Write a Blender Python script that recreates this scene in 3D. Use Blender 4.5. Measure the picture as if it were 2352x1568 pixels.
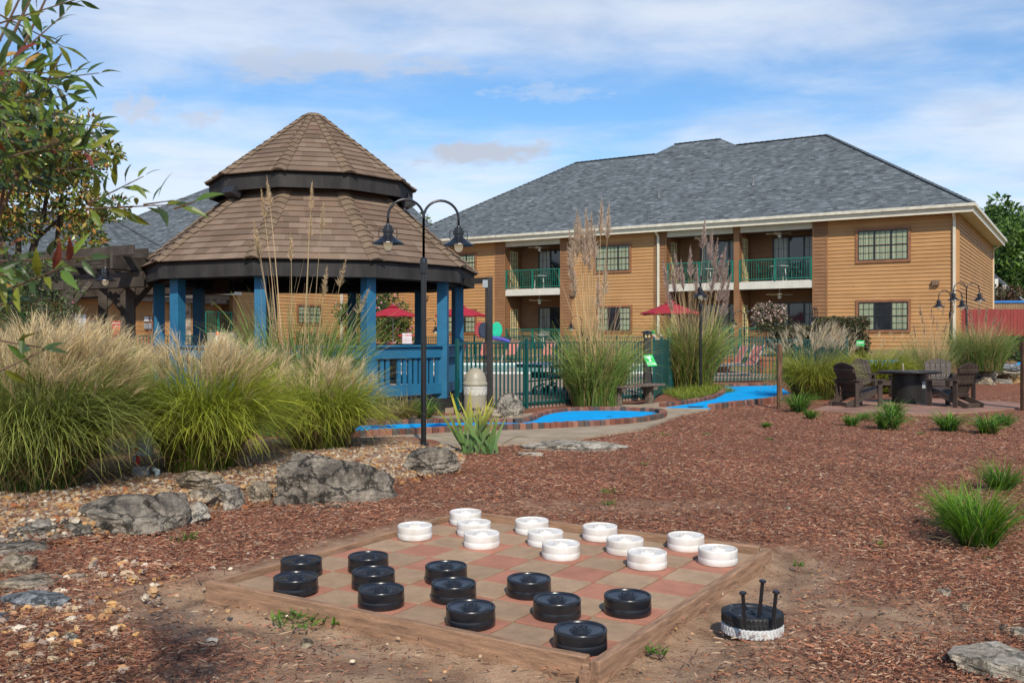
import bpy, math, random
import numpy as np
from mathutils import Vector, Matrix, noise as mnoise
random.seed(7); RNG = np.random.default_rng(11)
R = math.radians; PI = math.pi
scene = bpy.context.scene
for o in list(bpy.data.objects): bpy.data.objects.remove(o)
COL = scene.collection

# ---------------------------------------------------------------- camera
F = 2147.6; CX = 1176.0; HY = 776.0; CAMZ = 1.5
cd = bpy.data.cameras.new('camera'); cam = bpy.data.objects.new('camera', cd); COL.objects.link(cam)
cam.location = (0, 0, CAMZ); cam.rotation_euler = (PI/2, 0, 0)
cd.sensor_width = 36.0; cd.lens = F/2352.0*36.0; cd.shift_y = -8.0/2352.0
cd.clip_start = 0.1; cd.clip_end = 3000
cd.dof.use_dof = True; cd.dof.focus_distance = 8.5; cd.dof.aperture_fstop = 11.0
scene.camera = cam

# ---------------------------------------------------------------- sun, sky, exposure
SUN_AZ = R(9); SUN_EL = R(41)                      # behind the camera, a little to its right
SD = Vector((math.sin(SUN_AZ)*math.cos(SUN_EL), -math.cos(SUN_AZ)*math.cos(SUN_EL), math.sin(SUN_EL)))
sl = bpy.data.lights.new('sun', 'SUN'); sun = bpy.data.objects.new('sun', sl); COL.objects.link(sun)
sl.energy = 3.45; sl.angle = R(1.2); sl.color = (1.0, 0.91, 0.78)
sun.rotation_euler = SD.to_track_quat('Z', 'Y').to_euler(); sun.location = (0, 0, 60)
scene.view_settings.view_transform = 'Standard'; scene.view_settings.look = 'None'
scene.view_settings.exposure = 0.38; scene.view_settings.gamma = 1.0
world = bpy.data.worlds.new('World'); scene.world = world; world.use_nodes = True

def build_sky():
    nt = world.node_tree; nt.nodes.clear(); N = nt.nodes.new; L = nt.links.new
    def math_(op, a, b=None, c=None, clamp=False):
        n = N('ShaderNodeMath'); n.operation = op; n.use_clamp = clamp
        for k, v in enumerate((a, b, c)):
            if v is None: continue
            if isinstance(v, (int, float)): n.inputs[k].default_value = v
            else: L(v, n.inputs[k])
        return n.outputs[0]
    out = N('ShaderNodeOutputWorld'); bg = N('ShaderNodeBackground'); bg.inputs['Strength'].default_value = 0.12
    sky = N('ShaderNodeTexSky'); sky.sky_type = 'NISHITA'; sky.sun_disc = False
    sky.sun_elevation = SUN_EL; sky.sun_rotation = math.atan2(SD.x, SD.y); sky.altitude = 200
    sky.air_density = 1.0; sky.dust_density = 0.6; sky.ozone_density = 3.0
    tc = N('ShaderNodeTexCoord'); sep = N('ShaderNodeSeparateXYZ'); L(tc.outputs['Generated'], sep.inputs[0])
    x, y, z = sep.outputs
    el = math_('MAXIMUM', z, 0.0)
    den = math_('ADD', el, 0.10)
    px = math_('DIVIDE', x, den); py = math_('DIVIDE', y, den)
    def nz(sx, sy, off, scale, detail, rough, dist=0.0):
        c = N('ShaderNodeCombineXYZ'); L(math_('MULTIPLY', px, sx), c.inputs[0]); L(math_('MULTIPLY', py, sy), c.inputs[1])
        c.inputs[2].default_value = off
        n = N('ShaderNodeTexNoise'); n.inputs['Scale'].default_value = scale; n.inputs['Detail'].default_value = detail
        n.inputs['Roughness'].default_value = rough; n.inputs['Distortion'].default_value = dist; L(c.outputs[0], n.inputs['Vector'])
        return n.outputs['Fac']
    wide = nz(0.42, 0.85, 3.1, 0.95, 8, 0.52, 0.3)
    thin = nz(0.85, 1.1, 8.4, 2.4, 8, 0.58, 0.3)
    grey = nz(0.9, 1.1, 15.3, 1.9, 6, 0.55, 0.3)
    # how much cloud at each elevation: a thick sheet above, a clear band about 14 degrees up, cloud again down to the horizon
    cr = N('ShaderNodeValToRGB'); L(math_('MULTIPLY', el, 2.0), cr.inputs[0]); e = cr.color_ramp.elements
    pts = [(0.0, .80), (0.20, .70), (0.36, .66), (0.43, .52), (0.475, .30), (0.53, .28), (0.585, .52), (0.66, .50), (0.76, .30), (1.0, .22)]
    e[0].position, e[0].color = pts[0][0], (pts[0][1],)*3+(1,); e[1].position, e[1].color = pts[-1][0], (pts[-1][1],)*3+(1,)
    for p, v in pts[1:-1]:
        q = e.new(p); q.color = (v, v, v, 1)
    m = math_('ADD', math_('MULTIPLY', wide, 1.5), math_('MULTIPLY', thin, 1.0))
    m = math_('ADD', m, math_('MULTIPLY', cr.outputs[0], 1.0))
    mr = N('ShaderNodeMapRange'); mr.interpolation_type = 'SMOOTHSTEP'
    mr.inputs['From Min'].default_value = 1.36; mr.inputs['From Max'].default_value = 2.12
    L(m, mr.inputs['Value'])
    mask = math_('MULTIPLY', mr.outputs[0], 0.80)
    gr = N('ShaderNodeMapRange'); gr.interpolation_type = 'SMOOTHSTEP'; gr.inputs['From Min'].default_value = 0.46; gr.inputs['From Max'].default_value = 0.72; L(grey, gr.inputs['Value'])
    cc = N('ShaderNodeMix'); cc.data_type = 'RGBA'; L(math_('MULTIPLY', gr.outputs[0], 0.75), cc.inputs['Factor'])
    cc.inputs['A'].default_value = (5.5, 5.85, 6.4, 1); cc.inputs['B'].default_value = (4.2, 4.6, 5.3, 1)
    # a slightly deeper blue than the model's own
    tint = N('ShaderNodeMix'); tint.data_type = 'RGBA'; tint.blend_type = 'MULTIPLY'; tint.inputs['Factor'].default_value = 1.0
    L(sky.outputs[0], tint.inputs['A']); tint.inputs['B'].default_value = (0.70, 0.93, 1.06, 1)
    # one low grey cumulus, fixed in direction
    def blob(cx, cz, rx, rz, amt):
        ax = math_('DIVIDE', math_('SUBTRACT', math_('DIVIDE', x, math_('MAXIMUM', y, 0.05)), cx), rx)
        az = math_('DIVIDE', math_('SUBTRACT', math_('DIVIDE', z, math_('MAXIMUM', y, 0.05)), cz), rz)
        d = math_('SQRT', math_('ADD', math_('MULTIPLY', ax, ax), math_('MULTIPLY', az, az)))
        cc2 = N('ShaderNodeCombineXYZ'); L(math_('MULTIPLY', ax, 1.5), cc2.inputs[0]); L(math_('MULTIPLY', az, 0.7), cc2.inputs[1]); cc2.inputs[2].default_value = cx*9
        n = N('ShaderNodeTexNoise'); n.inputs['Scale'].default_value = 1.9; n.inputs['Detail'].default_value = 8; n.inputs['Roughness'].default_value = .58; L(cc2.outputs[0], n.inputs['Vector'])
        q = math_('SUBTRACT', math_('ADD', 0.95, math_('MULTIPLY', math_('SUBTRACT', n.outputs['Fac'], 0.5), 2.6)), d)
        r_ = N('ShaderNodeMapRange'); r_.interpolation_type = 'SMOOTHSTEP'; r_.inputs['From Min'].default_value = 0.0; r_.inputs['From Max'].default_value = 0.75; L(q, r_.inputs['Value'])
        return math_('MULTIPLY', r_.outputs[0], amt)
    mx = N('ShaderNodeMix'); mx.data_type = 'RGBA'; L(mask, mx.inputs['Factor']); L(tint.outputs['Result'], mx.inputs['A']); L(cc.outputs['Result'], mx.inputs['B'])
    cur = mx.outputs['Result']
    for (bx, bz, rx, rz, amt, colr) in ((-.035, .197, .10, .022, .95, (3.5, 3.85, 4.5, 1)), (-.40, .245, .04, .02, .7, (3.9, 4.2, 4.9, 1)), (-.335, .235, .03, .015, .6, (3.9, 4.2, 4.9, 1)),
                                        (-.19, .295, .17, .026, .75, (3.7, 4.1, 4.9, 1)), (.03, .262, .07, .012, .35, (4.4, 4.8, 5.5, 1))):
        b2 = N('ShaderNodeMix'); b2.data_type = 'RGBA'; L(blob(bx, bz, rx, rz, amt), b2.inputs['Factor']); L(cur, b2.inputs['A']); b2.inputs['B'].default_value = colr
        cur = b2.outputs['Result']
    L(cur, bg.inputs['Color']); L(bg.outputs[0], out.inputs['Surface'])
build_sky()

def G(x, y, z=0.0):                                 # a point at height z seen at (x, y) of the 2352-wide picture
    Y = (CAMZ - z)*F/(y - HY); return Vector(((x - CX)/F*Y, Y, z))
def A(x, y, Y):                                     # a point at distance Y
    return Vector(((x - CX)/F*Y, Y, CAMZ + (HY - y)/F*Y))
def S(x, y): return x/1.7415, y/1.7415              # from the full-size photograph

# ---------------------------------------------------------------- materials
def ramp_set(el, pts):
    el[0].position = pts[0][0]; el[0].color = tuple(pts[0][1])+(1,); el[1].position = pts[-1][0]; el[1].color = tuple(pts[-1][1])+(1,)
    for p, c in pts[1:-1]: q = el.new(p); q.color = tuple(c)+(1,)
MATS = {}
def mat(name, col, rough=0.6, metal=0.0, var=0.12, vscale=4.0, bump=0.0, bscale=40.0, spec=0.5, col2=None, stretch=None, emit=None, coords='Object', detail=6, island=0.0):
    if name in MATS: return MATS[name]
    m = bpy.data.materials.new(name); m.use_nodes = True; nt = m.node_tree; b = nt.nodes['Principled BSDF']
    N = nt.nodes.new; L = nt.links.new
    b.inputs['Roughness'].default_value = rough; b.inputs['Metallic'].default_value = metal; b.inputs['Specular IOR Level'].default_value = spec
    tc = N('ShaderNodeTexCoord'); mp = N('ShaderNodeMapping'); L(tc.outputs[coords], mp.inputs[0])
    if stretch: mp.inputs['Scale'].default_value = stretch
    n = N('ShaderNodeTexNoise'); n.inputs['Scale'].default_value = vscale; n.inputs['Detail'].default_value = detail; n.inputs['Roughness'].default_value = 0.65; L(mp.outputs[0], n.inputs['Vector'])
    mx = N('ShaderNodeMix'); mx.data_type = 'RGBA'
    c2 = col2 if col2 else tuple(max(0, c*(1-2.2*var)) for c in col)
    c1 = tuple(min(1, c*(1+1.2*var)) for c in col) if not col2 else col
    mr = N('ShaderNodeMapRange'); mr.inputs['From Min'].default_value = 0.32; mr.inputs['From Max'].default_value = 0.68; L(n.outputs['Fac'], mr.inputs['Value'])
    L(mr.outputs[0], mx.inputs['Factor']); mx.inputs['A'].default_value = tuple(c2)+(1,); mx.inputs['B'].default_value = tuple(c1)+(1,)
    if island:                                      # every board, tile or stone a little lighter or darker than the next
        gi = N('ShaderNodeNewGeometry'); m2 = N('ShaderNodeMapRange'); m2.inputs['To Min'].default_value = 1-island; m2.inputs['To Max'].default_value = 1+island; L(gi.outputs['Random Per Island'], m2.inputs['Value'])
        vs_ = N('ShaderNodeVectorMath'); vs_.operation = 'SCALE'; L(mx.outputs['Result'], vs_.inputs[0]); L(m2.outputs[0], vs_.inputs['Scale']); L(vs_.outputs[0], b.inputs['Base Color'])
    else: L(mx.outputs['Result'], b.inputs['Base Color'])
    if bump > 0:
        n2 = N('ShaderNodeTexNoise'); n2.inputs['Scale'].default_value = bscale; n2.inputs['Detail'].default_value = 6; L(mp.outputs[0], n2.inputs['Vector'])
        bp = N('ShaderNodeBump'); bp.inputs['Strength'].default_value = bump; bp.inputs['Distance'].default_value = 0.01; L(n2.outputs['Fac'], bp.inputs['Height']); L(bp.outputs[0], b.inputs['Normal'])
    if emit:
        b.inputs['Emission Color'].default_value = tuple(emit[:3])+(1,); b.inputs['Emission Strength'].default_value = emit[3]
    MATS[name] = m; return m

def vmat(name, rough=0.6, transl=0.25, spec=0.3, bump=0):      # colour comes from the mesh's own colour attribute (each leaf, chip or stone its own colour)
    if name in MATS: return MATS[name]
    m = bpy.data.materials.new(name); m.use_nodes = True; nt = m.node_tree; b = nt.nodes['Principled BSDF']; N = nt.nodes.new; L = nt.links.new
    b.inputs['Roughness'].default_value = rough; b.inputs['Specular IOR Level'].default_value = spec
    at = N('ShaderNodeAttribute'); at.attribute_name = 'col'; L(at.outputs['Color'], b.inputs['Base Color'])
    if transl > 0:
        tr = N('ShaderNodeBsdfTranslucent'); L(at.outputs['Color'], tr.inputs['Color']); ms = N('ShaderNodeMixShader'); ms.inputs[0].default_value = transl
        out = nt.nodes['Material Output']; L(b.outputs[0], ms.inputs[1]); L(tr.outputs[0], ms.inputs[2]); L(ms.outputs[0], out.inputs['Surface'])
    if bump:
        tc = N('ShaderNodeTexCoord'); n2 = N('ShaderNodeTexNoise'); n2.inputs['Scale'].default_value = 60; n2.inputs['Detail'].default_value = 5; L(tc.outputs['Object'], n2.inputs['Vector'])
        bp = N('ShaderNodeBump'); bp.inputs['Strength'].default_value = bump; bp.inputs['Distance'].default_value = 0.01; L(n2.outputs['Fac'], bp.inputs['Height']); L(bp.outputs[0], b.inputs['Normal'])
    MATS[name] = m; return m

def shingle_mat(name, cols, w, h, bumpd=0.6, pale=0.0):   # tabs laid in courses on the UV map, which is in metres
    m = bpy.data.materials.new(name); m.use_nodes = True; nt = m.node_tree; b = nt.nodes['Principled BSDF']; N = nt.nodes.new; L = nt.links.new
    def M(op, a, b_=None):
        n = N('ShaderNodeMath'); n.operation = op
        for k, v in enumerate((a, b_)):
            if v is None: continue
            if isinstance(v, (int, float)): n.inputs[k].default_value = v
            else: L(v, n.inputs[k])
        return n.outputs[0]
    uv = N('ShaderNodeUVMap'); sp = N('ShaderNodeSeparateXYZ'); L(uv.outputs[0], sp.inputs[0])
    row = M('FLOOR', M('DIVIDE', sp.outputs[1], h)); wn0 = N('ShaderNodeTexWhiteNoise'); wn0.noise_dimensions = '1D'; L(row, wn0.inputs['W'])
    uu = M('ADD', M('DIVIDE', sp.outputs[0], w), wn0.outputs['Value']); colf = M('FLOOR', uu)
    cb = N('ShaderNodeCombineXYZ'); L(row, cb.inputs[0]); L(colf, cb.inputs[1]); wn = N('ShaderNodeTexWhiteNoise'); wn.noise_dimensions = '2D'; L(cb.outputs[0], wn.inputs['Vector'])
    cr = N('ShaderNodeValToRGB'); cr.color_ramp.interpolation = 'LINEAR'; el = cr.color_ramp.elements
    ramp_set(el, [(i/(len(cols)-1), c) for i, c in enumerate(cols)])
    L(wn.outputs['Value'], cr.inputs[0])
    tc = N('ShaderNodeTexCoord'); n = N('ShaderNodeTexNoise'); n.inputs['Scale'].default_value = 1.1; n.inputs['Detail'].default_value = 7; L(tc.outputs['Object'], n.inputs['Vector'])
    n3 = N('ShaderNodeTexNoise'); n3.inputs['Scale'].default_value = 55; n3.inputs['Detail'].default_value = 3; L(tc.outputs['Object'], n3.inputs['Vector'])
    k = M('MULTIPLY', M('ADD', M('MULTIPLY', n.outputs['Fac'], 0.7), 0.65), M('ADD', M('MULTIPLY', n3.outputs['Fac'], 0.6), 0.7))
    mu = N('ShaderNodeVectorMath'); mu.operation = 'SCALE'; L(cr.outputs[0], mu.inputs[0]); L(k, mu.inputs['Scale']); L(mu.outputs[0], b.inputs['Base Color'])
    fy = M('FRACT', M('DIVIDE', sp.outputs[1], h)); fx = M('FRACT', uu)
    edge = M('MULTIPLY', M('SMOOTH_MIN', M('MULTIPLY', fx, 14.0), 1.0), 1.0)
    hgt = M('ADD', M('MULTIPLY', M('SUBTRACT', 1.0, fy), 1.0), M('ADD', M('MULTIPLY', wn.outputs['Value'], 0.5), M('MULTIPLY', edge, 0.25)))
    bp = N('ShaderNodeBump'); bp.inputs['Strength'].default_value = bumpd; bp.inputs['Distance'].default_value = 0.02; L(hgt, bp.inputs['Height']); L(bp.outputs[0], b.inputs['Normal'])
    b.inputs['Roughness'].default_value = 0.9; b.inputs['Specular IOR Level'].default_value = 0.2
    MATS[name] = m; return m

# ---------------------------------------------------------------- objects
def setp(o, label=None, cat=None, group=None, kind=None):
    if label: o['label'] = label
    if cat: o['category'] = cat
    if group: o['group'] = group
    if kind: o['kind'] = kind
    return o
def thing(name, label, cat, loc=(0, 0, 0), rz=0.0, group=None):
    o = bpy.data.objects.new(name, None); COL.objects.link(o); o.location = loc; o.rotation_euler = (0, 0, rz); o.empty_display_size = 0.2
    return setp(o, label, cat, group)
def link_mesh(name, me, mats, parent=None, label=None, shift=True):
    for m in (mats if isinstance(mats, (list, tuple)) else [mats]): me.materials.append(m)
    o = bpy.data.objects.new(name, me); COL.objects.link(o)
    if parent is not None: o.parent = parent
    if label: o['label'] = label
    return o
def tree_of(o): return [c for c in bpy.data.objects if c.parent == o]
def copy_tree(o, label, loc=None, rz=None, scale=None, group=None):
    kids = KIDS.setdefault(o.name, None)
    if kids is None:
        kids = [(c, tree_of(c)) for c in tree_of(o)]; KIDS[o.name] = kids
    r = o.copy(); COL.objects.link(r)
    if loc is not None: r.location = loc
    if rz is not None: r.rotation_euler = (0, 0, rz)
    if scale is not None: r.scale = scale if hasattr(scale, '__len__') else (scale,)*3
    r['label'] = label
    if group: r['group'] = group
    for c, gs in kids:
        d = c.copy(); COL.objects.link(d); d.parent = r
        for g in gs:
            h = g.copy(); COL.objects.link(h); h.parent = d
    return r
KIDS = {}

class MB:
    def __init__(s, off=(0, 0, 0)): s.v = []; s.f = []; s.m = []; s.uv = {}; s.off = Vector(off); s.cur = 0; s.M = None
    def add(s, vs, fs):
        b = len(s.v)
        for p in vs:
            p = Vector(p)
            if s.M is not None: p = s.M @ p
            s.v.append(tuple(p - s.off))
        for f in fs: s.f.append(tuple(b+i for i in f)); s.m.append(s.cur)
        return b
    def box(s, c, d, rot=None):
        c = Vector(c); x, y, z = d[0]/2, d[1]/2, d[2]/2
        q = [Vector((sx*x, sy*y, sz*z)) for sz in (-1, 1) for sy in (-1, 1) for sx in (-1, 1)]
        if rot is not None:
            Rm = rot if isinstance(rot, Matrix) else Matrix.Rotation(rot, 3, 'Z'); q = [Rm @ p for p in q]
        s.add([c+p for p in q], [(0, 2, 3, 1), (4, 5, 7, 6), (0, 1, 5, 4), (2, 6, 7, 3), (0, 4, 6, 2), (1, 3, 7, 5)]); return s
    def bar(s, a, b, w, h, up=(0, 0, 1)):            # a rectangular bar from a to b, w wide, h high
        a = Vector(a); b = Vector(b); d = (b-a); L_ = d.length; d.normalize(); u = Vector(up)
        if abs(d.dot(u)) > .99: u = Vector((0, 1, 0))
        r = d.cross(u).normalized(); u = r.cross(d).normalized()
        Rm = Matrix((r, d, u)).transposed(); return s.box((a+b)/2, (w, L_, h), Rm)
    def tube(s, pts, r, n=8, cap=True, closed=False):
        pts = [Vector(p) for p in pts]; rs = r if hasattr(r, '__len__') else [r]*len(pts); rings = []
        prev = None
        for i, p in enumerate(pts):
            a = pts[i-1] if (i > 0 or closed) else p; b = pts[(i+1) % len(pts)] if (i < len(pts)-1 or closed) else p
            t = (b-a).normalized() if (b-a).length > 1e-9 else Vector((0, 0, 1))
            if prev is None:
                u = Vector((0, 0, 1)) if abs(t.z) < .9 else Vector((1, 0, 0)); x = t.cross(u).normalized()
            else: x = (prev - t*prev.dot(t)).normalized()
            prev = x; y = t.cross(x)
            rings.append([p + x*math.cos(2*PI*k/n)*rs[i] + y*math.sin(2*PI*k/n)*rs[i] for k in range(n)])
        vs = [q for rg in rings for q in rg]; fs = []
        m_ = len(pts)
        for i in range(m_ if closed else m_-1):
            j = (i+1) % m_
            for k in range(n): fs.append((i*n+k, i*n+(k+1) % n, j*n+(k+1) % n, j*n+k))
        if cap and not closed: fs.append(tuple(range(n-1, -1, -1))); fs.append(tuple((m_-1)*n+k for k in range(n)))
        s.add(vs, fs); return s
    def lathe(s, prof, c=(0, 0, 0), n=24, axis=None, sq=None):    # prof: (radius, height)
        c = Vector(c); vs = []; fs = []
        Rm = axis if axis is not None else None
        for (r, h) in prof:
            for k in range(n):
                a = 2*PI*k/n; p = Vector((r*math.cos(a), r*math.sin(a), h))
                if Rm is not None: p = Rm @ p
                vs.append(c+p)
        for i in range(len(prof)-1):
            for k in range(n): fs.append((i*n+k, i*n+(k+1) % n, (i+1)*n+(k+1) % n, (i+1)*n+k))
        fs.append(tuple(range(n-1, -1, -1))); fs.append(tuple((len(prof)-1)*n+k for k in range(n)))
        s.add(vs, fs); return s
    def poly(s, pts, z0, z1):                        # an upright prism over a plan outline
        n = len(pts); vs = [(p[0], p[1], (z0(p[0], p[1]) if callable(z0) else z0)) for p in pts]+[(p[0], p[1], (z1(p[0], p[1]) if callable(z1) else z1)) for p in pts]
        fs = [tuple(range(n-1, -1, -1)), tuple(range(n, 2*n))]+[(i, (i+1) % n, n+(i+1) % n, n+i) for i in range(n)]
        s.add(vs, fs); return s
    def build(s, name, mats, parent=None, label=None, smooth=False, bevel=0, world=True, fix=False):
        off = Vector((0, 0, 0))
        if parent is not None and world:
            p = parent
            while p is not None: off += Vector(p.location); p = p.parent
        me = bpy.data.meshes.new(name); me.from_pydata([tuple(Vector(v)-off) for v in s.v], [], s.f)
        o = link_mesh(name, me, mats, parent, label)
        if any(s.m): me.polygons.foreach_set('material_index', s.m)
        if smooth: me.polygons.foreach_set('use_smooth', [True]*len(me.polygons))
        if bevel:
            md = o.modifiers.new('bevel', 'BEVEL'); md.width = bevel; md.segments = 2; md.limit_method = 'ANGLE'; md.angle_limit = R(40)
        me.update(); return o

def np_mesh(name, V, Q, mats, parent=None, col=None, tri=False, smooth=False, label=None, world=True, matidx=None):
    """V (n,3); Q (m,4) or (m,3) face indices"""
    V = np.asarray(V, np.float32); Q = np.asarray(Q, np.int32); k = Q.shape[1]
    if parent is not None and world:
        p = parent; off = np.zeros(3)
        while p is not None: off += np.array(p.location); p = p.parent
        V = V - off.astype(np.float32)
    me = bpy.data.meshes.new(name); me.vertices.add(len(V)); me.vertices.foreach_set('co', V.ravel().astype(np.float32))
    me.loops.add(Q.size); me.loops.foreach_set('vertex_index', Q.ravel()); me.polygons.add(len(Q))
    me.polygons.foreach_set('loop_start', np.arange(0, Q.size, k, dtype=np.int32)); me.polygons.foreach_set('loop_total', np.full(len(Q), k, np.int32))
    if matidx is not None: me.polygons.foreach_set('material_index', np.asarray(matidx, np.int32))
    me.polygons.foreach_set('use_smooth', np.full(len(Q), smooth))
    me.update(calc_edges=True)
    if col is not None:
        a = me.color_attributes.new('col', 'FLOAT_COLOR', 'POINT'); c = np.ones((len(V), 4), np.float32); c[:, :3] = np.clip(col, 0, 1); a.data.foreach_set('color', c.ravel())
    return link_mesh(name, me, mats, parent, label)

def blades(n, base, az, L, th0, dth, w, seg=6, twist=0.5, colb=(.1, .2, .03), colt=(.3, .35, .05), cvar=.25, wig=0.0, facing=False):
    """n ribbons; base (n,3); az azimuth; L length; th0 lean at base; dth extra lean at tip (arrays). returns V,Q,C"""
    t = np.linspace(0, 1, seg+1); th = th0[:, None] + dth[:, None]*t[None, :]**1.3
    if wig: th = th + RNG.normal(0, wig, th.shape)
    ds = L[:, None]/seg; sx = np.concatenate([np.zeros((n, 1)), np.cumsum(np.sin(th[:, :-1])*ds, 1)], 1); sz = np.concatenate([np.zeros((n, 1)), np.cumsum(np.cos(th[:, :-1])*ds, 1)], 1)
    az2 = az[:, None] + RNG.normal(0, .25, n)[:, None]*t[None, :]
    P = np.stack([base[:, 0:1]+sx*np.cos(az2), base[:, 1:2]+sx*np.sin(az2), base[:, 2:3]+sz], 2)
    P[:, :, 2] = np.maximum(P[:, :, 2], base[:, 2:3]-0.02+RNG.uniform(0, .03, (n, 1)))
    tw = az + PI/2 + RNG.normal(0, twist, n); wd = np.stack([np.cos(tw), np.sin(tw), RNG.normal(0, .25, n)], 1)
    if facing: wd = np.stack([np.ones(n), RNG.normal(0, .45, n), RNG.normal(0, .1, n)], 1)
    ww = (w[:, None]*(0.55+0.45*np.sin(PI*np.clip(t*1.05, 0, 1)))[None, :]*np.sqrt(np.clip(1.02-t, 0, 1))[None, :]+0.0006)/2
    Lf = P - wd[:, None, :]*ww[:, :, None]; Rt = P + wd[:, None, :]*ww[:, :, None]
    V = np.stack([Lf, Rt], 2).reshape(-1, 3); k = (seg+1)*2
    i0 = (np.arange(n)*k)[:, None] + (np.arange(seg)*2)[None, :]; Q = np.stack([i0, i0+1, i0+3, i0+2], 2).reshape(-1, 4)
    cb = np.array(colb); ct = np.array(colt); mixv = np.clip(RNG.normal(.5, .3, n), 0, 1)[:, None, None]
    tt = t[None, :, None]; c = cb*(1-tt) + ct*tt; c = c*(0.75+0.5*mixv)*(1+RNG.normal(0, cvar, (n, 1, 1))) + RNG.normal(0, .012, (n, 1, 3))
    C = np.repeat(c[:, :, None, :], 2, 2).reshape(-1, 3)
    return V, Q, np.clip(C, 0.004, 1), P
def cat(parts):
    V = []; Q = []; C = []; b = 0
    for p in parts: V.append(p[0]); Q.append(p[1]+b); C.append(p[2]); b += len(p[0])
    return np.concatenate(V), np.concatenate(Q), np.concatenate(C)
def leaves(centers, n, size, dirs=None, cols=((.06, .12, .02), (.12, .2, .03)), spread=None, aspect=.5, up=.3, cvar=.2):
    """diamond-shaped folded leaves around the centres (m,4: x y z radius)"""
    centers = np.asarray(centers, float); idx = RNG.choice(len(centers), n, p=centers[:, 3]**2/np.sum(centers[:, 3]**2))
    d = RNG.normal(0, 1, (n, 3)); d /= np.linalg.norm(d, axis=1)[:, None]; r = centers[idx, 3]*(RNG.uniform(0.25, 1, n)**0.45)
    sq = np.array(spread if spread is not None else (1, 1, .8)); P = centers[idx, :3] + d*r[:, None]*sq
    a = d + RNG.normal(0, .7, (n, 3)) + np.array([0, 0, -.1]); a /= np.linalg.norm(a, axis=1)[:, None]
    nrm = RNG.normal(0, .6, (n, 3)) + np.array([0, 0, up]) + .5*d; b = np.cross(nrm, a); b /= np.linalg.norm(b, axis=1)[:, None]; nn = np.cross(a, b)
    s = size*RNG.uniform(.6, 1.3, n)[:, None]
    V = np.stack([P, P+a*s*.5+b*s*aspect*.5+nn*s*.08, P+a*s, P+a*s*.5-b*s*aspect*.5+nn*s*.08], 1).reshape(-1, 3); Q = np.arange(n*4).reshape(n, 4)
    cc = np.array(cols); ci = RNG.integers(0, len(cols), n); c = cc[ci]*(1+RNG.normal(0, cvar, (n, 1))); C = np.repeat(np.clip(c, .004, 1), 4, 0)
    return V, Q, C
# ---------------------------------------------------------------- the lie of the land
K0 = np.array([18.9, 39.6]); FD = np.array([-.851, .525]); FN = np.array([-.525, -.851])     # building corner, along its front, out of its front
BL = np.array([(-12, 4.0), (-5.2, 5.4), (-3.57, 6.52), (-3.28, 6.8), (-2.86, 7.17), (-2.6, 7.5), (-2.4, 8.39), (-1.22, 9.64), (-.79, 10.3), (4, 13)])
def sstep(a, b, x): t = np.clip((x-a)/(b-a), 0, 1); return t*t*(3-2*t)
def fdist(X, Y): return (X-K0[0])*FN[0]+(Y-K0[1])*FN[1]
BRD_T = (-1.6915, 5.4812, -.5524, .3015)            # board corner, turn and paver size
def board_uv(X, Y):
    tx, ty, a, s = BRD_T; c, sn = math.cos(a), math.sin(a); dx, dy = X-tx, Y-ty
    return (dx*c+dy*sn)/s, (-dx*sn+dy*c)/s          # 0..8 over the pavers
def bpt(i, j, z=0.0):
    tx, ty, a, s = BRD_T; c, sn = math.cos(a), math.sin(a); return Vector((tx+s*(i*c-j*sn), ty+s*(i*sn+j*c), z))
def zt(X, Y):
    X = np.asarray(X, float); Y = np.asarray(Y, float)
    yl = np.interp(X, BL[:, 0], BL[:, 1])
    bed = .15*sstep(-.05, .35, Y-yl)*(1-sstep(-1.5, -.8, X))*(1-sstep(12.6, 14, Y))
    d = fdist(X, Y)
    bank = .9*(1-sstep(1.2, 4.6, d))*(1-sstep(7, 10, X)); right = 1.0*(1-sstep(1.0, 15.0, d))*sstep(7, 10, X)
    return bed + np.maximum(bank, right) + .012*np.sin(X*1.7+.4)*np.sin(Y*1.3)*(np.clip(Y, 0, 9)/9)
def ztf(X, Y): return float(zt(X, Y))
def T(x, y):                                        # a point of the ground seen at (x, y)
    z = 0.0
    for _ in range(12): p = G(x, y, z); z = .5*z+.5*ztf(p.x, p.y)
    return G(x, y, z)

def axis_pts(parts):
    o = []
    for a, b, st in parts: o += list(np.arange(a, b, st))
    o.append(parts[-1][1]); return np.array(o)
gx = axis_pts([(-900, -100, 100), (-100, -30, 10), (-30, -10, 1), (-10, -5, .25), (-5, 6, .06), (6, 12, .25), (12, 40, 1), (40, 100, 10), (100, 900, 100)])
gy = axis_pts([(-60, 0, 10), (0, 3.4, .5), (3.4, 11, .06), (11, 16, .2), (16, 60, 1), (60, 100, 10), (100, 1600, 150)])
GX, GY = np.meshgrid(gx, gy); GZ = zt(GX, GY)
near = (sstep(3, 4, GY)*(1-sstep(10, 12, GY)))
rnd = np.array([mnoise.noise((float(a)*2.1, float(b)*2.1, 0)) for a, b in zip(GX.ravel(), GY.ravel())]).reshape(GX.shape)
rnd2 = np.array([mnoise.noise((float(a)*9., float(b)*9., 4)) for a, b in zip(GX.ravel(), GY.ravel())]).reshape(GX.shape)
bu, bv = board_uv(GX, GY); bdist = np.hypot(np.maximum(np.maximum(-bu, bu-8), 0), np.maximum(np.maximum(-bv, bv-8), 0))*.3015
inb = (bdist <= 0.02)
GZ = GZ + near*(rnd*.030 + rnd2*.012)*(~inb) - .05*inb
GZ = GZ - near*.045*np.exp(-((bdist-.25)/.2)**2)*((bv < 0) | (bu > 8))
dirt = np.exp(-(bdist/(.46+.16*rnd+.26*((bv < 0) & (bu < 8))+.24*(bu > 8)))**4)
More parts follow.
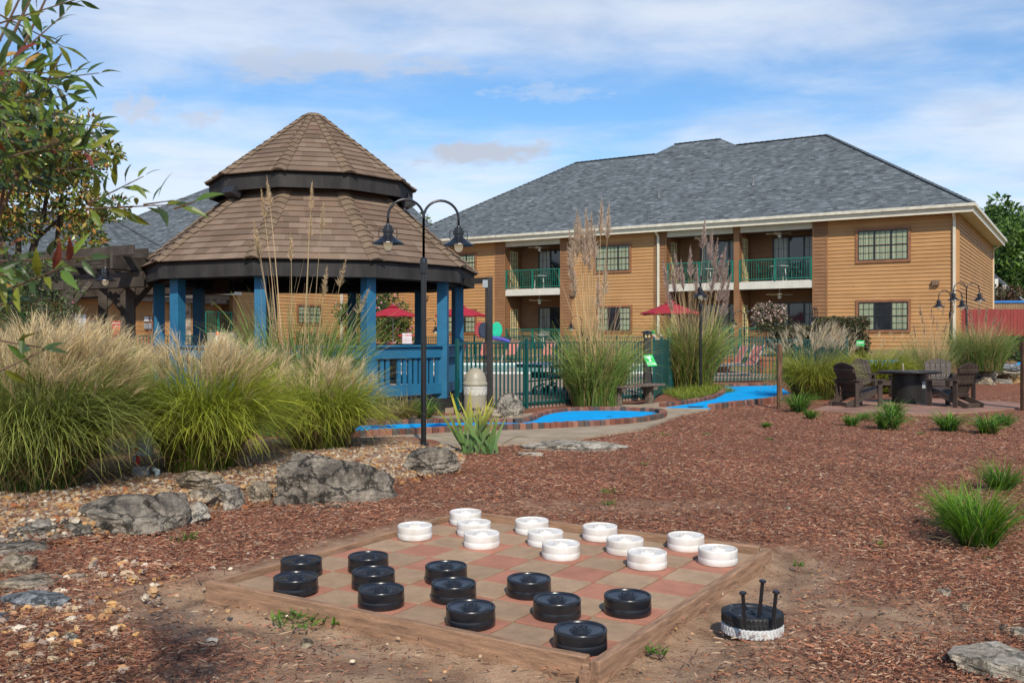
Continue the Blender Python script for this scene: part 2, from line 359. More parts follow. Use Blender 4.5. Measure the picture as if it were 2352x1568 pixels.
dirt = np.maximum(dirt, np.exp(-((GX+.05)**2/1.55**2+(GY-4.0)**2/.75**2)**2)*(.9+rnd*.4))
dirt = np.maximum(dirt, .9*np.exp(-((GX-1.95)**2/.62**2+(GY-5.05)**2/.5**2)**1.5))
dirt = np.maximum(dirt, .45*np.exp(-((GX-.9)**2/1.5**2+(GY-8.4)**2/.4**2)**2)); dirt = np.clip(dirt+rnd2*.25*(dirt > .05), 0, 1)
yl = np.interp(GX, BL[:, 0], BL[:, 1]); grav = sstep(.0, .25, GY-yl+rnd*.1)*(1-sstep(-1.3, -.7, GX))*(1-sstep(12.3, 12.9, GY))
dd = fdist(GX, GY); grass = np.maximum((1-sstep(4.2, 5.5, dd))*.9, sstep(33, 36, GY)*.9); grass = np.maximum(grass, sstep(60, 80, GY))
zone = np.stack([dirt, grav, grass], 2).reshape(-1, 3)
ny_, nx_ = GX.shape; I = (np.arange(ny_-1)[:, None]*nx_+np.arange(nx_-1)[None, :]); Q = np.stack([I, I+1, I+nx_+1, I+nx_], 2).reshape(-1, 4)
def ground_material():
    m = bpy.data.materials.new('bark mulch, bare dirt and grass'); m.use_nodes = True; nt = m.node_tree; b = nt.nodes['Principled BSDF']; N = nt.nodes.new; L = nt.links.new
    b.inputs['Roughness'].default_value = .95; b.inputs['Specular IOR Level'].default_value = .15
    tc = N('ShaderNodeTexCoord')
    def streak(rot, sc, st, off):
        mp = N('ShaderNodeMapping'); mp.inputs['Rotation'].default_value = (0, 0, rot); mp.inputs['Scale'].default_value = (st, 1, 1); mp.inputs['Location'].default_value = (off, 0, 0); L(tc.outputs['Object'], mp.inputs[0])
        n = N('ShaderNodeTexNoise'); n.inputs['Scale'].default_value = sc; n.inputs['Detail'].default_value = 4; n.inputs['Roughness'].default_value = .7; n.inputs['Distortion'].default_value = 1.0; L(mp.outputs[0], n.inputs[0]); return n.outputs['Fac']
    def ramp(f, pts):
        r = N('ShaderNodeValToRGB'); e = r.color_ramp.elements
        ramp_set(e, pts)
        L(f, r.inputs[0]); return r.outputs[0]
    def mix(f, a, c, mode='MIX'):
        x = N('ShaderNodeMix'); x.data_type = 'RGBA'; x.blend_type = mode
        if isinstance(f, float): x.inputs['Factor'].default_value = f
        else: L(f, x.inputs['Factor'])
        L(a, x.inputs['A']); L(c, x.inputs['B']); return x.outputs['Result']
    def M(op, a, c): 
        n = N('ShaderNodeMath'); n.operation = op
        for k, v in enumerate((a, c)):
            if isinstance(v, (int, float)): n.inputs[k].default_value = v
            else: L(v, n.inputs[k])
        return n.outputs[0]
    s1 = streak(.25, 42, .3, 0); s2 = streak(-.5, 36, .28, 5); s3 = streak(1.5, 40, .35, 9); big = streak(0, 1.1, 1, 3)
    ch = M('MAXIMUM', s1, s2); ch = M('ADD', M('MULTIPLY', ch, .65), M('MULTIPLY', s3, .35))
    mulch = ramp(ch, [(.36, (.028, .012, .009)), (.47, (.14, .054, .031)), (.54, (.25, .105, .062)), (.62, (.35, .18, .115)), (.72, (.48, .29, .20))])
    mulch = mix(.6, mulch, ramp(big, [(.3, (.62, .60, .62)), (.7, (1.2, 1.1, 1.05))]), 'MULTIPLY')
    fine = N('ShaderNodeTexNoise'); fine.inputs['Scale'].default_value = 90; fine.inputs['Detail'].default_value = 5; L(tc.outputs['Object'], fine.inputs[0])
    med = N('ShaderNodeTexNoise'); med.inputs['Scale'].default_value = 5; med.inputs['Detail'].default_value = 6; L(tc.outputs['Object'], med.inputs[0])
    dirtc = ramp(M('ADD', M('MULTIPLY', fine.outputs[0], .4), M('MULTIPLY', med.outputs[0], .6)), [(.35, (.15, .09, .055)), (.5, (.31, .20, .125)), (.66, (.45, .31, .20))])
    gravc = ramp(s2, [(.35, (.12, .07, .045)), (.55, (.34, .22, .13)), (.7, (.5, .4, .28))])
    grassc = ramp(ch, [(.38, (.10, .10, .03)), (.52, (.24, .20, .08)), (.68, (.42, .34, .17))])
    at = N('ShaderNodeAttribute'); at.attribute_name = 'col'; sp = N('ShaderNodeSeparateColor'); L(at.outputs['Color'], sp.inputs[0])
    c = mix(sp.outputs[0], mulch, dirtc); c = mix(sp.outputs[1], c, gravc); c = mix(sp.outputs[2], c, grassc); L(c, b.inputs['Base Color'])
    bp = N('ShaderNodeBump'); bp.inputs['Strength'].default_value = .8; bp.inputs['Distance'].default_value = .02; L(M('ADD', ch, M('MULTIPLY', fine.outputs[0], .3)), bp.inputs['Height']); L(bp.outputs[0], b.inputs['Normal'])
    return m
g = np_mesh('ground', np.stack([GX, GY, GZ], 2).reshape(-1, 3), Q, ground_material(), col=zone, smooth=True); g['kind'] = 'structure'

def fan(parts):                                     # bark chips: closed four-sided slivers
    pass
def slivers(P, n_len, n_w, n_h, az, tilt, col):
    n = len(P); d = np.stack([np.cos(az)*np.cos(tilt), np.sin(az)*np.cos(tilt), np.sin(tilt)], 1); s = np.stack([-np.sin(az), np.cos(az), np.zeros(n)], 1); u = np.cross(d, s)
    L_ = n_len[:, None]; W = n_w[:, None]; H = n_h[:, None]; r1 = RNG.uniform(.5, 1, (n, 1)); r2 = RNG.uniform(.3, 1, (n, 1))
    V = np.stack([P-d*L_*.5-s*W*.5*r1, P-d*L_*.5+s*W*.5*r2, P+d*L_*.5+s*W*.4*r1, P+d*L_*.45-s*W*.45*r2, P-d*L_*.3+u*H, P+d*L_*.35+u*H*.8], 1).reshape(-1, 3)
    k = (np.arange(n)*6)[:, None]; f = np.concatenate([k+np.array([[0, 3, 5]]), k+np.array([[0, 5, 4]]), k+np.array([[1, 4, 5]]), k+np.array([[1, 5, 2]]), k+np.array([[0, 4, 1]]), k+np.array([[3, 2, 5]]), k+np.array([[0, 1, 2]]), k+np.array([[0, 2, 3]])], 0)
    return V, f, np.repeat(col, 6, 0)
def scatter_ground(n, y0, y1, pw=1.0):
    Y = y0*(y1/y0)**(RNG.uniform(0, 1, n)**pw); X = RNG.uniform(-.60, .60, n)*Y; return X, Y
MP = np.array([(.05, .022, .018), (.30, .13, .09), (.22, .09, .06), (.07, .03, .024), (.16, .065, .045), (.19, .07, .045), (.13, .05, .035), (.26, .11, .075), (.28, .15, .11), (.08, .035, .028), (.22, .14, .11), (.36, .24, .18), (.15, .09, .075), (.30, .12, .07)])
def off_things(X, Y, m=.04):
    u, v = board_uv(X, Y); return ~((u > -.25) & (u < 8.25) & (v > -.25) & (v < 8.25))
n = 215000; X, Y = scatter_ground(n, 3.6, 24.0, .95); u, v = board_uv(X, Y); bd = np.hypot(np.maximum(np.maximum(-u, u-8), 0), np.maximum(np.maximum(-v, v-8), 0))*.3015
ylx = np.interp(X, BL[:, 0], BL[:, 1])
from_dirt = np.exp(-(bd/(.54+.24*(v < 0)+.26*(u > 8)))**4); from_dirt = np.maximum(from_dirt, np.exp(-((X+.05)**2/1.55**2+(Y-4.0)**2/.75**2)**2)); from_dirt = np.maximum(from_dirt, .9*np.exp(-((X-1.95)**2/.62**2+(Y-5.05)**2/.5**2)**1.5))
from_dirt = np.maximum(from_dirt, .7*np.exp(-((X-.9)**2/1.5**2+(Y-8.4)**2/.4**2)**2))
pth = (Y > np.interp(X, [-3, -1.1, -.26, .79, 1.76, 2.16, 2.83, 3.4, 4.15, 6.2, 6.9], [12.9, 13.0, 13.2, 13.84, 14.9, 15.5, 17.2, 18.6, 19.8, 22.1, 23.5])) & (X > -3.2) & (X < 6.9) | (np.hypot(X-9.0, (Y-20.9)*1.2) < 2.9)
keep = off_things(X, Y) & (RNG.uniform(0, 1, n) > from_dirt*.965) & ~((Y > ylx+.05) & (X < -.95) & (RNG.uniform(0, 1, n) > .22)) & ~pth
X = X[keep]; Y = Y[keep]; n = len(X); big = RNG.uniform(0, 1, n) < .10
ln = RNG.uniform(.012, .043, n)*np.where(big, 1.7, 1)*(1+.05*(Y-4)); wd = RNG.uniform(.0025, .008, n)*np.where(big, 1.5, 1)*(1+.08*(Y-4)); Z = zt(X, Y)+RNG.uniform(.002, .018, n)+np.interp(Y, [3, 4, 10, 12], [0, .012, .012, 0])
lf_ = np.sin(X*1.9+1.3*np.sin(Y*.9))*np.sin(Y*1.5+X*.6)+.6*np.sin(X*4.3+Y*3.1)
c = MP[RNG.integers(0, len(MP), n)]*np.array([1.12, 1.18, 1.05])*(1+RNG.normal(0, .18, (n, 1)))*(1+.16*lf_[:, None])
V, f, C = slivers(np.stack([X, Y, Z], 1), ln, wd, RNG.uniform(.002, .006, n), RNG.uniform(0, 2*PI, n)*1.0, RNG.normal(0, .22, n), c)
o = np_mesh('bark_chips', V, f, vmat('bark chips', .9, 0, .15), col=C); o['kind'] = 'stuff'; o['label'] = 'reddish brown bark mulch chips strewn over the ground around the checkerboard'; o['category'] = 'mulch'

ICO = None
def ico(sub=1):
    import bmesh
    bm = bmesh.new(); bmesh.ops.create_icosphere(bm, subdivisions=sub, radius=1.0); V = np.array([v.co[:] for v in bm.verts]); Fc = np.array([[v.index for v in f.verts] for f in bm.faces]); bm.free(); return V, Fc
def pebbles(P, size, cols, sub=1, flat=.55):
    V0, F0 = ico(sub); n = len(P); nv = len(V0)
    W = V0[None]*(1+RNG.normal(0, .2, (n, nv, 1))); W = W*np.stack([RNG.uniform(.8, 1.4, n), RNG.uniform(.6, 1.0, n), RNG.uniform(.35, .8, n)*flat/.55], 1)[:, None, :]
    a = RNG.uniform(0, 2*PI, n); ca, sa = np.cos(a)[:, None], np.sin(a)[:, None]; Xr = W[:, :, 0]*ca-W[:, :, 1]*sa; Yr = W[:, :, 0]*sa+W[:, :, 1]*ca
    W = np.stack([Xr, Yr, W[:, :, 2]], 2)*size[:, None, None]+P[:, None, :]
    Fq = (F0[None]+(np.arange(n)*nv)[:, None, None]).reshape(-1, 3); return W.reshape(-1, 3), Fq, np.repeat(cols, nv, 0)
GP = np.array([(.36, .26, .16), (.42, .34, .24), (.34, .18, .08), (.48, .41, .31), (.36, .22, .11), (.22, .16, .12), (.40, .23, .09), (.27, .21, .16), (.16, .08, .05), (.20, .10, .06)])
def pebble_field(name, X, Y, s0, s1, label, sub=1, lift=.3, gain=1.0):
    n = len(X); sz = RNG.uniform(s0, s1, n)*(RNG.uniform(0, 1, n)**1.5*.7+.5); P = np.stack([X, Y, zt(X, Y)+sz*lift], 1)
    c = gain*GP[RNG.integers(0, len(GP)-2 if gain > 1 else len(GP), n)]*(1+RNG.normal(0, .12, (n, 1))); V, f, C = pebbles(P, sz, c, sub)
    o = np_mesh(name, V, f, vmat('loose stones', .8, 0, .25, .3), col=C); o['kind'] = 'stuff'; o['label'] = label; o['category'] = 'gravel'; return o
# gravel bed behind the boulders
n = 26000; X = RNG.uniform(-7, -.6, n); ylx = np.interp(X, BL[:, 0], BL[:, 1]); Y = ylx + .05 + RNG.uniform(0, 1, n)**1.25*2.6; k = (Y < 12.75) & (np.abs(X) < .62*Y)
pebble_field('gravel', X[k], Y[k], .013, .034, 'tan and orange gravel filling the bed behind the grey boulders', 1)
# looser stones at the near left corner and sprinkled over the mulch
n = 1400; X = -RNG.uniform(0, 1, n)**.8*1.45-1.35; Y = RNG.uniform(3.8, 6.3, n); k = (RNG.uniform(0, 1, n) < np.clip((-X-1.45-(Y-3.8)*.25)/1.0, .02, 1)) & (np.abs(X) < .6*Y)
pebble_field('scattered_stones', X[k], Y[k], .011, .036, 'pale and ochre stones scattered over the mulch in the near left corner', 2, .45, 1.3)
n = 1300; X, Y = scatter_ground(n, 3.7, 12.5, .8); k = off_things(X, Y) & (Y < np.interp(X, BL[:, 0], BL[:, 1]))
pebble_field('stone_chips', X[k], Y[k], .004, .014, 'small white and tan stone chips sprinkled across mulch and dirt', 1, .3, 1.3)
# fallen leaves along the boulders
n = 480; q = RNG.uniform(0, 1, n); X = -4.4+3.9*q; Y = np.interp(X, BL[:, 0], BL[:, 1])-np.abs(RNG.normal(0, .16, n)); Y[:90] += RNG.uniform(.2, 1.6, 90)
P = np.stack([X, Y, zt(X, Y)+.012], 1); s_ = RNG.uniform(.03, .085, n); a = RNG.uniform(0, 6.28, n); t_ = RNG.normal(0, .35, n)
d = np.stack([np.cos(a), np.sin(a), t_], 1); b2 = np.stack([-np.sin(a), np.cos(a), RNG.normal(0, .35, n)], 1); up = np.array([0, 0, 1.])
V = np.stack([P-d*s_[:, None]*.6, P-d*s_[:, None]*.1+b2*s_[:, None]*.45+up*.006, P+d*s_[:, None]*.2+b2*s_[:, None]*.2, P+d*s_[:, None]*.6+up*.012, P+d*s_[:, None]*.1-b2*s_[:, None]*.45+up*.008, P-d*s_[:, None]*.2-b2*s_[:, None]*.25], 1).reshape(-1, 3)
k = (np.arange(n)*6)[:, None]; f = np.concatenate([k+np.array([[0, 1, 2, 5]]), k+np.array([[5, 2, 3, 4]])], 0); c = np.array([(.42, .17, .05), (.33, .12, .05), (.5, .26, .09), (.27, .13, .07)])[RNG.integers(0, 4, n)]
o = np_mesh('fallen_leaves', V, f, vmat('dry leaves', .7, .2), col=np.repeat(c, 6, 0)); o['kind'] = 'stuff'; o['label'] = 'dry orange brown leaves drifted along the foot of the boulders'; o['category'] = 'leaves'

# ---------------------------------------------------------------- checkerboard
TZ = CAMZ - 1.45
def stone_tile_mat(name, c, seed):
    return mat(name, c, .88, 0, .09, 6+seed, .5, 220, .2, island=.10)
M_red = stone_tile_mat('red concrete paver', (.43, .19, .125), 0); M_tan = stone_tile_mat('tan concrete paver', (.385, .26, .165), 3)
M_wood = mat('weathered timber edging', (.49, .29, .175), .85, 0, .22, 5, .7, 60, .2, col2=(.21, .125, .078), stretch=(1, 9, 9))
M_wood2 = mat('weathered timber edging, other grain', (.48, .285, .175), .85, 0, .22, 5, .7, 60, .2, col2=(.20, .12, .075), stretch=(9, 1, 9))
ang = BRD_T[2]; s = BRD_T[3]
bd_ = thing('checkerboard', 'giant outdoor checkerboard of red and tan pavers framed with weathered timbers', 'checkerboard', bpt(4, 4, 0), ang)
def lb(i, j, z): return ((i-4)*s, (j-4)*s, z)
for kind, mt in (('red_pavers', M_red), ('tan_pavers', M_tan)):
    m = MB()
    for i in range(8):
        for j in range(8):
            if ((i+j) % 2 == 1) == (kind == 'red_pavers'):
                jx, jy = random.uniform(-.0015, .0015), random.uniform(-.0015, .0015)
                m.box(lb(i+.5+jx, j+.5+jy, TZ-.025+random.uniform(-.0025, .0018)), (s-.012, s-.012, .05), random.uniform(-.004, .004))
    m.build(kind, mt, bd_, bevel=.003, world=False)
m = MB(); m.box((0, 0, TZ-.045), (8.2*s, 8.2*s, .06)); m.build('sand_bed', mat('dirty joint sand', (.045, .033, .026), .95, var=.3, vscale=30), bd_, world=False)
o_ = 4*s; FT = TZ+.052
for (a, b, mt) in (((-o_-.08, -o_-.04, 0), (o_-.0, -o_-.045, 0), M_wood), ((-o_-.04, -o_-.012, 0), (-o_-.04, o_+.03, 0), M_wood2), ((-o_-.01, o_+.04, 0), (o_+.02, o_+.04, 0), M_wood), ((o_+.06, -o_-.09, 0), (o_+.06, o_+.10, 0), M_wood2)):
    m = MB(); a = Vector(a); b = Vector(b); w, hgt = .050, .115
    if abs(a.y-b.y) < .01 and a.y < 0: w, hgt = .05, .125
    nseg = 14; d = (b-a)/nseg; r = Vector((-d.y, d.x, 0)).normalized(); vs = []; fs = []
    for k in range(nseg+1):
        p = a+d*k+r*random.uniform(-.002, .002); zt_ = FT-.02*(a.y != b.y)+random.uniform(-.0018, .0018) + (.012 if (a.y == b.y and a.y < 0) else 0)
        vs += [p-r*w/2+Vector((0, 0, zt_-hgt)), p+r*w/2+Vector((0, 0, zt_-hgt)), p+r*w/2+Vector((0, 0, zt_)), p-r*w/2+Vector((0, 0, zt_+random.uniform(-.001, .001)))]
    for k in range(nseg):
        for q in range(4): fs.append((k*4+q, k*4+(q+1) % 4, k*4+4+(q+1) % 4, k*4+4+q))
    fs += [(3, 2, 1, 0), tuple(nseg*4+q for q in range(4))]; m.add(vs, fs); m.build('timber', mt, bd_, bevel=.006, world=False)
m = MB(); m.box((o_+.01, -o_-.055, TZ-.04), (.05, .05, .09), .2); m.box((o_+.02, -o_-.11, TZ-.06), (.04, .04, .10), -.2); m.build('corner_stake', M_wood, bd_, bevel=.004, world=False)

def checker_profile(rr=.126, h=.098):
    return [(rr*.97, 0), (rr, .006), (rr*1.0, h*.44), (rr*.996, h*.45), (rr*.996, h*.46), (rr, h*.47), (rr*.985, h*.8), (rr, h-.010), (rr*.985, h-.003), (rr*.96, h), (rr*.92, h), (rr*.90, h-.004), (rr*.89, h-.011), (rr*.86, h-.012), (rr*.84, h-.007), (rr*.80, h-.008), (rr*.45, h-.016), (rr*.36, h-.012), (rr*.335, h-.001), (rr*.285, h), (rr*.265, h-.010), (rr*.205, h-.011), (rr*.185, h+.003), (rr*.11, h+.004), (rr*.095, h-.012), (.001, h-.013)]
M_blk = mat('dusty black plastic', (.010, .012, .017), .27, 0, .3, 9, .10, 30, .5, col2=(.018, .018, .020)); M_wht = mat('scuffed white plastic', (.80, .785, .75), .42, 0, .07, 7, .06, 25, .4, col2=(.56, .51, .44))
def make_checker(name, m_):
    t = MB(); pr = checker_profile(); n = 56; t.lathe(pr, (0, 0, 0), n)
    return t.build(name, m_, smooth=True)
ordn = ['first', 'second', 'third', 'fourth']
blk = make_checker('checker', M_blk); wht = make_checker('checker', M_wht)
def cpos(i, j): return bpt(i+.5+random.uniform(-.06, .06), j+.5+random.uniform(-.06, .06), TZ-.001)
JIT = {(3,2):(1785,2260.5), }
rows = [(0, (1, 3, 5, 7), 'b', 'in the nearest row of black checkers'), (1, (0, 2, 4, 6), 'b', 'in the middle row of black checkers'), (2, (1, 3, 5, 7), 'b', 'in the farthest row of black checkers'),
        (5, (0, 2, 4, 6), 'w', 'in the nearest row of white checkers'), (6, (1, 3, 5, 7), 'w', 'in the middle row of white checkers'), (7, (0, 2, 4, 6), 'w', 'in the farthest row of white checkers')]
# where each lid centre sits in the photograph (x, y of the full-size picture), to lay them off-centre on their squares just as there
HUB = {(3,2):(1784.4,2258.5),(4,1):(1814.6,2327.8),(5,0):(1882.7,2420.9),(5,2):(2115.7,2309.1),(6,1):(2227.9,2391.1),(0,5):(1659.4,2097.8),(0,7):(1862.2,2043.8),(1,6):(1895.4,2085),(2,5):(1926.4,2128.8),(2,7):(2127.1,2077.8),(3,6):(2181.5,2122.9),(4,5):(2243.2,2170.1),(4,7):(2399.5,2101.3),(5,6):(2499.7,2151.7),(6,5):(2588.2,2204.5),(6,7):(2743.2,2138),(7,6):(2871.3,2190.8),(7,2):(2510,2376.6),(7,0):(2321.2,2510.6),(0,1):(1205.4,2234.2),(1,0):(1182.8,2302.7),(1,2):(1472.9,2218.9),(2,1):(1493.3,2280.1),(3,0):(1524.4,2350.3)}
first = {'b': True, 'w': True}
for j, iis, cl, txt in rows:
    for n_, i in enumerate(iis):
        px, py = S(*HUB[(i, j)]); p = G(px, py, TZ+.095); p.z = TZ-.0005
        src = blk if cl == 'b' else wht
        o = src if first[cl] else src.copy()
        if not first[cl]: COL.objects.link(o)
        first[cl] = False; o.location = p; o.rotation_euler = (0, 0, random.uniform(0, 6))
        setp(o, '%s plastic checker disc, %s from the left %s' % ('black' if cl == 'b' else 'white', ordn[n_], txt), 'checker', 'giant %s checkers on the board' % ('black' if cl == 'b' else 'white'))

# ---------------------------------------------------------------- two wheels with three pegs, right of the board
W0 = G(992.5, 0, 0) if False else T(1728, 1448); wr = .155
def tyre(z0, zc, nb, name, m_, parent, spokes):
    t = MB(); prof = [(.105, z0+.006), (.125, z0), (.148, z0+.002), (.153, z0+.012), (.153, zc-.012), (.148, zc-.002), (.128, zc+.002), (.112, zc-.004), (.108, zc-.012)]
    t.lathe(prof, (0, 0, 0), 64); 
    for k in range(nb):
        a = 2*PI*k/nb
        for (zz, da) in ((z0+.014, 0), (zc-.014, PI/nb)):
            t.box(((wr-.001)*math.cos(a+da), (wr-.001)*math.sin(a+da), zz), (.005, 2*PI*wr/nb*.55, .020), a+da)
    return t.build(name, m_, parent, world=False, bevel=.0012)
wt = thing('wheel_base', 'black plastic wheel on a white painted tyre lying in the dirt beside the board', 'wheel', (W0.x, W0.y, ztf(W0.x, W0.y)-.004), .3)
M_rub = mat('black rubber', (.018, .018, .019), .6, var=.3, vscale=20, bump=.2, bscale=90)
tyre(0, .05, 44, 'white_tyre', mat('flaking white paint on rubber', (.62, .62, .60), .6, 0, .1, 22, .3, 80, .3, col2=(.45, .45, .44)), wt, False); tyre(.052, .108, 44, 'black_tyre', M_rub, wt, True)
t = MB(); t.lathe([(.001, .07), (.112, .07), (.112, .074), (.001, .074)], n=48)
for k in range(8):
    a = 2*PI*k/8; ca, sa = math.cos(a), math.sin(a)
    for k2, (r0, r1, w0, w1) in enumerate(((.018, .108, .012, .03),)):
        q = [Vector((r*ca-w*sa*sg, r*sa+w*ca*sg, z)) for (r, w, z) in ((r0, w0, .098), (r1, w1, .090)) for sg in (-1, 1)]
        q2 = [Vector(p)-Vector((0, 0, .02)) for p in q]; t.add(q+q2, [(0, 1, 3, 2), (4, 6, 7, 5), (0, 2, 6, 4), (1, 5, 7, 3), (0, 4, 5, 1), (2, 3, 7, 6)])
t.lathe([(.026, .08), (.026, .102), (.016, .104), (.012, .104), (.011, .096), (.001, .096)], n=24); t.lathe([(.118, .09), (.118, .106), (.108, .104), (.104, .09)], n=48)
t.build('wheel_rim', mat('black moulded rim', (.022, .024, .028), .4, var=.2, vscale=12), wt, world=False, bevel=.002)
t = MB()
for k in range(4): a = .5+k*PI/2; t.lathe([(.006, .107), (.006, .110), (.001, .111)], (.121*math.cos(a), .121*math.sin(a), 0), 10)
t.build('screws', mat('zinc screw', (.5, .55, .6), .3, .9), wt, world=False)
for (px, py, bx, by, lab) in ((1706, 1358, 1711, 1437, 'left'), (1752, 1331, 1743, 1424, 'middle'), (1783, 1356, 1775, 1434, 'right')):
    zb = .085; pb = G(bx, by, zb+.0); Yt = pb.y-.02; pt = A(px, py, Yt); dv = (pt-pb).normalized(); t = MB(pb)
    t.tube([pb, pb+dv*((pt-pb).length-.012)], .0095, 12); t.tube([pt-dv*.013, pt-dv*.010, pt-dv*.003, pt], [.010, .018, .018, .014], 14)
    o = t.build('peg', M_blk); o.location = pb; setp(o, 'black plastic peg with a flat head, the %s of three standing in the wheel' % lab, 'peg', 'pegs standing in the wheel')
# ---------------------------------------------------------------- gazebo
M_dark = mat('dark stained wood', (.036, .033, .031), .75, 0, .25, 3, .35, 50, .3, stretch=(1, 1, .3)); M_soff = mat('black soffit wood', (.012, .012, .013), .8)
M_blue = mat('blue painted wood', (.02, .145, .265), .55, 0, .1, 3, .25, 40, .35, col2=(.016, .108, .205)); M_bench = M_blue
M_bsh = shingle_mat('brown roof shingles', [(.12, .082, .055), (.19, .135, .093), (.155, .10, .07), (.235, .17, .12), (.135, .095, .068), (.18, .12, .082), (.21, .15, .11)], .30, .145, .35)
M_bcap = mat('brown ridge shingles', (.19, .135, .09), .9, 0, .14, 4, .5, 60, .2)
GC = Vector((-4.25, 20.0, 0)); GTH = R(-5.4)
gz = thing('gazebo', 'ten sided gazebo with blue posts and two tiered brown shingle roof', 'gazebo', GC)
def gp(k, r, z): a = GTH+k*PI/5; return Vector((r*math.sin(a), -r*math.cos(a), z))
def roof_tier(name, r0, z0, r1, z1, rows, cap=True):
    """courses of shingles stepped like real ones; UVs in metres"""
    me_v = []; me_f = []; uvs = []
    sl_ = math.hypot((r0-r1)*math.cos(PI/10), z1-z0)
    for k in range(10):
        for c in range(rows):
            f0, f1 = c/rows, (c+1)/rows; ra, rb = r0+(r1-r0)*f0, r0+(r1-r0)*f1; za, zb = z0+(z1-z0)*f0, z0+(z1-z0)*f1
            lift = .017; nn = Vector(gp(k+.5, 1, 0)).normalized(); nv = (nn*(z1-z0)+Vector((0, 0, (r0-r1)))).normalized()
            ee = .02
            a0, a1 = gp(k, ra+ee*.4, za)+nv*lift, gp(k+1, ra+ee*.4, za)+nv*lift; b0, b1 = gp(k, rb, zb)+nv*.002, gp(k+1, rb, zb)+nv*.002
            c0, c1 = gp(k, ra+ee*.4, za)-nv*.004, gp(k+1, ra+ee*.4, za)-nv*.004
            i = len(me_v); me_v += [a0, a1, b1, b0, c0, c1]; me_f += [(i, i+1, i+2, i+3), (i+4, i+5, i+1, i)]
            wa = ra*math.sin(PI/10); wb = rb*math.sin(PI/10); h = .145
            uvs += [(k*7-wa, c*h+.002), (k*7+wa, c*h+.002), (k*7+wb, (c+1)*h-.002), (k*7-wb, (c+1)*h-.002), (k*7-wa, c*h+.003), (k*7+wa, c*h+.003), (k*7+wa, c*h+.004), (k*7-wa, c*h+.004)]
    me = bpy.data.meshes.new(name); me.from_pydata([tuple(v) for v in me_v], [], me_f); uv = me.uv_layers.new(name='UVMap')
    for i, u in enumerate(uvs): uv.data[i].uv = u
    o = link_mesh(name, me, M_bsh, gz)
    if cap:
        t = MB()
        for k in range(10):
            n_ = int(rows*1.15)
            for c in range(n_):
                f0, f1 = c/n_, min(1, (c+1.25)/n_); pa = gp(k, r0+(r1-r0)*f0+.012, z0+(z1-z0)*f0); pb = gp(k, r0+(r1-r0)*f1, z0+(z1-z0)*f1)
                wa = .15*(1 if r1 > .4 else max(.3, 1-f0*.6)); wb = .15*(1 if r1 > .4 else max(.25, 1-f1*.6))
                tl = (gp(k+.5, 1, 0)-gp(k-.5, 1, 0)).normalized(); sidez = -.05*(z1-z0)/(r0-r1)*.0
                out = gp(k, 1, 0); nv = (out*(z1-z0)+Vector((0, 0, r0-r1))).normalized(); dr = wa*math.sin(PI/10)
                def rowp(p, w, l): 
                    return [p-tl*w+nv*(l-.32*w), p-tl*w*.45+nv*(l-.05*w), p+nv*(l+.008), p+tl*w*.45+nv*(l-.05*w), p+tl*w+nv*(l-.32*w)]
                A_ = rowp(pa, wa, .050); B_ = rowp(pb, wb, .026); C_ = [q-nv*.03 for q in A_]
                t.add(A_+B_+C_, [(i, i+1, i+6, i+5) for i in range(4)]+[(10+i, 11+i, i+1, i) for i in range(4)])
        t.build('ridge_cap', M_bcap, o, world=False)
    return o
roof_tier('lower_roof', 3.56, 2.905, 1.62, 4.52, 13); roof_tier('upper_roof', 2.19, 4.70, .10, 6.27, 13)
for (ro, ri, z0, z1, nm) in ((3.50, 3.42, 2.60, 2.885, 'fascia'), (2.13, 2.06, 4.39, 4.675, 'fascia')):
    t = MB()
    for k in range(10): t.add([gp(k, ro, z0), gp(k+1, ro, z0), gp(k+1, ro, z1), gp(k, ro, z1), gp(k, ri, z0), gp(k+1, ri, z0), gp(k+1, ri, z1), gp(k, ri, z1)], [(0, 1, 2, 3), (5, 4, 7, 6), (0, 4, 5, 1), (3, 2, 6, 7)])
    t.build(nm, M_dark, gz, world=False)
t = MB()
for k in range(10):
    t.add([gp(k, 3.42, 2.86), gp(k+1, 3.42, 2.86), gp(k+1, 1.5, 3.6), gp(k, 1.5, 3.6)], [(0, 1, 2, 3)]); t.add([gp(k, 2.06, 4.64), gp(k+1, 2.06, 4.64), gp(k+1, .1, 5.2), gp(k, .1, 5.2)], [(0, 1, 2, 3)])
    t.add([gp(k, 1.66, 4.3), gp(k+1, 1.66, 4.3), gp(k+1, 1.66, 4.7), gp(k, 1.66, 4.7)], [(0, 1, 2, 3)]); t.bar(gp(k, 3.4, 2.72), gp(k, 1.0, 3.55), .09, .14); t.bar(gp(k, 3.1, 2.67), gp(k+1, 3.1, 2.67), .14, .13)
    t.add([gp(k, 3.56, 2.888), gp(k+1, 3.56, 2.888), gp(k+1, 3.4, 2.885), gp(k, 3.4, 2.885)], [(0, 1, 2, 3)]); t.add([gp(k, 2.19, 4.683), gp(k+1, 2.19, 4.683), gp(k+1, 2.0, 4.68), gp(k, 2.0, 4.68)], [(0, 1, 2, 3)])
t.build('ceiling', M_soff, gz, world=False)
for k in range(10):
    t = MB(); a = GTH+k*PI/5; t.box(gp(k, 3.12, 1.44), (.205, .205, 2.40), a+R(16)); t.build('post', M_blue, gz, world=False, bevel=.008)
t = MB(); t.add([gp(k, 3.28, .30) for k in range(10)], [tuple(range(10))]); t.build('floor', mat('grey deck boards', (.14, .13, .12), .8, var=.2, bump=.3), gz, world=False)
t = MB()
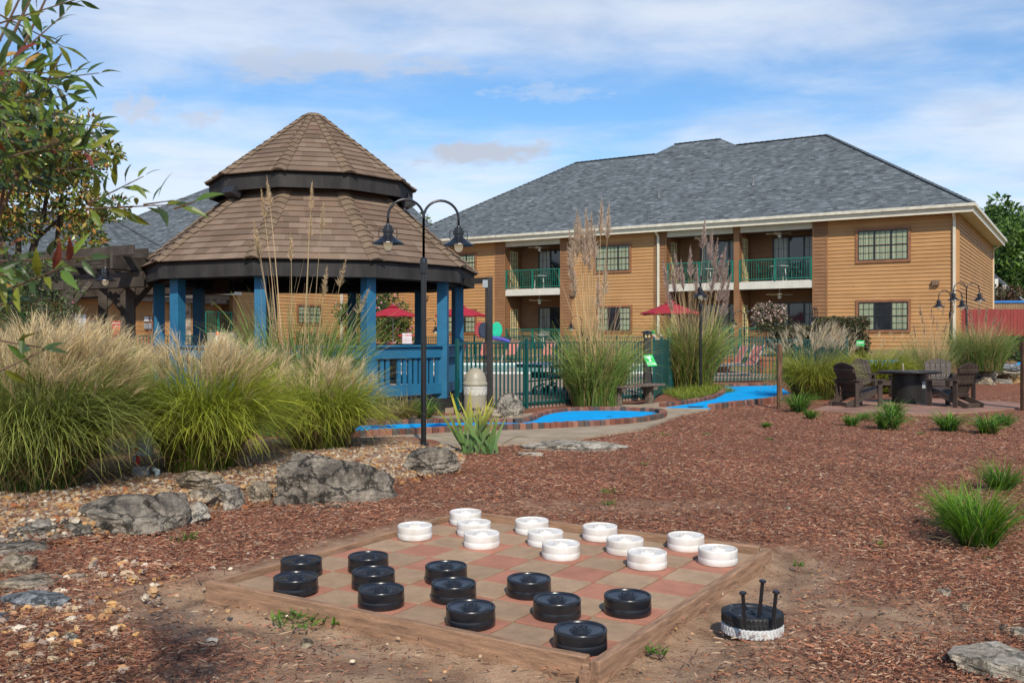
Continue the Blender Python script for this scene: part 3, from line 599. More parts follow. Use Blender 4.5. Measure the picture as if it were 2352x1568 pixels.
for k in range(10): t.add([gp(k, 3.30, 0), gp(k+1, 3.30, 0), gp(k+1, 3.30, .30), gp(k, 3.30, .30), gp(k, 3.22, .0), gp(k+1, 3.22, .0), gp(k+1, 3.22, .30), gp(k, 3.22, .30)], [(0, 1, 2, 3), (3, 2, 6, 7)])
t.build('skirt', M_dark, gz, world=False)
for k in range(10):
    if k in (5,): continue
    a0, a1 = gp(k, 3.12, 0), gp(k+1, 3.12, 0); d = (a1-a0).normalized(); a0 += d*.11; a1 -= d*.11; out = gp(k+.5, 1, 0).normalized()
    rail = MB(); up_ = Vector((0, 0, 1))
    rail.bar(a0+out*.05+up_*1.345, a1+out*.05+up_*1.345, .14, .035); rail.bar(a0+out*.045+up_*1.21, a1+out*.045+up_*1.21, .04, .20); rail.bar(a0+out*.05+up_*.50, a1+out*.05+up_*.50, .045, .21)
    ro_ = rail.build('railing', M_blue, gz, world=False, bevel=.004); b_ = MB(); nb = 12
    for q in range(nb):
        if random.random() < .04: continue
        p = a0.lerp(a1, (q+.5)/nb); b_.box(p+up_*.87, (.085, .035, .62), GTH+(k+.5)*PI/5)
    b_.build('balusters', M_blue, ro_, world=False)
for k, nm in ((-.9, 'floodlight'), (2.55, 'floodlight')):
    t = MB(); p = gp(k, 2.05, 4.36); t.box(p, (.34, .22, .16), Matrix.Rotation(GTH+k*PI/5, 3, 'Z') @ Matrix.Rotation(R(-28), 3, 'X')); t.tube([p, p+Vector((0, 0, .2))], .02); t.build('floodlight', mat('black metal box', (.025, .025, .027), .45), gz, world=False, bevel=.006)

# ---------------------------------------------------------------- gooseneck lamps
M_blkm = mat('black enamel', (.012, .012, .014), .3, 0, .1, 3, spec=.6); M_shade_in = mat('pale shade lining', (.42, .48, .54), .5)
M_glass = mat('frosted lamp globe', (.85, .78, .58), .25, var=.03, emit=(1.0, .85, .55, .12))
def shade(parent, p, sc=1.0):                       # p = where the arm ends, above the shade
    t = MB(); q = [(.022, .02), (.03, 0), (.058, -.01), (.06, -.05), (.075, -.055), (.075, -.095), (.062, -.10), (.062, -.135), (.085, -.15), (.105, -.175), (.205, -.235), (.208, -.243)]
    t.lathe([(r*sc, h*sc) for r, h in q]+[(.2*sc, -.245*sc), (.10*sc, -.19*sc), (.02*sc, -.17*sc)], p, 28)
    for s_ in (-1, 1): t.tube([p+Vector((s_*.06, 0, -.05))*sc, p+Vector((s_*.115, 0, -.05))*sc, p+Vector((s_*.12, 0, -.14))*sc, p+Vector((s_*.10, 0, -.18))*sc], .006*sc, 6)
    o = t.build('shade', M_blkm, parent, world=False, smooth=False); t = MB(); t.lathe([(.058*sc, -.20*sc), (.06*sc, -.25*sc), (.055*sc, -.29*sc), (.035*sc, -.325*sc), (.005*sc, -.335*sc)], p, 20); t.build('globe', M_glass, o, world=False, smooth=True)
    t = MB()
    for a in range(4): t.tube([p+Vector((.064*math.cos(a*PI/4+.3)*s2, .064*math.sin(a*PI/4+.3)*s2, z_))*sc for (s2, z_) in ((1, -.20), (1, -.27), (.5, -.335), (0, -.345))], .0035*sc, 4)
    t.build('guard', M_blkm, o, world=False)
def arc(c, r, a0, a1, n, d):                        # half hoop in the vertical plane of direction d
    return [Vector(c)+Vector(d)*(r*math.cos(a0+(a1-a0)*i/n))+Vector((0, 0, r*math.sin(a0+(a1-a0)*i/n))) for i in range(n+1)]
def lamp(loc, ang, label, H=3.26, double=True, sleeve=False, grp='gooseneck lamp posts'):
    l = thing('lamp_post', label, 'lamp post', loc, ang, grp if double else None); t = MB(); zt_ = H-.82
    t.tube([(0, 0, -.05), (0, 0, zt_)], .037, 16); t.lathe([(.042, zt_-.18), (.048, zt_-.17), (.05, zt_-.02), (.044, zt_+.02), (.022, zt_+.04)], n=18); t.lathe([(.07, 0), (.07, .02), (.045, .03)], n=18); t.build('pole', M_blkm, l, world=False, smooth=False)
    for s_ in ((-1, 1) if double else (1,)):
        t = MB(); r = .235; pts = [(0, 0, zt_), (0, 0, H-.42)]; c = (s_*r, 0, H-.26); pts += [Vector((c[0]-s_*r*math.cos(a), 0, c[2]+r*math.sin(a))) for a in [PI*i/14 for i in range(15)]]
        pts += [(s_*2*r, 0, H-.36)]; t.tube(pts, .017, 10); t.build('arm', M_blkm, l, world=False, smooth=True); shade(l, Vector((s_*2*r, 0, H-.37)))
    return l
lp = lamp(T(973, 1022), R(14), 'black double gooseneck lamp post standing in front of the gazebo, nearest to the viewer')
p2 = T(1609, 899); copy_tree(lp, 'black double gooseneck lamp post behind the tall reed grass right of the hole 3 sign', (p2.x, p2.y, p2.z), R(77))
for (px, py, Y, a, lab) in ((1710, 713, 39.5, 5, 'black double gooseneck lamp left of the pale flowering crepe myrtle by the balcony'), (1872, 705, 36, 62, 'black double gooseneck lamp in front of the trimmed hedge'),
                            (2183, 665, 33, 12, 'black double gooseneck lamp by the white downspout at the building corner'), (2220, 648, 31.5, 8, 'rightmost black double gooseneck lamp, in front of the building end wall')):
    q = A(px, py, Y); copy_tree(lp, lab, (q.x, q.y, q.z-3.26+.0), R(a))
for (px, py, Y, a, lab, cx) in ((977, 731, 42.5, 0, 'small single gooseneck lamp seen through the gazebo beside the far pool fence', 1), (1336, 724, 42.5, 180, 'small single gooseneck lamp half hidden behind the tall reed grass by the pool', 1)):
    q = A(px, py, Y); lamp(Vector((q.x, q.y, .35)), R(a), lab, q.z-.35, False)
q = A(442, 604, 18.2); l = thing('hanging_lamp', 'black shaded lamp hanging under the pergola beams left of the gazebo', 'lamp', q); t = MB(); t.tube([(0, 0, 0), (0, 0, .22)], .012); t.build('rod', M_blkm, l, world=False); shade(l, Vector((0, 0, 0)))
q = A(242, 616, 18.0)
l.location = (q.x, q.y, q.z)
lw = None
for (x, y, lab) in ((738, 1245, 'gooseneck wall lamp left of the dark doorway of the low wing'), (1312, 1235, 'gooseneck wall lamp right of the doorway, beside the little utility boxes')):
    sx, sy = (x/2.412)/1.7415, (750+y/2.412)/1.7415; Yw = 38.6 if x < 1000 else 41.3; q = A(sx, sy, Yw)
    l = thing('wall_lamp', lab, 'lamp', q, R(-58), 'wall lamps on the low wing'); t = MB(); t.tube([(0, 0, -.3), (0, 0, 0)]+[Vector((0, -.2+.2*math.cos(a), .2*math.sin(a))) for a in [PI*i/8 for i in range(9)]], .018, 8); t.box((0, .02, -.2), (.1, .04, .25)); t.build('arm', M_blkm, l, world=False); shade(l, Vector((0, -.4, 0)))

# ---------------------------------------------------------------- green pool fences
M_grn = mat('dark green fence paint', (.006, .075, .068), .4, 0, .1, 3, spec=.5); M_grn2 = mat('green balcony paint', (.010, .15, .10), .42, 0, .08, 3)
def fence(name, label, pts, h, z, sp=.115, mt=None, post=2.4, fw=.026, solid=False, group=None, drop=0.06):
    mt = mt or M_grn; f = thing(name, label, 'fence', (pts[0][0], pts[0][1], z(*pts[0]) if callable(z) else z), 0, group); zz = z if callable(z) else (lambda x, y: z)
    for i in range(len(pts)-1):
        a = Vector((pts[i][0], pts[i][1], 0)); b = Vector((pts[i+1][0], pts[i+1][1], 0)); L_ = (b-a).length; d = (b-a)/L_; az = math.atan2(d.y, d.x)
        rails = MB(); pk = MB(); za, zb = zz(a.x, a.y), zz(b.x, b.y)
        for hh in ((h-.02, .13) if not solid else (h-.02, .1)): rails.bar(a+Vector((0, 0, za+hh)), b+Vector((0, 0, zb+hh)), .03, .036)
        n_ = int(L_/sp)
        for k in range(n_+1):
            p = a+d*(k*sp+.04); q = zz(p.x, p.y); pk.box((p.x, p.y, q+(h+drop)/2-.02+(0 if not solid else 0)), (fw if not solid else sp*.86, fw, h-drop-.04), az)
        rails.build('rail', mt, f); pk.build('pickets', mt, f)
        m_ = max(1, round(L_/post))
        for k in range(m_+1):
            p = a+d*(L_*k/m_); q = zz(p.x, p.y); t = MB(); t.box((p.x, p.y, q+h/2+.01), (.06, .06, h+.06), az); t.lathe([(.045, h+.04), (.04, h+.055), (.01, h+.07)], (p.x, p.y, q), 4); t.build('fence_post', mt, f)
    return f
NF = [(-1.08, 18.35), (1.7, 21.15), (3.25, 22.7)]
fence('pool_fence', 'dark green picket fence between the near golf hole and the pool deck', NF, 1.42, 0.0)
fence('slatted_gate', 'dark green fence panel of close upright slats beside the hole 3 sign', [(3.45, 22.75), (4.45, 26.6)], 1.46, 0.0, .06, solid=True)
fence('pool_fence', 'dark green picket fence behind the far golf hole with sun loungers behind', [(4.6, 27.0), (6.4, 31.0), (9.6, 31.6), (12.2, 34.0)], 1.46, 0.0, .125)
def farz(x, y): return .35
ff = [tuple(K0+FD*u+FN*4.0) for u in (6, 14, 22, 29)]; ff = ff + [(-12.0, 48.0), (-14.2, 41.5)]
fence('pool_fence', 'long green picket fence on the far side of the pool in front of the hotel', ff, 1.22, farz, .12)
fence('terrace_fence', 'green picket railing in front of the low wing behind the plume grasses', [(-19.0, 31.5), (-14.6, 36.2), (-12.4, 38.3)], 1.2, .4, .14)

# ---------------------------------------------------------------- the hotel
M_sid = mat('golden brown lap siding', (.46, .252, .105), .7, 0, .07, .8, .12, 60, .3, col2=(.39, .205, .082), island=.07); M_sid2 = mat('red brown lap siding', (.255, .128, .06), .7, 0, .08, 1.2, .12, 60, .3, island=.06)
M_trim = mat('brown window trim', (.25, .105, .045), .65); M_cream = mat('cream metal trim', (.62, .565, .44), .5, 0, .05, 2); M_soffit = mat('cream panel soffit', (.58, .52, .40), .6, 0, .06, 2); M_panel = mat('grey white vinyl panel', (.60, .575, .50), .55, 0, .05, 2)
M_frame = mat('dark bronze window frame', (.018, .018, .02), .4); M_pane = mat('dark window glass', (.02, .024, .03), .06, 0, .1, .6, spec=.8); M_curt = mat('pale green curtain', (.33, .40, .28), .7, 0, .12, 1.2, stretch=(7, 7, .3), col2=(.13, .18, .115)); M_dglass = mat('curtained door glass', (.34, .35, .28), .3, 0, .3, 1.4, spec=.8, stretch=(7, 7, .3), col2=(.12, .125, .10))
M_gsh = shingle_mat('slate blue roof shingles', [(.05, .058, .064), (.11, .125, .135), (.07, .082, .09), (.15, .17, .18), (.085, .098, .108), (.12, .137, .148), (.058, .067, .074), (.185, .21, .22)], .24, .125, .5)
class Fac:
    """a vertical wall plane: u metres along it from o, v out of it (towards the pool), z up"""
    def __init__(s, o, d, n): s.o = np.array(o, float); s.d = np.array(d, float); s.n = np.array(n, float); s.a = math.atan2(d[1], d[0])
    def P(s, u, z, v=0.0): q = s.o+s.d*u+s.n*v; return Vector((q[0], q[1], z))
    def px(s, sx, sy, v=0.0):                      # full-size picture point -> (u, z)
        k = (sx-2048)/3740.0; o = s.o+s.n*v; u = (k*o[1]-o[0])/(s.d[0]-k*s.d[1]); Y = o[1]+s.d[1]*u; return u, 1.5+(1352-sy)/3740.0*Y
    def box(s, mb, u0, u1, z0, z1, v0, v1):
        mb.add([s.P(u, z, v) for z in (z0, z1) for v in (v0, v1) for u in (u0, u1)], [(0, 2, 3, 1), (4, 5, 7, 6), (0, 1, 5, 4), (2, 6, 7, 3), (0, 4, 6, 2), (1, 3, 7, 5)])
    def siding(s, mb, u0, u1, z0, z1, row=.165, lip=.030, v=0.0, zb=1.0):
        k0 = math.floor((z0-zb)/row); z = zb+k0*row
        while z < z1-1e-4:
            a, b = max(z, z0), min(z+row, z1); f = lip*(1-(a-z)/row); g = lip*(1-(b-z)/row)
            mb.add([s.P(u0, a, v+f), s.P(u1, a, v+f), s.P(u1, b, v+g), s.P(u0, b, v+g), s.P(u0, a, v-.01), s.P(u1, a, v-.01)], [(0, 1, 2, 3), (4, 5, 1, 0)]); z += row
    def window(s, parent, u0, u1, z0, z1, n=3, dark=(), v=0.0, half=True):
        if u0 > u1: u0, u1 = u1, u0
        t = MB(); w = .11; s.box(t, u0, u1, z1-w, z1, v, v+.05); s.box(t, u0, u1, z0, z0+w, v, v+.055); s.box(t, u0, u0+w, z0+w, z1-w, v, v+.05); s.box(t, u1-w, u1, z0+w, z1-w, v, v+.05)
        wo = t.build('window', M_trim, parent); cs = []; t = MB(); g = MB(); c = MB(); u0 += w; u1 -= w; z0 += w; z1 -= w; fw = .045; pw = (u1-u0)/n
        s.box(t, u0, u1, z1-fw, z1, v-.02, v+.035); s.box(t, u0, u1, z0, z0+fw, v-.02, v+.035)
        for i in range(n+1): uu = u0+pw*i; s.box(t, max(u0, uu-fw*.8), min(u1, uu+fw*.8), z0+fw, z1-fw, v-.02, v+.036)
        if half: s.box(t, u0, u1, (z0+z1)/2-.022, (z0+z1)/2+.022, v, v+.032)
        for i in range(n):
            for j in range(1, 3): uu = u0+pw*(i+j/3); s.box(t, uu-.008, uu+.008, z0, z1, v, v+.026)
            for zz in (.25, .75): z_ = z0+(z1-z0)*zz; s.box(t, u0+pw*i, u0+pw*(i+1), z_-.008, z_+.008, v, v+.025)
            mb = g if i in dark else c; 
            if i in dark: s.box(g, u0+pw*i, u0+pw*(i+1), z0, z1, v+.002, v+.012)
            else:                                   # folds of the curtain
                nf = 18; vs = []
                for q in range(nf+1): uu = u0+pw*(i+q/nf); vv = v+.010+.007*math.sin(q*2.1+i); vs += [s.P(uu, z0, vv), s.P(uu, z1, vv)]
                c.add(vs, [(2*q, 2*q+2, 2*q+3, 2*q+1) for q in range(nf)]); cs.append(c); c = MB()
        t.build('frame', M_frame, wo)
        if g.v: g.build('pane', M_pane, wo)
        for c in cs: c.build('curtain', M_curt, wo)
    def slider(s, parent, u0, u1, z0, z1, v, dark=(1,)):
        if u0 > u1: u0, u1 = u1, u0
        n = 3; t = MB(); pw = (u1-u0)/n; fw = .05; s.box(t, u0, u1, z1-fw, z1, v, v+.06); s.box(t, u0, u1, z0, z0+.08, v, v+.06)
        for i in range(n+1): uu = u0+pw*i; s.box(t, uu-fw*.7, uu+fw*.7, z0, z1, v, v+.062)
        for i in range(n):
            if i in dark: continue
            for j in (1, 2): uu = u0+pw*(i+j/3); s.box(t, uu-.008, uu+.008, z0, z1, v+.02, v+.03)
            for j in (1, 2, 3): z_ = z0+(z1-z0)*j/4; s.box(t, u0+pw*i, u0+pw*(i+1), z_-.008, z_+.008, v+.02, v+.03)
        do = t.build('patio_door', M_frame, parent); g = MB(); c = MB()
        for i in range(n): g = MB(); s.box(g, u0+pw*i, u0+pw*(i+1), z0, z1, v+.004, v+.015); g.build('pane' if i in dark else 'curtained_pane', M_pane if i in dark else M_dglass, do)
    def rail(s, parent, u0, u1, z, h=1.02, v=.02):
        if u0 > u1: u0, u1 = u1, u0
        t = MB(); s.box(t, u0, u1, z+h-.05, z+h, v-.03, v+.03); s.box(t, u0, u1, z+.08, z+.12, v-.02, v+.02)
        for uu in (u0+.03, (u0+u1)/2, u1-.03): s.box(t, uu-.035, uu+.035, z, z+h, v-.034, v+.034)
        n = int((u1-u0)/.115)
        for k in range(1, n): uu = u0+(u1-u0)*k/n; s.box(t, uu-.009, uu+.009, z+.12, z+h-.05, v-.01, v+.01)
        t.build('balcony_railing', M_grn2, parent)
FM = Fac(K0, FD, FN); FE = Fac(K0, (-FN[0], -FN[1]), (.851, -.525))
hotel = thing('hotel_building', 'two storey golden brown clapboard hotel with slate grey hip roof and green balconies', 'building', (K0[0], K0[1], 0))
def u4(x, y): return FM.px(1700+x/1.742, 500+y/1.742)
def u5(x, y): return FM.px(2800+x/1.742, 500+y/1.742)
zg = FM.px(3250, 1120)[1]                            # balcony slab
Z0 = .95; ZS = u5(785, 1078)[1]; ZSb = u5(785, 1133)[1]; ZE = u5(1890, 605)[1]; ZH = u5(785, 722)[1]; ZH2 = u5(785, 672)[1]
UL = FM.px(1664, 1200)[0]
walls = []
uA0 = u5(785, 900)[0]; uPa = u5(883, 900)[0]; uPb0 = u5(238, 900)[0]; uPb1 = u4(2155, 900)[0] if False else u5(272, 900)[0]
uB1 = u4(1686, 1000)[0]; uPil1 = u4(1603, 1000)[0]; uC0 = u4(945, 1000)[0]; uPc = u4(1020, 1000)[0]; uC1 = u4(562, 1000)[0]; uPd = u4(495, 1000)[0]
ZT = ZE+.0
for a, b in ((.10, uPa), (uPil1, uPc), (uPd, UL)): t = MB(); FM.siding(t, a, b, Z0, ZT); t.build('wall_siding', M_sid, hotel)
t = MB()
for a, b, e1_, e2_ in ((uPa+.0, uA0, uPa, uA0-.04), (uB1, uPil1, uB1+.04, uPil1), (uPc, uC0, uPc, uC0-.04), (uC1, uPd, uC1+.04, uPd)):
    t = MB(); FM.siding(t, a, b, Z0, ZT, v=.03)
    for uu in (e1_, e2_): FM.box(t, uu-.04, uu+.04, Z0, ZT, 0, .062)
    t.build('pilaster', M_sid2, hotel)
DEP = 1.7
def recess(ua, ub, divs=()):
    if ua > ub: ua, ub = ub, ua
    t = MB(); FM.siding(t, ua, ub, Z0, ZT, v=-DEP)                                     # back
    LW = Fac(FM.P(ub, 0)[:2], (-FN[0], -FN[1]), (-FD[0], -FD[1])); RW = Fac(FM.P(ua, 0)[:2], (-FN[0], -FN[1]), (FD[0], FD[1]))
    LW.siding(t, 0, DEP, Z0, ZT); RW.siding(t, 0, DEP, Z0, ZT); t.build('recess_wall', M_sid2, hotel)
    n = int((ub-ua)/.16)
    for za_, zb_, vv, nm_ in ((ZH, ZH2, 0.0, 'ceiling_band'), (ZSb, ZS, .02, 'balcony_band')):
        t = MB(); FM.box(t, ua, ub, za_, zb_, -.12, vv)
        for k in range(n): uu = ua+(ub-ua)*(k+.5)/n; FM.box(t, uu-.005, uu+.005, za_+.002, zb_-.002, vv-.001, vv+.006)
        t.build(nm_, M_panel, hotel)
    for za_, zb_, v1_, nm_ in ((ZSb+.03, ZS-.02, -.12, 'balcony_floor'), (ZH+.02, ZH2, -.12, 'balcony_ceiling'), (Z0-.3, Z0, 0.0, 'patio_floor')): t = MB(); FM.box(t, ua, ub, za_, zb_, -DEP, v1_); t.build(nm_, mat('dark brown balcony boards', (.12, .062, .032), .8), hotel)  # one dark brown for floors and ceiling alike
    # narrow glazed side door with a pale yellow grid
    for zb in (Z0+.02, ZS+.02):
        t = MB(); LW.box(t, .30, .42, zb, zb+2.15, 0, .04); LW.box(t, 1.22, 1.34, zb, zb+2.15, 0, .04); LW.box(t, .30, 1.34, zb+2.15, zb+2.27, 0, .045); do = t.build('side_door', M_trim, hotel)
        t = MB()
        for q in range(4): uu = .44+q*.25; LW.box(t, uu, uu+.03, zb+.05, zb+2.12, .02, .05)
        for q in range(7): z_ = zb+.05+q*.34; LW.box(t, .44, 1.22, z_, z_+.03, .02, .051)
        t.build('door_grid', mat('pale yellow door paint', (.66, .56, .27), .5), do); t = MB(); LW.box(t, .42, 1.22, zb, zb+2.13, .0, .02); t.build('pane', M_dglass, do)
recess(uA0, uPb1); recess(uPb0+.0, uB1); recess(uC0, uC1)
t = MB(); FM.box(t, uPb1-.02, uPb0+.02, Z0, ZT, -.22, .03); FM.box(t, uPb1-.06, uPb0+.06, ZH-.0, ZH2+.01, -.2, .04); t.build('post', M_sid2, hotel, bevel=.01)
for (ua, ub, dk) in ((uA0, uPb1, 1), (uPb0, uB1, 1), (uC0, uC1, 1)):
    w = ub-ua
    for zb, zt_ in ((Z0+.02, Z0+2.25), (ZS+.0, ZS+2.2)): FM.slider(hotel, ua+w*.02, ua+w*.66, zb, zt_, -DEP+.03, (dk,))
for (ua, ub) in ((uA0+.02, uPb1-.02), (uPb0+.04, uB1-.02), (uC0+.02, uC1-.02)):
    FM.rail(hotel, ua, ub, ZS, 1.04); FM.rail(hotel, ua, ub, Z0, 1.04)
def win(f, a, b, dark=(), **k):
    (ua, za), (ub, zb) = f(*a), f(*b); FM.window(hotel, ua, ub, min(za, zb), max(za, zb), 3, dark, .018, **k)
win(u5, (1085, 726), (1470, 952), ()); win(u5, (1087, 1220), (1470, 1446), (1,))
win(u4, (1180, 834), (1440, 1027), ()); win(u4, (1190, 1258), (1447, 1449), (1,))
def u3(x, y): return FM.px(1400+x/1.742, 1000+y/1.742)
win(u3, (655, 415), (886, 588), (1,)); win(u4, (160, 898), (362, 1030), ())
# end wall, corner boards, stone-coloured plinth
t = MB(); FE.siding(t, .08, 16.2, Z0, ZT); t.build('wall_siding', mat('golden brown lap siding, end wall', (.40, .215, .085), .7, 0, .07, .8, .12, 60, .3, island=.07), hotel)  # same siding, darkened in its colour for the shade on this side
t = MB(); FM.box(t, 0, .11, Z0-.05, ZT, -.0, .045); FE.box(t, 0, .11, Z0-.05, ZT, .0, .046); FE.box(t, 16.1, 16.22, Z0-.05, ZT, 0, .05); t.build('corner_board', M_sid, hotel)
t = MB(); FM.box(t, 0, UL, .1, Z0-.01, -.25, -.02); FE.box(t, 0, 16.2, .1, Z0-.01, -.25, -.02); t.build('plinth', mat('tan concrete plinth', (.32, .27, .2), .8), hotel)
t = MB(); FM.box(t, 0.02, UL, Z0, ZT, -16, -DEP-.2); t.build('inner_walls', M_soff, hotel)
# roof
OV = .62; ze = FM.px(3885, 812, OV)[1]
E0 = FM.P(-OV, ze, OV); WD = 16.2+2*OV
Rr = FM.P(-OV+7.9, 12.4, OV-WD/2); UE = 24.9; Rl = FM.P(UE-2.3, 12.4, OV-WD/2); E1 = FM.P(UL+OV+3, ze, OV); E1c = FM.P(UE+5.4, ze, OV)
E2 = FM.P(-OV, ze, OV-WD); E3 = FM.P(UE+5.4, ze, OV-WD)
def roofmesh(name, faces, parent, mt, thick=.0):
    vs = []; fs = []; uvs = []
    for fc in faces:
        fc = [Vector(p) for p in fc]; b = len(vs); vs += fc; fs.append(tuple(range(b, b+len(fc))))
        n = (fc[1]-fc[0]).cross(fc[-1]-fc[0]).normalized()
        if n.z < 0: n = -n
        h = Vector((0, 0, 1)).cross(n).normalized(); up = n.cross(h).normalized()
        uvs += [(p.dot(h), p.dot(up)) for p in fc]
    off = Vector(parent.location); me = bpy.data.meshes.new(name); me.from_pydata([tuple(v-off) for v in vs], [], fs); uv = me.uv_layers.new(name='UVMap')
    for i, u in enumerate(uvs): uv.data[i].uv = u
    return link_mesh(name, me, mt, parent)
rf = roofmesh('roof', [[E0, E1c, Rl, Rr], [E0, Rr, E2], [E1c, E3, Rl], [E2, Rr, Rl, E3]], hotel, M_gsh)
def rp(sx, sy, up):                                 # a point of the front slope's plane carried on above the ridge by `up`
    return None
nrm = (Vector(E1c)-E0).cross(Vector(Rr)-E0).normalized(); upv = (Vector(Rr)-E0); fdv = Vector((FD[0], FD[1], 0)); inn = Vector((-FN[0], -FN[1], 0)); slope = (12.4-ze)/(WD/2)
def onfront(u, b, dz=0.0): return FM.P(u, ze+slope*b+dz, OV-b)
hb = WD/2; ub_r = FM.px(2945, 583, OV-hb)[0]; ub_l = FM.px(2620, 617, OV-hb)[0]; ur2 = FM.px(2885, 562, OV-hb-1.2)[0]; ul2 = FM.px(2700, 580, OV-hb-1.2)[0]
roofmesh('raised_roof', [[onfront(ub_r, hb-.5, .012), onfront(ub_l, hb-.5, .012), onfront(ub_l, hb, .012), onfront(ul2, hb+1.15, .01), onfront(ur2, hb+1.15, .01), onfront(ub_r, hb, .012)], [onfront(ub_r, hb-.02, .01), onfront(ur2, hb+1.15, .01), FM.P(ur2, 12.3, OV-hb-4), FM.P(ub_r, 12.2, OV-hb-3)], [onfront(ub_l, hb-.02, .01), FM.P(ub_l, 12.2, OV-hb-3), FM.P(ul2, 12.3, OV-hb-4), onfront(ul2, hb+1.15, .01)]], hotel, M_gsh)
t = MB()
for a, b in ((E0, Rr), (Rr, FM.P(ub_r, 12.4, OV-WD/2)), (FM.P(ub_l, 12.4, OV-WD/2), Rl), (Rl, E1c), (E2, Rr), (onfront(ul2, hb+1.15), onfront(ur2, hb+1.15))): 
    n_ = int((Vector(b)-Vector(a)).length/.3); a = Vector(a); b = Vector(b)
    for k in range(n_): 
        p = a.lerp(b, k/n_); q = a.lerp(b, (k+1)/n_); t.bar(p+Vector((0, 0, .035)), q+Vector((0, 0, .015)), .24, .03)
t.build('ridge_cap', mat('slate ridge shingles', (.10, .12, .135), .9, 0, .25, 3), rf)
t = MB(); g = MB()
FM.box(t, -OV+.0, UL+.3, ze-.25, ze-.13, OV-.03, OV-.005); FM.box(g, -OV-.1, UL+.3, ze-.13, ze-.0, OV-.005, OV+.12); FM.box(t, -OV, UL+.3, ze-.36, ze-.25, OV-.03, OV-.012)
FE.box(t, -OV, 16.2+OV, ze-.36, ze-.13, OV-.03, OV-.005); FE.box(g, -OV+.0, 16.2+OV, ze-.13, ze-.002, OV-.005, OV+.115)
t.build('fascia', M_cream, rf); g.build('gutter', mat('cream gutter', (.60, .56, .45), .4), rf)
t = MB(); FM.box(t, -OV+.04, UL+.3, ZT+.0, ZT+.02, -.1, OV-.032); FE.box(t, .0, 16.2+OV, ZT-.002, ZT+.018, -.1, OV-.032)
for k in range(54): uu = .3*k; FE.box(t, uu, uu+.012, ZT-.008, ZT, .05, OV-.04)
t.build('soffit', M_soffit, rf)
# downspouts
def downspout(f, u, v, z1, z0, nm='downspout'):
    t = MB(); f.box(t, u-.055, u+.055, z0, z1-.55, v, v+.085); a = f.P(u, z1-.1, OV+.02); b = f.P(u, z1-.55, v+.045); t.bar(a, f.P(u, z1-.22, OV-.02), .11, .09); t.bar(f.P(u, z1-.2, OV-.02), b, .11, .09); t.build(nm, M_cream, hotel)
downspout(FM, .14, .05, ze, .95); downspout(FM, (uB1+uPil1)/2+.1, .06, ze, .95); downspout(FE, 16.3, .02, ze, .95)
for (sx, sy, l_) in ((2694, 600, .35), (2635, 790, .4), (3012, 745, .4)):
    t = MB(); b_ = ((1352-sy)/3740.); 
    bb = None
    for q in np.linspace(0, hb, 200):               # walk up the slope to where this pipe stands
        u, z = FM.px(sx, sy, OV-q)
        if z <= ze+slope*q: bb = q; break
    if bb is None: continue
    p = FM.P(FM.px(sx, sy, OV-bb)[0], ze+slope*bb, OV-bb); t.tube([p-Vector((0, 0, .1)), p+Vector((0, 0, l_))], .05, 10); t.lathe([(.10, -.02), (.09, .05), (.055, .1)], p, 12); t.build('vent_pipe', mat('grey vent pipe', (.16, .165, .17), .6), rf)
p = E0.lerp(Rr, .16)+Vector((.3, .6, -.1)); t = MB(); t.lathe([(.05, -.4), (.05, .15), (.12, .16), (.12, .22), (.02, .25)], p, 12); t.build('vent_cap', M_blkm, rf)
for (x, y) in ((1645, 1097),):
    u, z = u5(x, y); t = MB(); FM.box(t, u-.14, u+.14, z-.12, z+.1, .02, .18); t.build('wall_light', mat('brown metal box', (.2, .12, .07), .5), hotel)
for (x, y) in ((1038, 1178), (13, 1203)):
    u, z = u4(x, y); t = MB(); FM.box(t, u-.14, u+.14, z-.12, z+.1, .02, .18); t.build('wall_light', MATS['brown metal box'], hotel)

# ceiling fans and balcony furniture
M_fan = mat('white fan enamel', (.72, .70, .62), .4); M_fanb = mat('pale fan blade', (.66, .58, .42), .5)
fan = thing('ceiling_fan', 'white ceiling fan over the upper balcony right of the brown post', 'fan', (0, 0, 0), 0, 'ceiling fans over the balconies')
t = MB(); t.tube([(0, 0, 0), (0, 0, -.22)], .018); t.lathe([(.04, 0), (.06, -.03), (.02, -.05)], n=16); t.lathe([(.03, -.2), (.11, -.22), (.12, -.30), (.06, -.33)], n=18); t.build('motor', M_fan, fan, world=False); t = MB(); t.lathe([(.05, -.33), (.09, -.37), (.09, -.42), (.05, -.46), (.01, -.47)], n=16); t.build('globe', M_fan, fan, world=False)
for k in range(5):
    a = k*2*PI/5+.3; t = MB(); t.box((.38*math.cos(a), .38*math.sin(a), -.27), (.50, .13, .012), Matrix.Rotation(a, 3, 'Z') @ Matrix.Rotation(R(12), 3, 'X')); t.build('blade', M_fanb, fan, world=False)
cu = lambda a, b: (a+b)/2
fl = [(cu(uA0, uPb1), ZH2-.12, 'white ceiling fan over the upper balcony right of the brown post'), (cu(uA0, uPb1), ZSb+.02, 'white ceiling fan over the lower patio right of the brown post'), (cu(uPb0, uB1), ZH2-.12, 'white ceiling fan over the upper balcony left of the brown post'), (cu(uPb0, uB1), ZSb+.02, 'white ceiling fan over the lower patio left of the brown post'), (cu(uC0, uC1), ZH2-.12, 'white ceiling fan over the upper leftmost balcony'), (cu(uC0, uC1), ZSb+.02, 'white ceiling fan over the lower leftmost patio')]
for k, (u, z, lab) in enumerate(fl):
    p = FM.P(u, z, -.75)
    if k == 0: fan.location = p
    else: copy_tree(fan, lab, p, .4*k)
bt = thing('patio_table', 'round white patio table on the upper balcony right of the brown post', 'table', (0, 0, 0), 0, 'patio tables on the balconies')
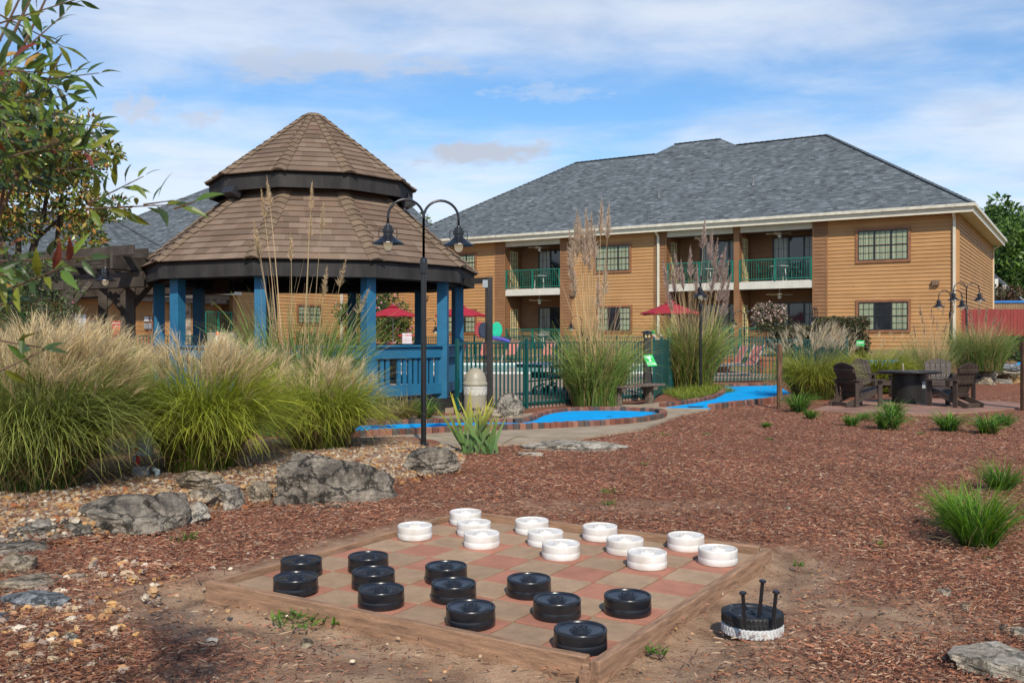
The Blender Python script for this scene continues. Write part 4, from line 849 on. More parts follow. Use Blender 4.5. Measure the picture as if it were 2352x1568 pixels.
t = MB(); t.lathe([(.001, .70), (.44, .70), (.45, .715), (.44, .73), (.001, .73)], n=28); t.build('table_top', mat('white plastic', (.78, .78, .76), .4), bt, world=False)
for k in range(4): a = PI/4+k*PI/2; t = MB(); t.tube([(.3*math.cos(a), .3*math.sin(a), .7), (.36*math.cos(a), .36*math.sin(a), 0)], .02, 6); t.build('leg', M_fan, bt, world=False)
bc = thing('patio_chair', 'dark green patio chair left of the table on the upper balcony right of the post', 'chair', (0, 0, 0), 0, 'dark plastic chairs on the balconies')
M_dgp = mat('dark green plastic', (.008, .035, .022), .35)
t = MB(); t.box((0, 0, .42), (.46, .46, .03)); t.build('seat', M_dgp, bc, world=False, bevel=.01); t = MB(); t.tube([(-.22, .2, .42), (-.24, .27, .75), (-.15, .30, .92), (.15, .30, .92), (.24, .27, .75), (.22, .2, .42)], .022, 6)
for q in range(5): x_ = -.14+q*.07; t.tube([(x_, .21, .43), (x_*1.05, .30, .90)], .016, 5)
t.build('backrest', M_dgp, bc, world=False)
for sx in (-1, 1):
    t = MB(); t.tube([(sx*.22, -.2, .42), (sx*.25, -.22, .64), (sx*.25, .24, .66)], .02, 6); t.build('armrest', M_dgp, bc, world=False)
    for sy in (-1, 1): t = MB(); t.tube([(sx*.2, sy*.2, .42), (sx*.25, sy*.25, 0)], .02, 6); t.build('leg', M_dgp, bc, world=False)
sets = [(cu(uA0, uPb1), ZS, 'upper balcony right of the brown post'), (cu(uPb0, uB1), ZS, 'upper balcony left of the brown post'), (cu(uC0, uC1), ZS, 'upper leftmost balcony'), (cu(uC0, uC1), Z0+.01, 'lower leftmost patio')]
for k, (u, z, w_) in enumerate(sets):
    p = FM.P(u, z, -.7); cl, cr = FM.P(u+.75, z, -.7), FM.P(u-.75, z, -.7); yl_ = FM.a
    if k == 0:
        bt.location = p; bc.location = cl; bc.rotation_euler = (0, 0, yl_-PI/2)
        copy_tree(bc, 'dark patio chair right of the table on the balcony above and right of the post', cr, yl_+PI/2+.5)
    else:
        copy_tree(bt, 'round white patio table on the '+w_, p); copy_tree(bc, 'dark green chair left of the table on the '+w_, cl, yl_-PI/2+.2*k); copy_tree(bc, 'dark green chair right of the table on the '+w_, cr, yl_+PI/2-.3)

# ---------------------------------------------------------------- the far wing, facing right
C0 = np.array([-5.6, 54.7]); C0 = np.array(FM.P(UL, 0)[:2]); WDn = np.array([-.525, -.851]); FW = Fac(C0, WDn, (.851, -.525))
wing = thing('hotel_wing', 'two storey clapboard wing seen through the gazebo behind the pool', 'building', (C0[0], C0[1], 0))
def uw(sx, sy): return FW.px(sx, sy)
uR0 = uw(945, 1200)[0]; uEnd = uw(862, 1200)[0]+.6
t = MB(); FW.siding(t, 0, uR0, Z0, 6.9); FW.siding(t, uR0, uEnd, Z0, 4.0, v=-1.7); EW = Fac(FW.P(uEnd, 0)[:2], (-.851, .525), WDn); EW.siding(t, 0, 12, Z0, 4.2); t.build('wall_siding', M_sid, wing)
t = MB(); LW2 = Fac(FW.P(uR0, 0)[:2], (-.851, .525), WDn); LW2.siding(t, 0, 1.7, Z0, 4); FW.box(t, uR0-.02, uR0+.22, Z0, 4, -.2, .02); t.build('recess_wall', M_sid2, wing)
zs_ = uw(950, 1182)[1]; zs2 = uw(950, 1163)[1]; t = MB(); FW.box(t, uR0, uEnd, zs_, zs2+.1, -1.7, .35); t.build('balcony_band', M_panel, wing); FW.rail(wing, uR0+.2, uEnd, zs2+.1, 1.0, .2)
za = uw(900, 1335)[1]; FW.rail(wing, uR0+.25, uEnd, za-.0, 1.0, -.02)
(ua, za1), (ub, zb1) = uw(1185, 1214), uw(1285, 1302); FW.window(wing, ua, ub, min(za1, zb1), max(za1, zb1), 2, (), .018)
FW.slider(wing, uR0+.5, uEnd-1.0, Z0, Z0+2.1, -1.68, ())
ud = uw(1363, 1300)[0]; t = MB(); FW.box(t, ud-.06, ud+.06, Z0, 6.5, .02, .1); t.build('downspout', M_panel, wing)
ov = .6; e0 = FW.P(-3, 7.0, ov); e1 = FW.P(12.4, 7.0, ov); e2 = FW.P(12.4, 7.0, ov-14.2); e3 = FW.P(-6, 7.0, ov-14.2); r1 = FW.P(5.0, 11.6, ov-7.1); r0_ = FW.P(-6, 11.6, ov-7.1); e1x = r1+(e1-r1)*1.55; e2x = r1+(e2-r1)*1.55
roofmesh('roof', [[e0, e1, r1, r0_], [e1x, e2x, r1], [e2, e3, r0_, r1]], wing, M_gsh)
q = FW.P(cu(uR0, uEnd), zs_, -.6); copy_tree(fan, 'white ceiling fan over the patio of the far wing, seen past the left gazebo posts', q, .2)

# ---------------------------------------------------------------- the low wing at the left
O2 = np.array([-13.4, 43.9]); FL = Fac(O2, WDn, (.851, -.525)); low = thing('low_wing', 'single storey brown clapboard wing with slate roof behind the pergola', 'building', (O2[0], O2[1], 0))
zl = .4; zel = FL.px(700, 1180, .7)[1]
t = MB(); FL.siding(t, 0, 18, zl, zel, zb=zl, row=.2, lip=.014); EW2 = Fac(O2, (-.851, .525), (.525, .851)); EW2.siding(t, 0, 10, zl, zel, zb=zl, row=.2); t.build('wall_siding', mat('dark brown lap siding', (.36, .175, .06), .7, 0, .1, 1.2), low)  # low wing siding is a darker brown than the hotel front
t = MB(); FL.box(t, -.7, 18, zel-.12, zel+.08, .55, .78); FL.box(t, -.7, 18, zel-.3, zel-.12, .35, .6); t.build('gutter', mat('grey brown gutter', (.15, .13, .12), .5), low)
t = MB(); FL.box(t, -.7, 18, zel-.02, zel, -.2, .55); t.build('soffit', M_soff, low)
a0 = FL.P(-.75, zel+.06, .8); a1 = FL.P(18, zel+.06, .8); a2 = FL.P(-.75, zel+.06, -11.5); b0 = FL.P(2.0, 7.1, -5.4); b1 = FL.P(18, 7.1, -5.4); a3 = FL.P(18, zel+.06, -11.5)
rl = roofmesh('roof', [[a0, a1, b1, b0], [a0, b0, a2], [a2, b0, b1, a3]], low, M_gsh)
t = MB()
for a, b in ((a0, b0), (b0, b1)):
    n_ = int((b-a).length/.35)
    for k in range(n_): t.bar(a.lerp(b, k/n_)+Vector((0, 0, .04)), a.lerp(b, (k+1)/n_)+Vector((0, 0, .02)), .26, .03)
t.build('ridge_cap', MATS['slate ridge shingles'], rl)
def ul(x, y): return FL.px(x/2.412, 750+y/2.412)
(ua, za1), (ub, _) = ul(815, 1237), ul(1085, 1237); t = MB(); FL.box(t, ub, ub+.16, zl, za1, 0, .05); FL.box(t, ua-.16, ua, zl, za1, 0, .05); FL.box(t, ub, ua, za1-.16, za1, 0, .051); do = t.build('entrance_door', M_trim, low)
t = MB(); FL.box(t, ub+.16, ua-.16, zl, za1-.16, .0, .03); t.build('pane', M_pane, do); t = MB(); um = (ua+ub)/2-.1; FL.box(t, um-.12, um+.06, zl, za1-.16, .02, .06); FL.box(t, ub+.16, ub+.24, zl, za1-.16, .02, .06); t.build('frame', M_frame, do)
(ua, za1), (ub, _) = ul(1445, 1258), ul(1530, 1258); t = MB(); FL.box(t, ub, ua, zl, za1, .01, .04); FL.box(t, ub-.1, ub, zl, za1+.1, .01, .06); FL.box(t, ua, ua+.1, zl, za1+.1, .01, .06); t.build('utility_door', M_trim, low)
(ua, _), (ub, _) = ul(1632, 1200), ul(1830, 1200); t = MB(); z = zl; random.seed(3)
while z < zel-.02:
    h = random.choice((.07, .09, .12)); u = ub
    while u < ua: w = random.uniform(.25, .6); FL.box(t, u, min(ua, u+w)-.012, z, min(z+h, zel-.01)-.012, .02, .09+random.uniform(0, .03)); u += w
    z += h
FL.box(t, ub, ua, zl, zel-.01, 0, .06); t.build('stone_veneer', mat('stacked buff stone', (.40, .35, .28), .85, 0, .3, 2.5, .4, 30, .2, detail=2), low)
def sign(name, label, cat_, fac_, u, z, w, h, colr, lines, tcol, v=.06, frame=None):
    o_ = thing(name, label, cat_, fac_.P(u, z, v)); t = MB(); fac_.box(t, u-w/2, u+w/2, z-h/2, z+h/2, v-.03, v); t.build('board', mat('sign '+name+str(colr), colr, .5, var=.02), o_)
    for (txt, dz, sz, font_w) in lines: text(txt, fac_.P(u, z+dz, v+.004), math.atan2(-fac_.d[1], -fac_.d[0]), sz, tcol, o_)
    return o_
def text(s_, loc, rz, size, colr, parent, tilt=PI/2, bold=0.0, Rm=None, name='lettering', off=None):
    c = bpy.data.curves.new('lettering', 'FONT'); c.body = s_; c.size = size; c.align_x = 'CENTER'; c.align_y = 'CENTER'; c.extrude = .002; c.offset = bold if bold else size*.02
    o = bpy.data.objects.new('lettering', c); COL.objects.link(o); dg = bpy.context.evaluated_depsgraph_get(); me = bpy.data.meshes.new_from_object(o.evaluated_get(dg)); bpy.data.objects.remove(o)
    o = bpy.data.objects.new(name, me); COL.objects.link(o); me.materials.clear(); me.materials.append(mat('lettering %s' % (tuple(colr),), colr, .5, var=.01)); o.parent = parent
    o.location = Vector(loc)-Vector(parent.location) if parent.rotation_euler.z == 0 and off is None else Vector(loc)
    o.rotation_euler = (tilt, 0, rz) if Rm is None else Rm.to_euler(); return o
u, z = ul(1116, 1325); sign('emergency_sign', 'small red emergency phone sign on the brown wall', 'sign', FL, u, z, .40, .30, (.55, .01, .02), (('EMERGENCY', .07, .075, 0), ('PHONE', -.07, .085, 0)), (.9, .88, .85))
u, z = ul(1125, 1396); o = thing('emergency_phone', 'orange red emergency phone box on the brown wall under the red sign', 'phone', FL.P(u, z, 0)); t = MB(); FL.box(t, u-.25, u+.25, z-.22, z+.22, .0, .22); t.build('box', mat('orange red enamel', (.75, .09, .02), .4), o, bevel=.02); t = MB(); FL.box(t, u-.14, u+.02, z-.12, z+.12, .22, .25); t.build('handset', M_blkm, o, bevel=.01)
u, z = ul(1418, 1270); sign('meter_plate', 'small white plate and grey boxes on the brown wall left of the utility door', 'sign', FL, u, z, .36, .2, (.6, .6, .6), (), (.1, .1, .1)); t = MB(); FL.box(t, u-.16, u-.02, z-.42, z-.18, 0, .1); FL.box(t, u+.02, u+.16, z-.42, z-.18, 0, .1); o = t.build('utility_box', mat('grey enamel', (.3, .31, .32), .5)); setp(o, 'pair of little grey utility boxes under the white plate on the brown wall', 'utility box')
u, z = ul(750, 1345); sign('notice_board', 'white notice board with rows of small print on the brown wall behind the bush', 'sign', FL, u, z, .62, 1.0, (.70, .72, .72), tuple(('POOL RULES' if k == 0 else 'NO RUNNING   NO DIVING', .38-.11*k, .07 if k == 0 else .04, 0) for k in range(7)), (.15, .18, .22))
u, z = ul(1505, 1170); t = MB(); FL.box(t, u-.1, u+.2, z-.2, z+.25, 0, .06); o = t.build('wall_vent', mat('white vent', (.66, .66, .64), .5)); setp(o, 'small white louvred vent high on the low wing beside the stone veneer', 'vent')

# ---------------------------------------------------------------- pergola
M_perg = mat('weathered dark brown timber', (.075, .062, .05), .85, 0, .25, 2.5, .4, 40, .2)
pg = thing('pergola', 'dark brown timber pergola joined to the left side of the gazebo', 'pergola', (-8.2, 20, 0)); D_ = Vector((FD[0], FD[1], 0)); N_ = Vector((.30, .95, 0)).normalized()
st = Vector((-7.28, 18.0, 0))
for k in range(6):
    a = st+Vector((-.02, .72, 0))*k; t = MB(); t.bar(a+Vector((0, 0, 3.20)), a+D_*9+Vector((0, 0, 3.20)), .06, .19); t.add([], []); t.build('rafter', M_perg, pg, bevel=.006)
for u in (.55, 3.6, 6.8):
    for s_ in (-.09, .09): t = MB(); a = st+D_*(u+s_)+Vector((0, -.35, 0)); t.bar(a+Vector((0, 0, 2.96)), a+N_*4.4+Vector((0, 0, 2.96)), .06, .27); t.build('crossbeam', M_perg, pg, bevel=.006)
for v in (.45, 3.3):
    for s_ in (-.09, .09): t = MB(); a = st+N_*(v+s_)+D_*.1; t.bar(a+Vector((0, 0, 2.66)), a+D_*9+Vector((0, 0, 2.66)), .055, .30); t.build('beam', M_perg, pg, bevel=.006)
for (sx, Yp, w) in ((522.5, 19.4, .18), (412, 20.4, .18), (276, 18.8, .19), (498, 22.6, .17), (163, 23.5, .17), (40, 21, .18)):
    x_ = (sx-2048)/3740*Yp; t = MB(); t.box((x_, Yp, 1.38), (w, w, 2.78), .3); t.build('post', M_perg, pg, bevel=.008)
for (sx, Yp, s_) in ((522.5, 19.4, 1), (498, 22.6, -1), (412, 20.4, 1), (276, 18.8, 1)):
    x_ = (sx-2048)/3740*Yp; t = MB(); t.bar((x_, Yp, 2.1), (x_+s_*.42, Yp+.05, 2.62), .07, .10); t.build('brace', M_perg, pg)
# the dark post right of the litter bin with its conduit, tied to the gazebo
X_, Y_ = (1958.5-2048)/3740*18.75, 18.75
gp_ = thing('utility_post', 'dark timber post with a grey conduit box right of the litter bin', 'post', (X_, Y_, 0)); t = MB(); t.box((X_, Y_, 1.36), (.115, .12, 2.72), .1); t.build('post', M_dark, gp_, bevel=.006); t = MB(); t.bar((X_, Y_+.1, 2.66), (-1.1, 19.3, 2.66), .1, .12); t.build('crossbeam', M_dark, gp_)
t = MB(); t.tube([(X_-.075, Y_-.08, .1), (X_-.075, Y_-.08, 2.5)], .014, 8); t.build('conduit', M_dark, gp_); t = MB(); t.box((X_-.085, Y_-.09, 2.58), (.10, .06, .15)); t.build('junction_box', mat('galvanised grey', (.33, .36, .37), .5), gp_)
# ---------------------------------------------------------------- paving, pool, golf holes
random.seed(21)
M_conc = mat('tan concrete path', (.36, .285, .20), .9, 0, .12, 1.8, .35, 120, .2); M_deck = mat('tan pool deck concrete', (.33, .245, .185), .85, 0, .08, .8, .2, 60, .25)
def z3(x, y): return S(1400+x/1.742, 1000+y/1.742)                 # read off enlargements of the photograph
def zc(x, y): return S(2500+x/2.614, 1200+y/2.614)
def zd(x, y): return S(3100+x/2.24, 1200+y/2.24)
def zk(x, y): return S(1800+x/2.6133, 1280+y/2.6133)
def slab(name, pts, z0, z1, m_, label=None):
    t = MB(); t.poly([(p[0], p[1]) for p in pts], z0, z1); o = t.build(name, m_); o['kind'] = 'structure'; return o
def catmull(P, n=8, closed=False):
    P = [Vector(p) for p in P]; o = []; m_ = len(P)
    for i in range(m_ if closed else m_-1):
        p0 = P[(i-1) % m_] if closed or i > 0 else P[0]; p1 = P[i]; p2 = P[(i+1) % m_]; p3 = P[(i+2) % m_] if closed or i+2 < m_ else P[-1]
        for k in range(n):
            t = k/n; o.append(.5*((2*p1)+(-p0+p2)*t+(2*p0-5*p1+4*p2-p3)*t*t+(-p0+3*p1-3*p2+p3)*t*t*t))
    if not closed: o.append(P[-1])
    return o
pathz = .035
pA = [z3(-400, 1420), z3(170, 1365), z3(560, 1365), z3(1000, 1352), z3(1500, 1318), z3(1900, 1262), z3(2040, 1238), zc(430, 1250), zc(620, 1185), zc(870, 1138), zc(900, 1120), zc(420, 1060), zc(150, 1090), z3(1900, 1075), z3(1200, 1140), z3(700, 1150), z3(100, 1170), z3(-400, 1200)]
slab('path', [G(x, y, pathz) for x, y in pA], -.08, pathz, M_conc)
M_turf = mat('bright blue putting turf', (.002, .40, .85), .9, 0, .03, 2.2, .6, 240, .1, col2=(.012, .29, .64)); BR = [(.19, .072, .048), (.23, .095, .065), (.15, .065, .05), (.085, .07, .065), (.27, .13, .09), (.11, .075, .06), (.20, .10, .075)]
def brick_edge(hole, pts, h=.125, w=.13, L_=.205, z=0.0):
    pts = [Vector((p[0], p[1], 0)) for p in pts]; seg = [0]
    for a, b in zip(pts, pts[1:]): seg.append(seg[-1]+(b-a).length)
    tot = seg[-1]; n = max(1, round(tot/(L_*.52))); V = []; Fq = []; C = []
    def at(s_):
        i = max(0, min(len(pts)-2, np.searchsorted(seg, s_)-1)); f = (s_-seg[i])/max(1e-6, seg[i+1]-seg[i]); return pts[i].lerp(pts[i+1], f), (pts[i+1]-pts[i]).normalized()
    for k in range(n):
        p, d = at(tot*(k+.5)/n); r = Vector((-d.y, d.x, 0)); hl = tot/n/2-.004; hz = h+random.uniform(-.006, .006); sft = random.uniform(-.006, .006); cr = .012
        b = len(V); wv = w/2
        for (l, q, zz) in ((-hl, -wv, -.05), (hl, -wv, -.05), (hl, wv, -.05), (-hl, wv, -.05), (-hl, -wv, hz-cr), (hl, -wv, hz-cr), (hl, wv, hz-cr), (-hl, wv, hz-cr), (-hl+cr, -wv+cr, hz), (hl-cr, -wv+cr, hz), (hl-cr, wv-cr, hz), (-hl+cr, wv-cr, hz)):
            V.append(tuple(p+d*l+r*(q+sft)+Vector((0, 0, zz+z))))
        for f in ((0, 1, 5, 4), (1, 2, 6, 5), (2, 3, 7, 6), (3, 0, 4, 7), (4, 5, 9, 8), (5, 6, 10, 9), (6, 7, 11, 10), (7, 4, 8, 11), (8, 9, 10, 11)): Fq.append([b+i for i in f])
        c = np.array(random.choice(BR))*random.uniform(.8, 1.2); C += [c]*12
    return np_mesh('brick_border', V, Fq, vmat('edging bricks', .85, 0, .2, .6), hole, np.array(C))
TH = .05
h1 = thing('golf_hole', 'blue putting green edged in brick, its round cup end behind the spiky iris', 'mini golf hole', G(*z3(1700, 1180)))
fr = [z3(-420, 1300), z3(170, 1262), z3(560, 1244), z3(760, 1232), z3(1250, 1216), z3(1640, 1198), z3(1900, 1182), z3(2080, 1162), z3(2170, 1140), z3(2180, 1122), z3(2110, 1108), z3(1900, 1100), z3(1600, 1100), z3(1430, 1112), z3(1330, 1134), z3(1260, 1165), z3(1180, 1180), z3(1000, 1180), z3(750, 1180), z3(260, 1192), z3(-420, 1225)]
frp = [G(x, y, .10) for x, y in fr]; cv = catmull(frp, 6)
brick_edge(h1, cv)
t = MB(); t.poly([(p.x, p.y) for p in cv], -.02, TH); t.build('turf', M_turf, h1)
p = G(*z3(1812, 1160), TH); t = MB(); t.lathe([(.055, TH+.001), (.055, TH+.004), (.045, TH+.005), (.001, TH+.004)], (p.x, p.y, 0), 20); t.build('cup', mat('dark cup', (.02, .02, .02), .5), h1)
h2 = thing('golf_hole', 'blue putting green edged in brick running to the fence beside the hole 3 sign', 'mini golf hole', G(*zc(1200, 1000)))
lf = catmull([G(x, y, .1) for x, y in [zc(385, 1085), zc(700, 1045), zc(900, 1005), zc(1000, 965), zc(1030, 925), zc(960, 905)]], 6); bk = catmull([G(x, y, .1) for x, y in [zc(960, 885), zc(1200, 880), zc(1560, 872)]], 6); rt = catmull([G(x, y, .1) for x, y in [zc(890, 1098), zc(1100, 1072), zc(1350, 1045), zc(1560, 1022), zc(1750, 990)]], 6)
for q in (lf, bk, rt): brick_edge(h2, q)
tp = [G(x, y, .04) for x, y in [zc(430, 1124), zc(720, 1080), zc(940, 1035), zc(1040, 980), zc(1060, 930), zc(985, 912), zc(1000, 892), zc(1570, 880), zc(1760, 990), zc(1560, 1045), zc(1100, 1095), zc(880, 1130)]]
t = MB(); t.poly([(p.x, p.y) for p in tp], -.02, TH-.005); t.build('turf', M_turf, h2); tp = [G(x, y, TH) for x, y in (zc(650, 1112), zc(830, 1110), zc(800, 1119), zc(680, 1120))]; t = MB(); t.poly([(p.x, p.y) for p in tp], TH-.004, TH+.006); t.build('tee_mat', mat('black rubber mat', (.015, .015, .016), .8), h2)
h3 = thing('golf_hole', 'small blue putting green seen above the dry stone wall at the right edge', 'mini golf hole', A(2330, 838, 31)); t = MB(); q = [A(x, 836, Y) for x, Y in ((2235, 29.5), (2420, 29.5), (2420, 34), (2250, 33.5))]; t.poly([(p.x, p.y) for p in q], .3, .66); t.build('turf', M_turf, h3)
brick_edge(h3, [(q[3].x, q[3].y), (q[2].x, q[2].y)], .12, z=.64); brick_edge(h3, [(q[0].x, q[0].y), (q[3].x, q[3].y)], .12, z=.64)
t = MB(); q = [A(1985, 830, 27.5), A(2075, 830, 27.5), A(2075, 830, 30), A(1985, 830, 30)]; t.poly([(p.x, p.y) for p in q], .2, .80); o = t.build('golf_hole', M_turf); setp(o, 'thin strip of blue putting green between the yellow grass and the fire table', 'mini golf hole')
# pool deck and pool
def dz(x, y): return .12+.008*(y-20)
dk = [(-1.0, 18.5), (1.75, 21.25), (3.3, 22.8), (4.35, 26.6), (4.55, 27.0), (6.4, 31.1), (9.6, 31.7), (12.1, 34)]+[tuple(K0+FD*u+FN*4.15) for u in (7, 14, 22, 29)]+[(-12.0, 47.5), (-14.2, 41.5), (-16, 33), (-13, 24), (-8, 20)]
t = MB(); t.poly(dk, -.3, dz); o = t.build('pool_deck', M_deck); o['kind'] = 'structure'
def dpt(x, y):
    Y = 30.
    for _ in range(20): z = dz(0, Y); Y = (CAMZ-z)*F/(y-HY)
    return Vector(((x-CX)/F*Y, Y, dz(0, Y)))
pc = [dpt(860, 859), dpt(1530, 858), dpt(1590, 848), dpt(1480, 838), dpt(1330, 836), dpt(860, 836)]
pl = thing('swimming_pool', 'pale turquoise swimming pool behind the picket fence', 'pool', (sum((p.x for p in pc))/6, sum((p.y for p in pc))/6, .25))
ctr = sum(pc, Vector())/len(pc)
ins = [ctr+(p-ctr)*.955 for p in pc]; t = MB(); n = len(pc)
for i in range(n):
    j = (i+1) % n; t.add([pc[i]+Vector((0, 0, .004)), pc[j]+Vector((0, 0, .004)), ins[j]+Vector((0, 0, .004)), ins[i]+Vector((0, 0, .004)), pc[i]+Vector((0, 0, .06)), pc[j]+Vector((0, 0, .06)), ins[j]+Vector((0, 0, .06)), ins[i]+Vector((0, 0, .06))], [(4, 5, 6, 7), (0, 1, 5, 4), (3, 7, 6, 2)])
t.build('coping', mat('white pool coping', (.72, .72, .68), .6), pl); t = MB(); t.add([Vector((p.x, p.y, dz(p.x, p.y)+.012)) for p in ins], [tuple(range(n))]); t.build('water', mat('pool water', (.36, .66, .62), .12, 0, .18, 1.2, .5, 3, .6, col2=(.22, .55, .54)), pl)
# fire-pit patio
pt = [G(x, y, .03) for x, y in (zd(330, 985), zd(520, 925), zd(780, 885), zd(1400, 880), zd(2050, 905), zd(2250, 930), zd(2180, 965), zd(1750, 1000), zd(1380, 1020), zd(1000, 1018), zd(600, 1000))]
slab('patio', pt, -.1, .03, mat('terracotta stamped concrete', (.30, .17, .125), .85, 0, .15, 1.5, .3, 60, .2))

# ---------------------------------------------------------------- rocks
def rock_mat(name, c1, c2, sp=.72):
    m = bpy.data.materials.new(name); m.use_nodes = True; nt = m.node_tree; b = nt.nodes['Principled BSDF']; N = nt.nodes.new; L = nt.links.new; b.inputs['Roughness'].default_value = .85; b.inputs['Specular IOR Level'].default_value = .25
    tc = N('ShaderNodeTexCoord'); n1 = N('ShaderNodeTexNoise'); n1.inputs['Scale'].default_value = 4.5; n1.inputs['Detail'].default_value = 10; n1.inputs['Roughness'].default_value = .72; L(tc.outputs['Object'], n1.inputs[0])
    r = N('ShaderNodeValToRGB'); e = r.color_ramp.elements; e[0].position = .40; e[0].color = c1+(1,); e[1].position = .64; e[1].color = c2+(1,); L(n1.outputs[0], r.inputs[0])
    v = N('ShaderNodeTexNoise'); v.inputs['Scale'].default_value = 22; v.inputs['Detail'].default_value = 8; v.inputs['Roughness'].default_value = .7; L(tc.outputs['Object'], v.inputs[0]); r2 = N('ShaderNodeValToRGB'); e = r2.color_ramp.elements; e[0].position = .35; e[0].color = (.55, .55, .55, 1); e[1].position = .68; e[1].color = (1.35, 1.32, 1.28, 1); L(v.outputs[0], r2.inputs[0])
    mx = N('ShaderNodeMix'); mx.data_type = 'RGBA'; mx.blend_type = 'MULTIPLY'; mx.inputs['Factor'].default_value = 1; L(r.outputs[0], mx.inputs['A']); L(r2.outputs[0], mx.inputs['B']); vd = N('ShaderNodeVectorMath'); vd.operation = 'MULTIPLY_ADD'; L(n1.outputs['Color'], vd.inputs[0]); vd.inputs[1].default_value = (.5, .5, .5); L(tc.outputs['Object'], vd.inputs[2]); ms = N('ShaderNodeMapping'); ms.inputs['Scale'].default_value = (1, 1, 2.2); L(vd.outputs[0], ms.inputs[0])
    vo = N('ShaderNodeTexVoronoi'); vo.feature = 'DISTANCE_TO_EDGE'; vo.inputs['Scale'].default_value = 2.6; L(ms.outputs[0], vo.inputs['Vector']); rc = N('ShaderNodeMapRange'); rc.inputs['From Max'].default_value = .05; L(vo.outputs['Distance'], rc.inputs['Value'])
    rk = N('ShaderNodeMapRange'); rk.inputs['To Min'].default_value = sp; L(rc.outputs[0], rk.inputs['Value']); sc_ = N('ShaderNodeVectorMath'); sc_.operation = 'SCALE'; L(mx.outputs['Result'], sc_.inputs[0]); L(rk.outputs[0], sc_.inputs['Scale']); L(sc_.outputs[0], b.inputs['Base Color'])
    bp = N('ShaderNodeBump'); bp.inputs['Strength'].default_value = 1.0; bp.inputs['Distance'].default_value = .035; a0_ = N('ShaderNodeMath'); L(n1.outputs[0], a0_.inputs[0]); L(v.outputs[0], a0_.inputs[1]); ad = N('ShaderNodeMath'); L(a0_.outputs[0], ad.inputs[0]); L(rc.outputs[0], ad.inputs[1]); L(ad.outputs[0], bp.inputs['Height']); L(bp.outputs[0], b.inputs['Normal']); return m
RM = {'dark': rock_mat('dark weathered limestone', (.10, .086, .07), (.37, .32, .255)), 'grey': rock_mat('grey limestone', (.22, .195, .16), (.46, .41, .34)), 'tan': rock_mat('tan grey limestone', (.24, .19, .13), (.50, .42, .31)), 'pale': rock_mat('pale smooth stone', (.40, .34, .26), (.58, .53, .44), .92), 'ochre': rock_mat('ochre stone', (.25, .14, .06), (.5, .33, .16)), 'slate': rock_mat('blue grey stone', (.17, .18, .19), (.36, .38, .39))}
def rock(name, label, px0, px1, yb, yt, depth=None, kind='grey', seed=0, flat=.0, top=1.0, rz=0.0, group=None, cat_='rock', strata=.0, zb=None, Yat=None, tilt=0.0):
    """px0..px1 its width, yb the foot of its near face, yt its top edge in the picture"""
    if Yat is None: p = T((px0+px1)/2, yb)
    else: p = A((px0+px1)/2, yb, Yat)
    w = (px1-px0)/F*p.y; hgt = max(.03, (yb-yt)/F*p.y); D = depth if depth else w*.55
    V0, F0 = ico(6 if w > .6 else (5 if w > .22 else 4)); rg = np.random.default_rng(seed+5); 
    V = V0.copy(); q = np.sign(V)*np.abs(V)**.72; q /= np.max(np.abs(q), 0)       # boxier than a ball
    planes = rg.normal(0, 1, (26, 3)); planes[:, 2] = planes[:, 2]*.7; planes /= np.linalg.norm(planes, axis=1)[:, None]; offs = rg.uniform(.62, .98, 26)
    for pn, of in zip(planes, offs):
        dd_ = q @ pn; over = np.maximum(dd_-of, 0); q = q - over[:, None]*pn
    nv = V/np.linalg.norm(V, axis=1)[:, None]; sc = 1.0/max(w, .2)
    dis = np.array([mnoise.fractal((float(a[0]*1.7+seed), float(a[1]*1.7), float(a[2]*(1.7+strata*5))), .9, 2.1, 5) for a in q]); dis2 = np.array([mnoise.noise((float(a[0]*7+seed), float(a[1]*7), float(a[2]*(9+strata*16)))) for a in q])
    dis3 = np.array([mnoise.ridged_multi_fractal((float(a[0]*2.6+seed), float(a[1]*2.6), float(a[2]*(3.0+strata*8))), 1.0, 2.2, 4, .9, 2.0) for a in q]); q = q*(1+.09*dis[:, None]) + nv*(dis2[:, None]*.03 - .045*np.clip(dis3-.9, 0, 1.2)[:, None])
    if w > .25:
        lay = np.floor(q[:, 2]*(3.2+2.5*strata)+.6*dis); lr = rg.normal(0, .035+.03*strata, 60); q = q*(1+lr[(lay.astype(int)+30) % 60])[:, None]*np.array([1, 1, 0])+q*np.array([0, 0, 1])
    q = q/np.array([np.ptp(q[:, 0])/2, np.ptp(q[:, 1])/2, np.ptp(q[:, 2])/2]); q[:, 2] += (q[:, 0]*tilt)
    zz = hgt-D*(1.5/p.y)*.6; zz = max(zz, hgt*.45)
    w = (px1-px0)/F*(p.y+D*.42); q = q*np.array([w/2, D/2, zz*.72]); q[:, 2] += zz*.28
    a = rz; R2 = np.array([[math.cos(a), -math.sin(a), 0], [math.sin(a), math.cos(a), 0], [0, 0, 1]]); q = q @ R2.T
    me = bpy.data.meshes.new(name); me.from_pydata([tuple(v) for v in q], [], [tuple(int(i) for i in f) for f in F0]); me.materials.append(RM[kind])
    o = bpy.data.objects.new(name, me); COL.objects.link(o); o.location = (((px0+px1)/2-CX)/F*(p.y+D*.42), p.y+D*.42, p.z); 
    return setp(o, label, cat_, group)
rock('boulder', 'large dark pitted boulder, widest of the row, in front of the right plume grass', 628, 912, 1160, 1030, .55, 'dark', 1, rz=.22, strata=.3)
rock('boulder', 'long dark flat topped boulder at the right end of the row near the lamp post', 905, 1045, 1092, 1028, .45, 'dark', 2, rz=.1)
rock('boulder', 'big dark grey boulder with a broken right face, left of the pale rock', 185, 400, 1232, 1125, .6, 'dark', 3, rz=.18)
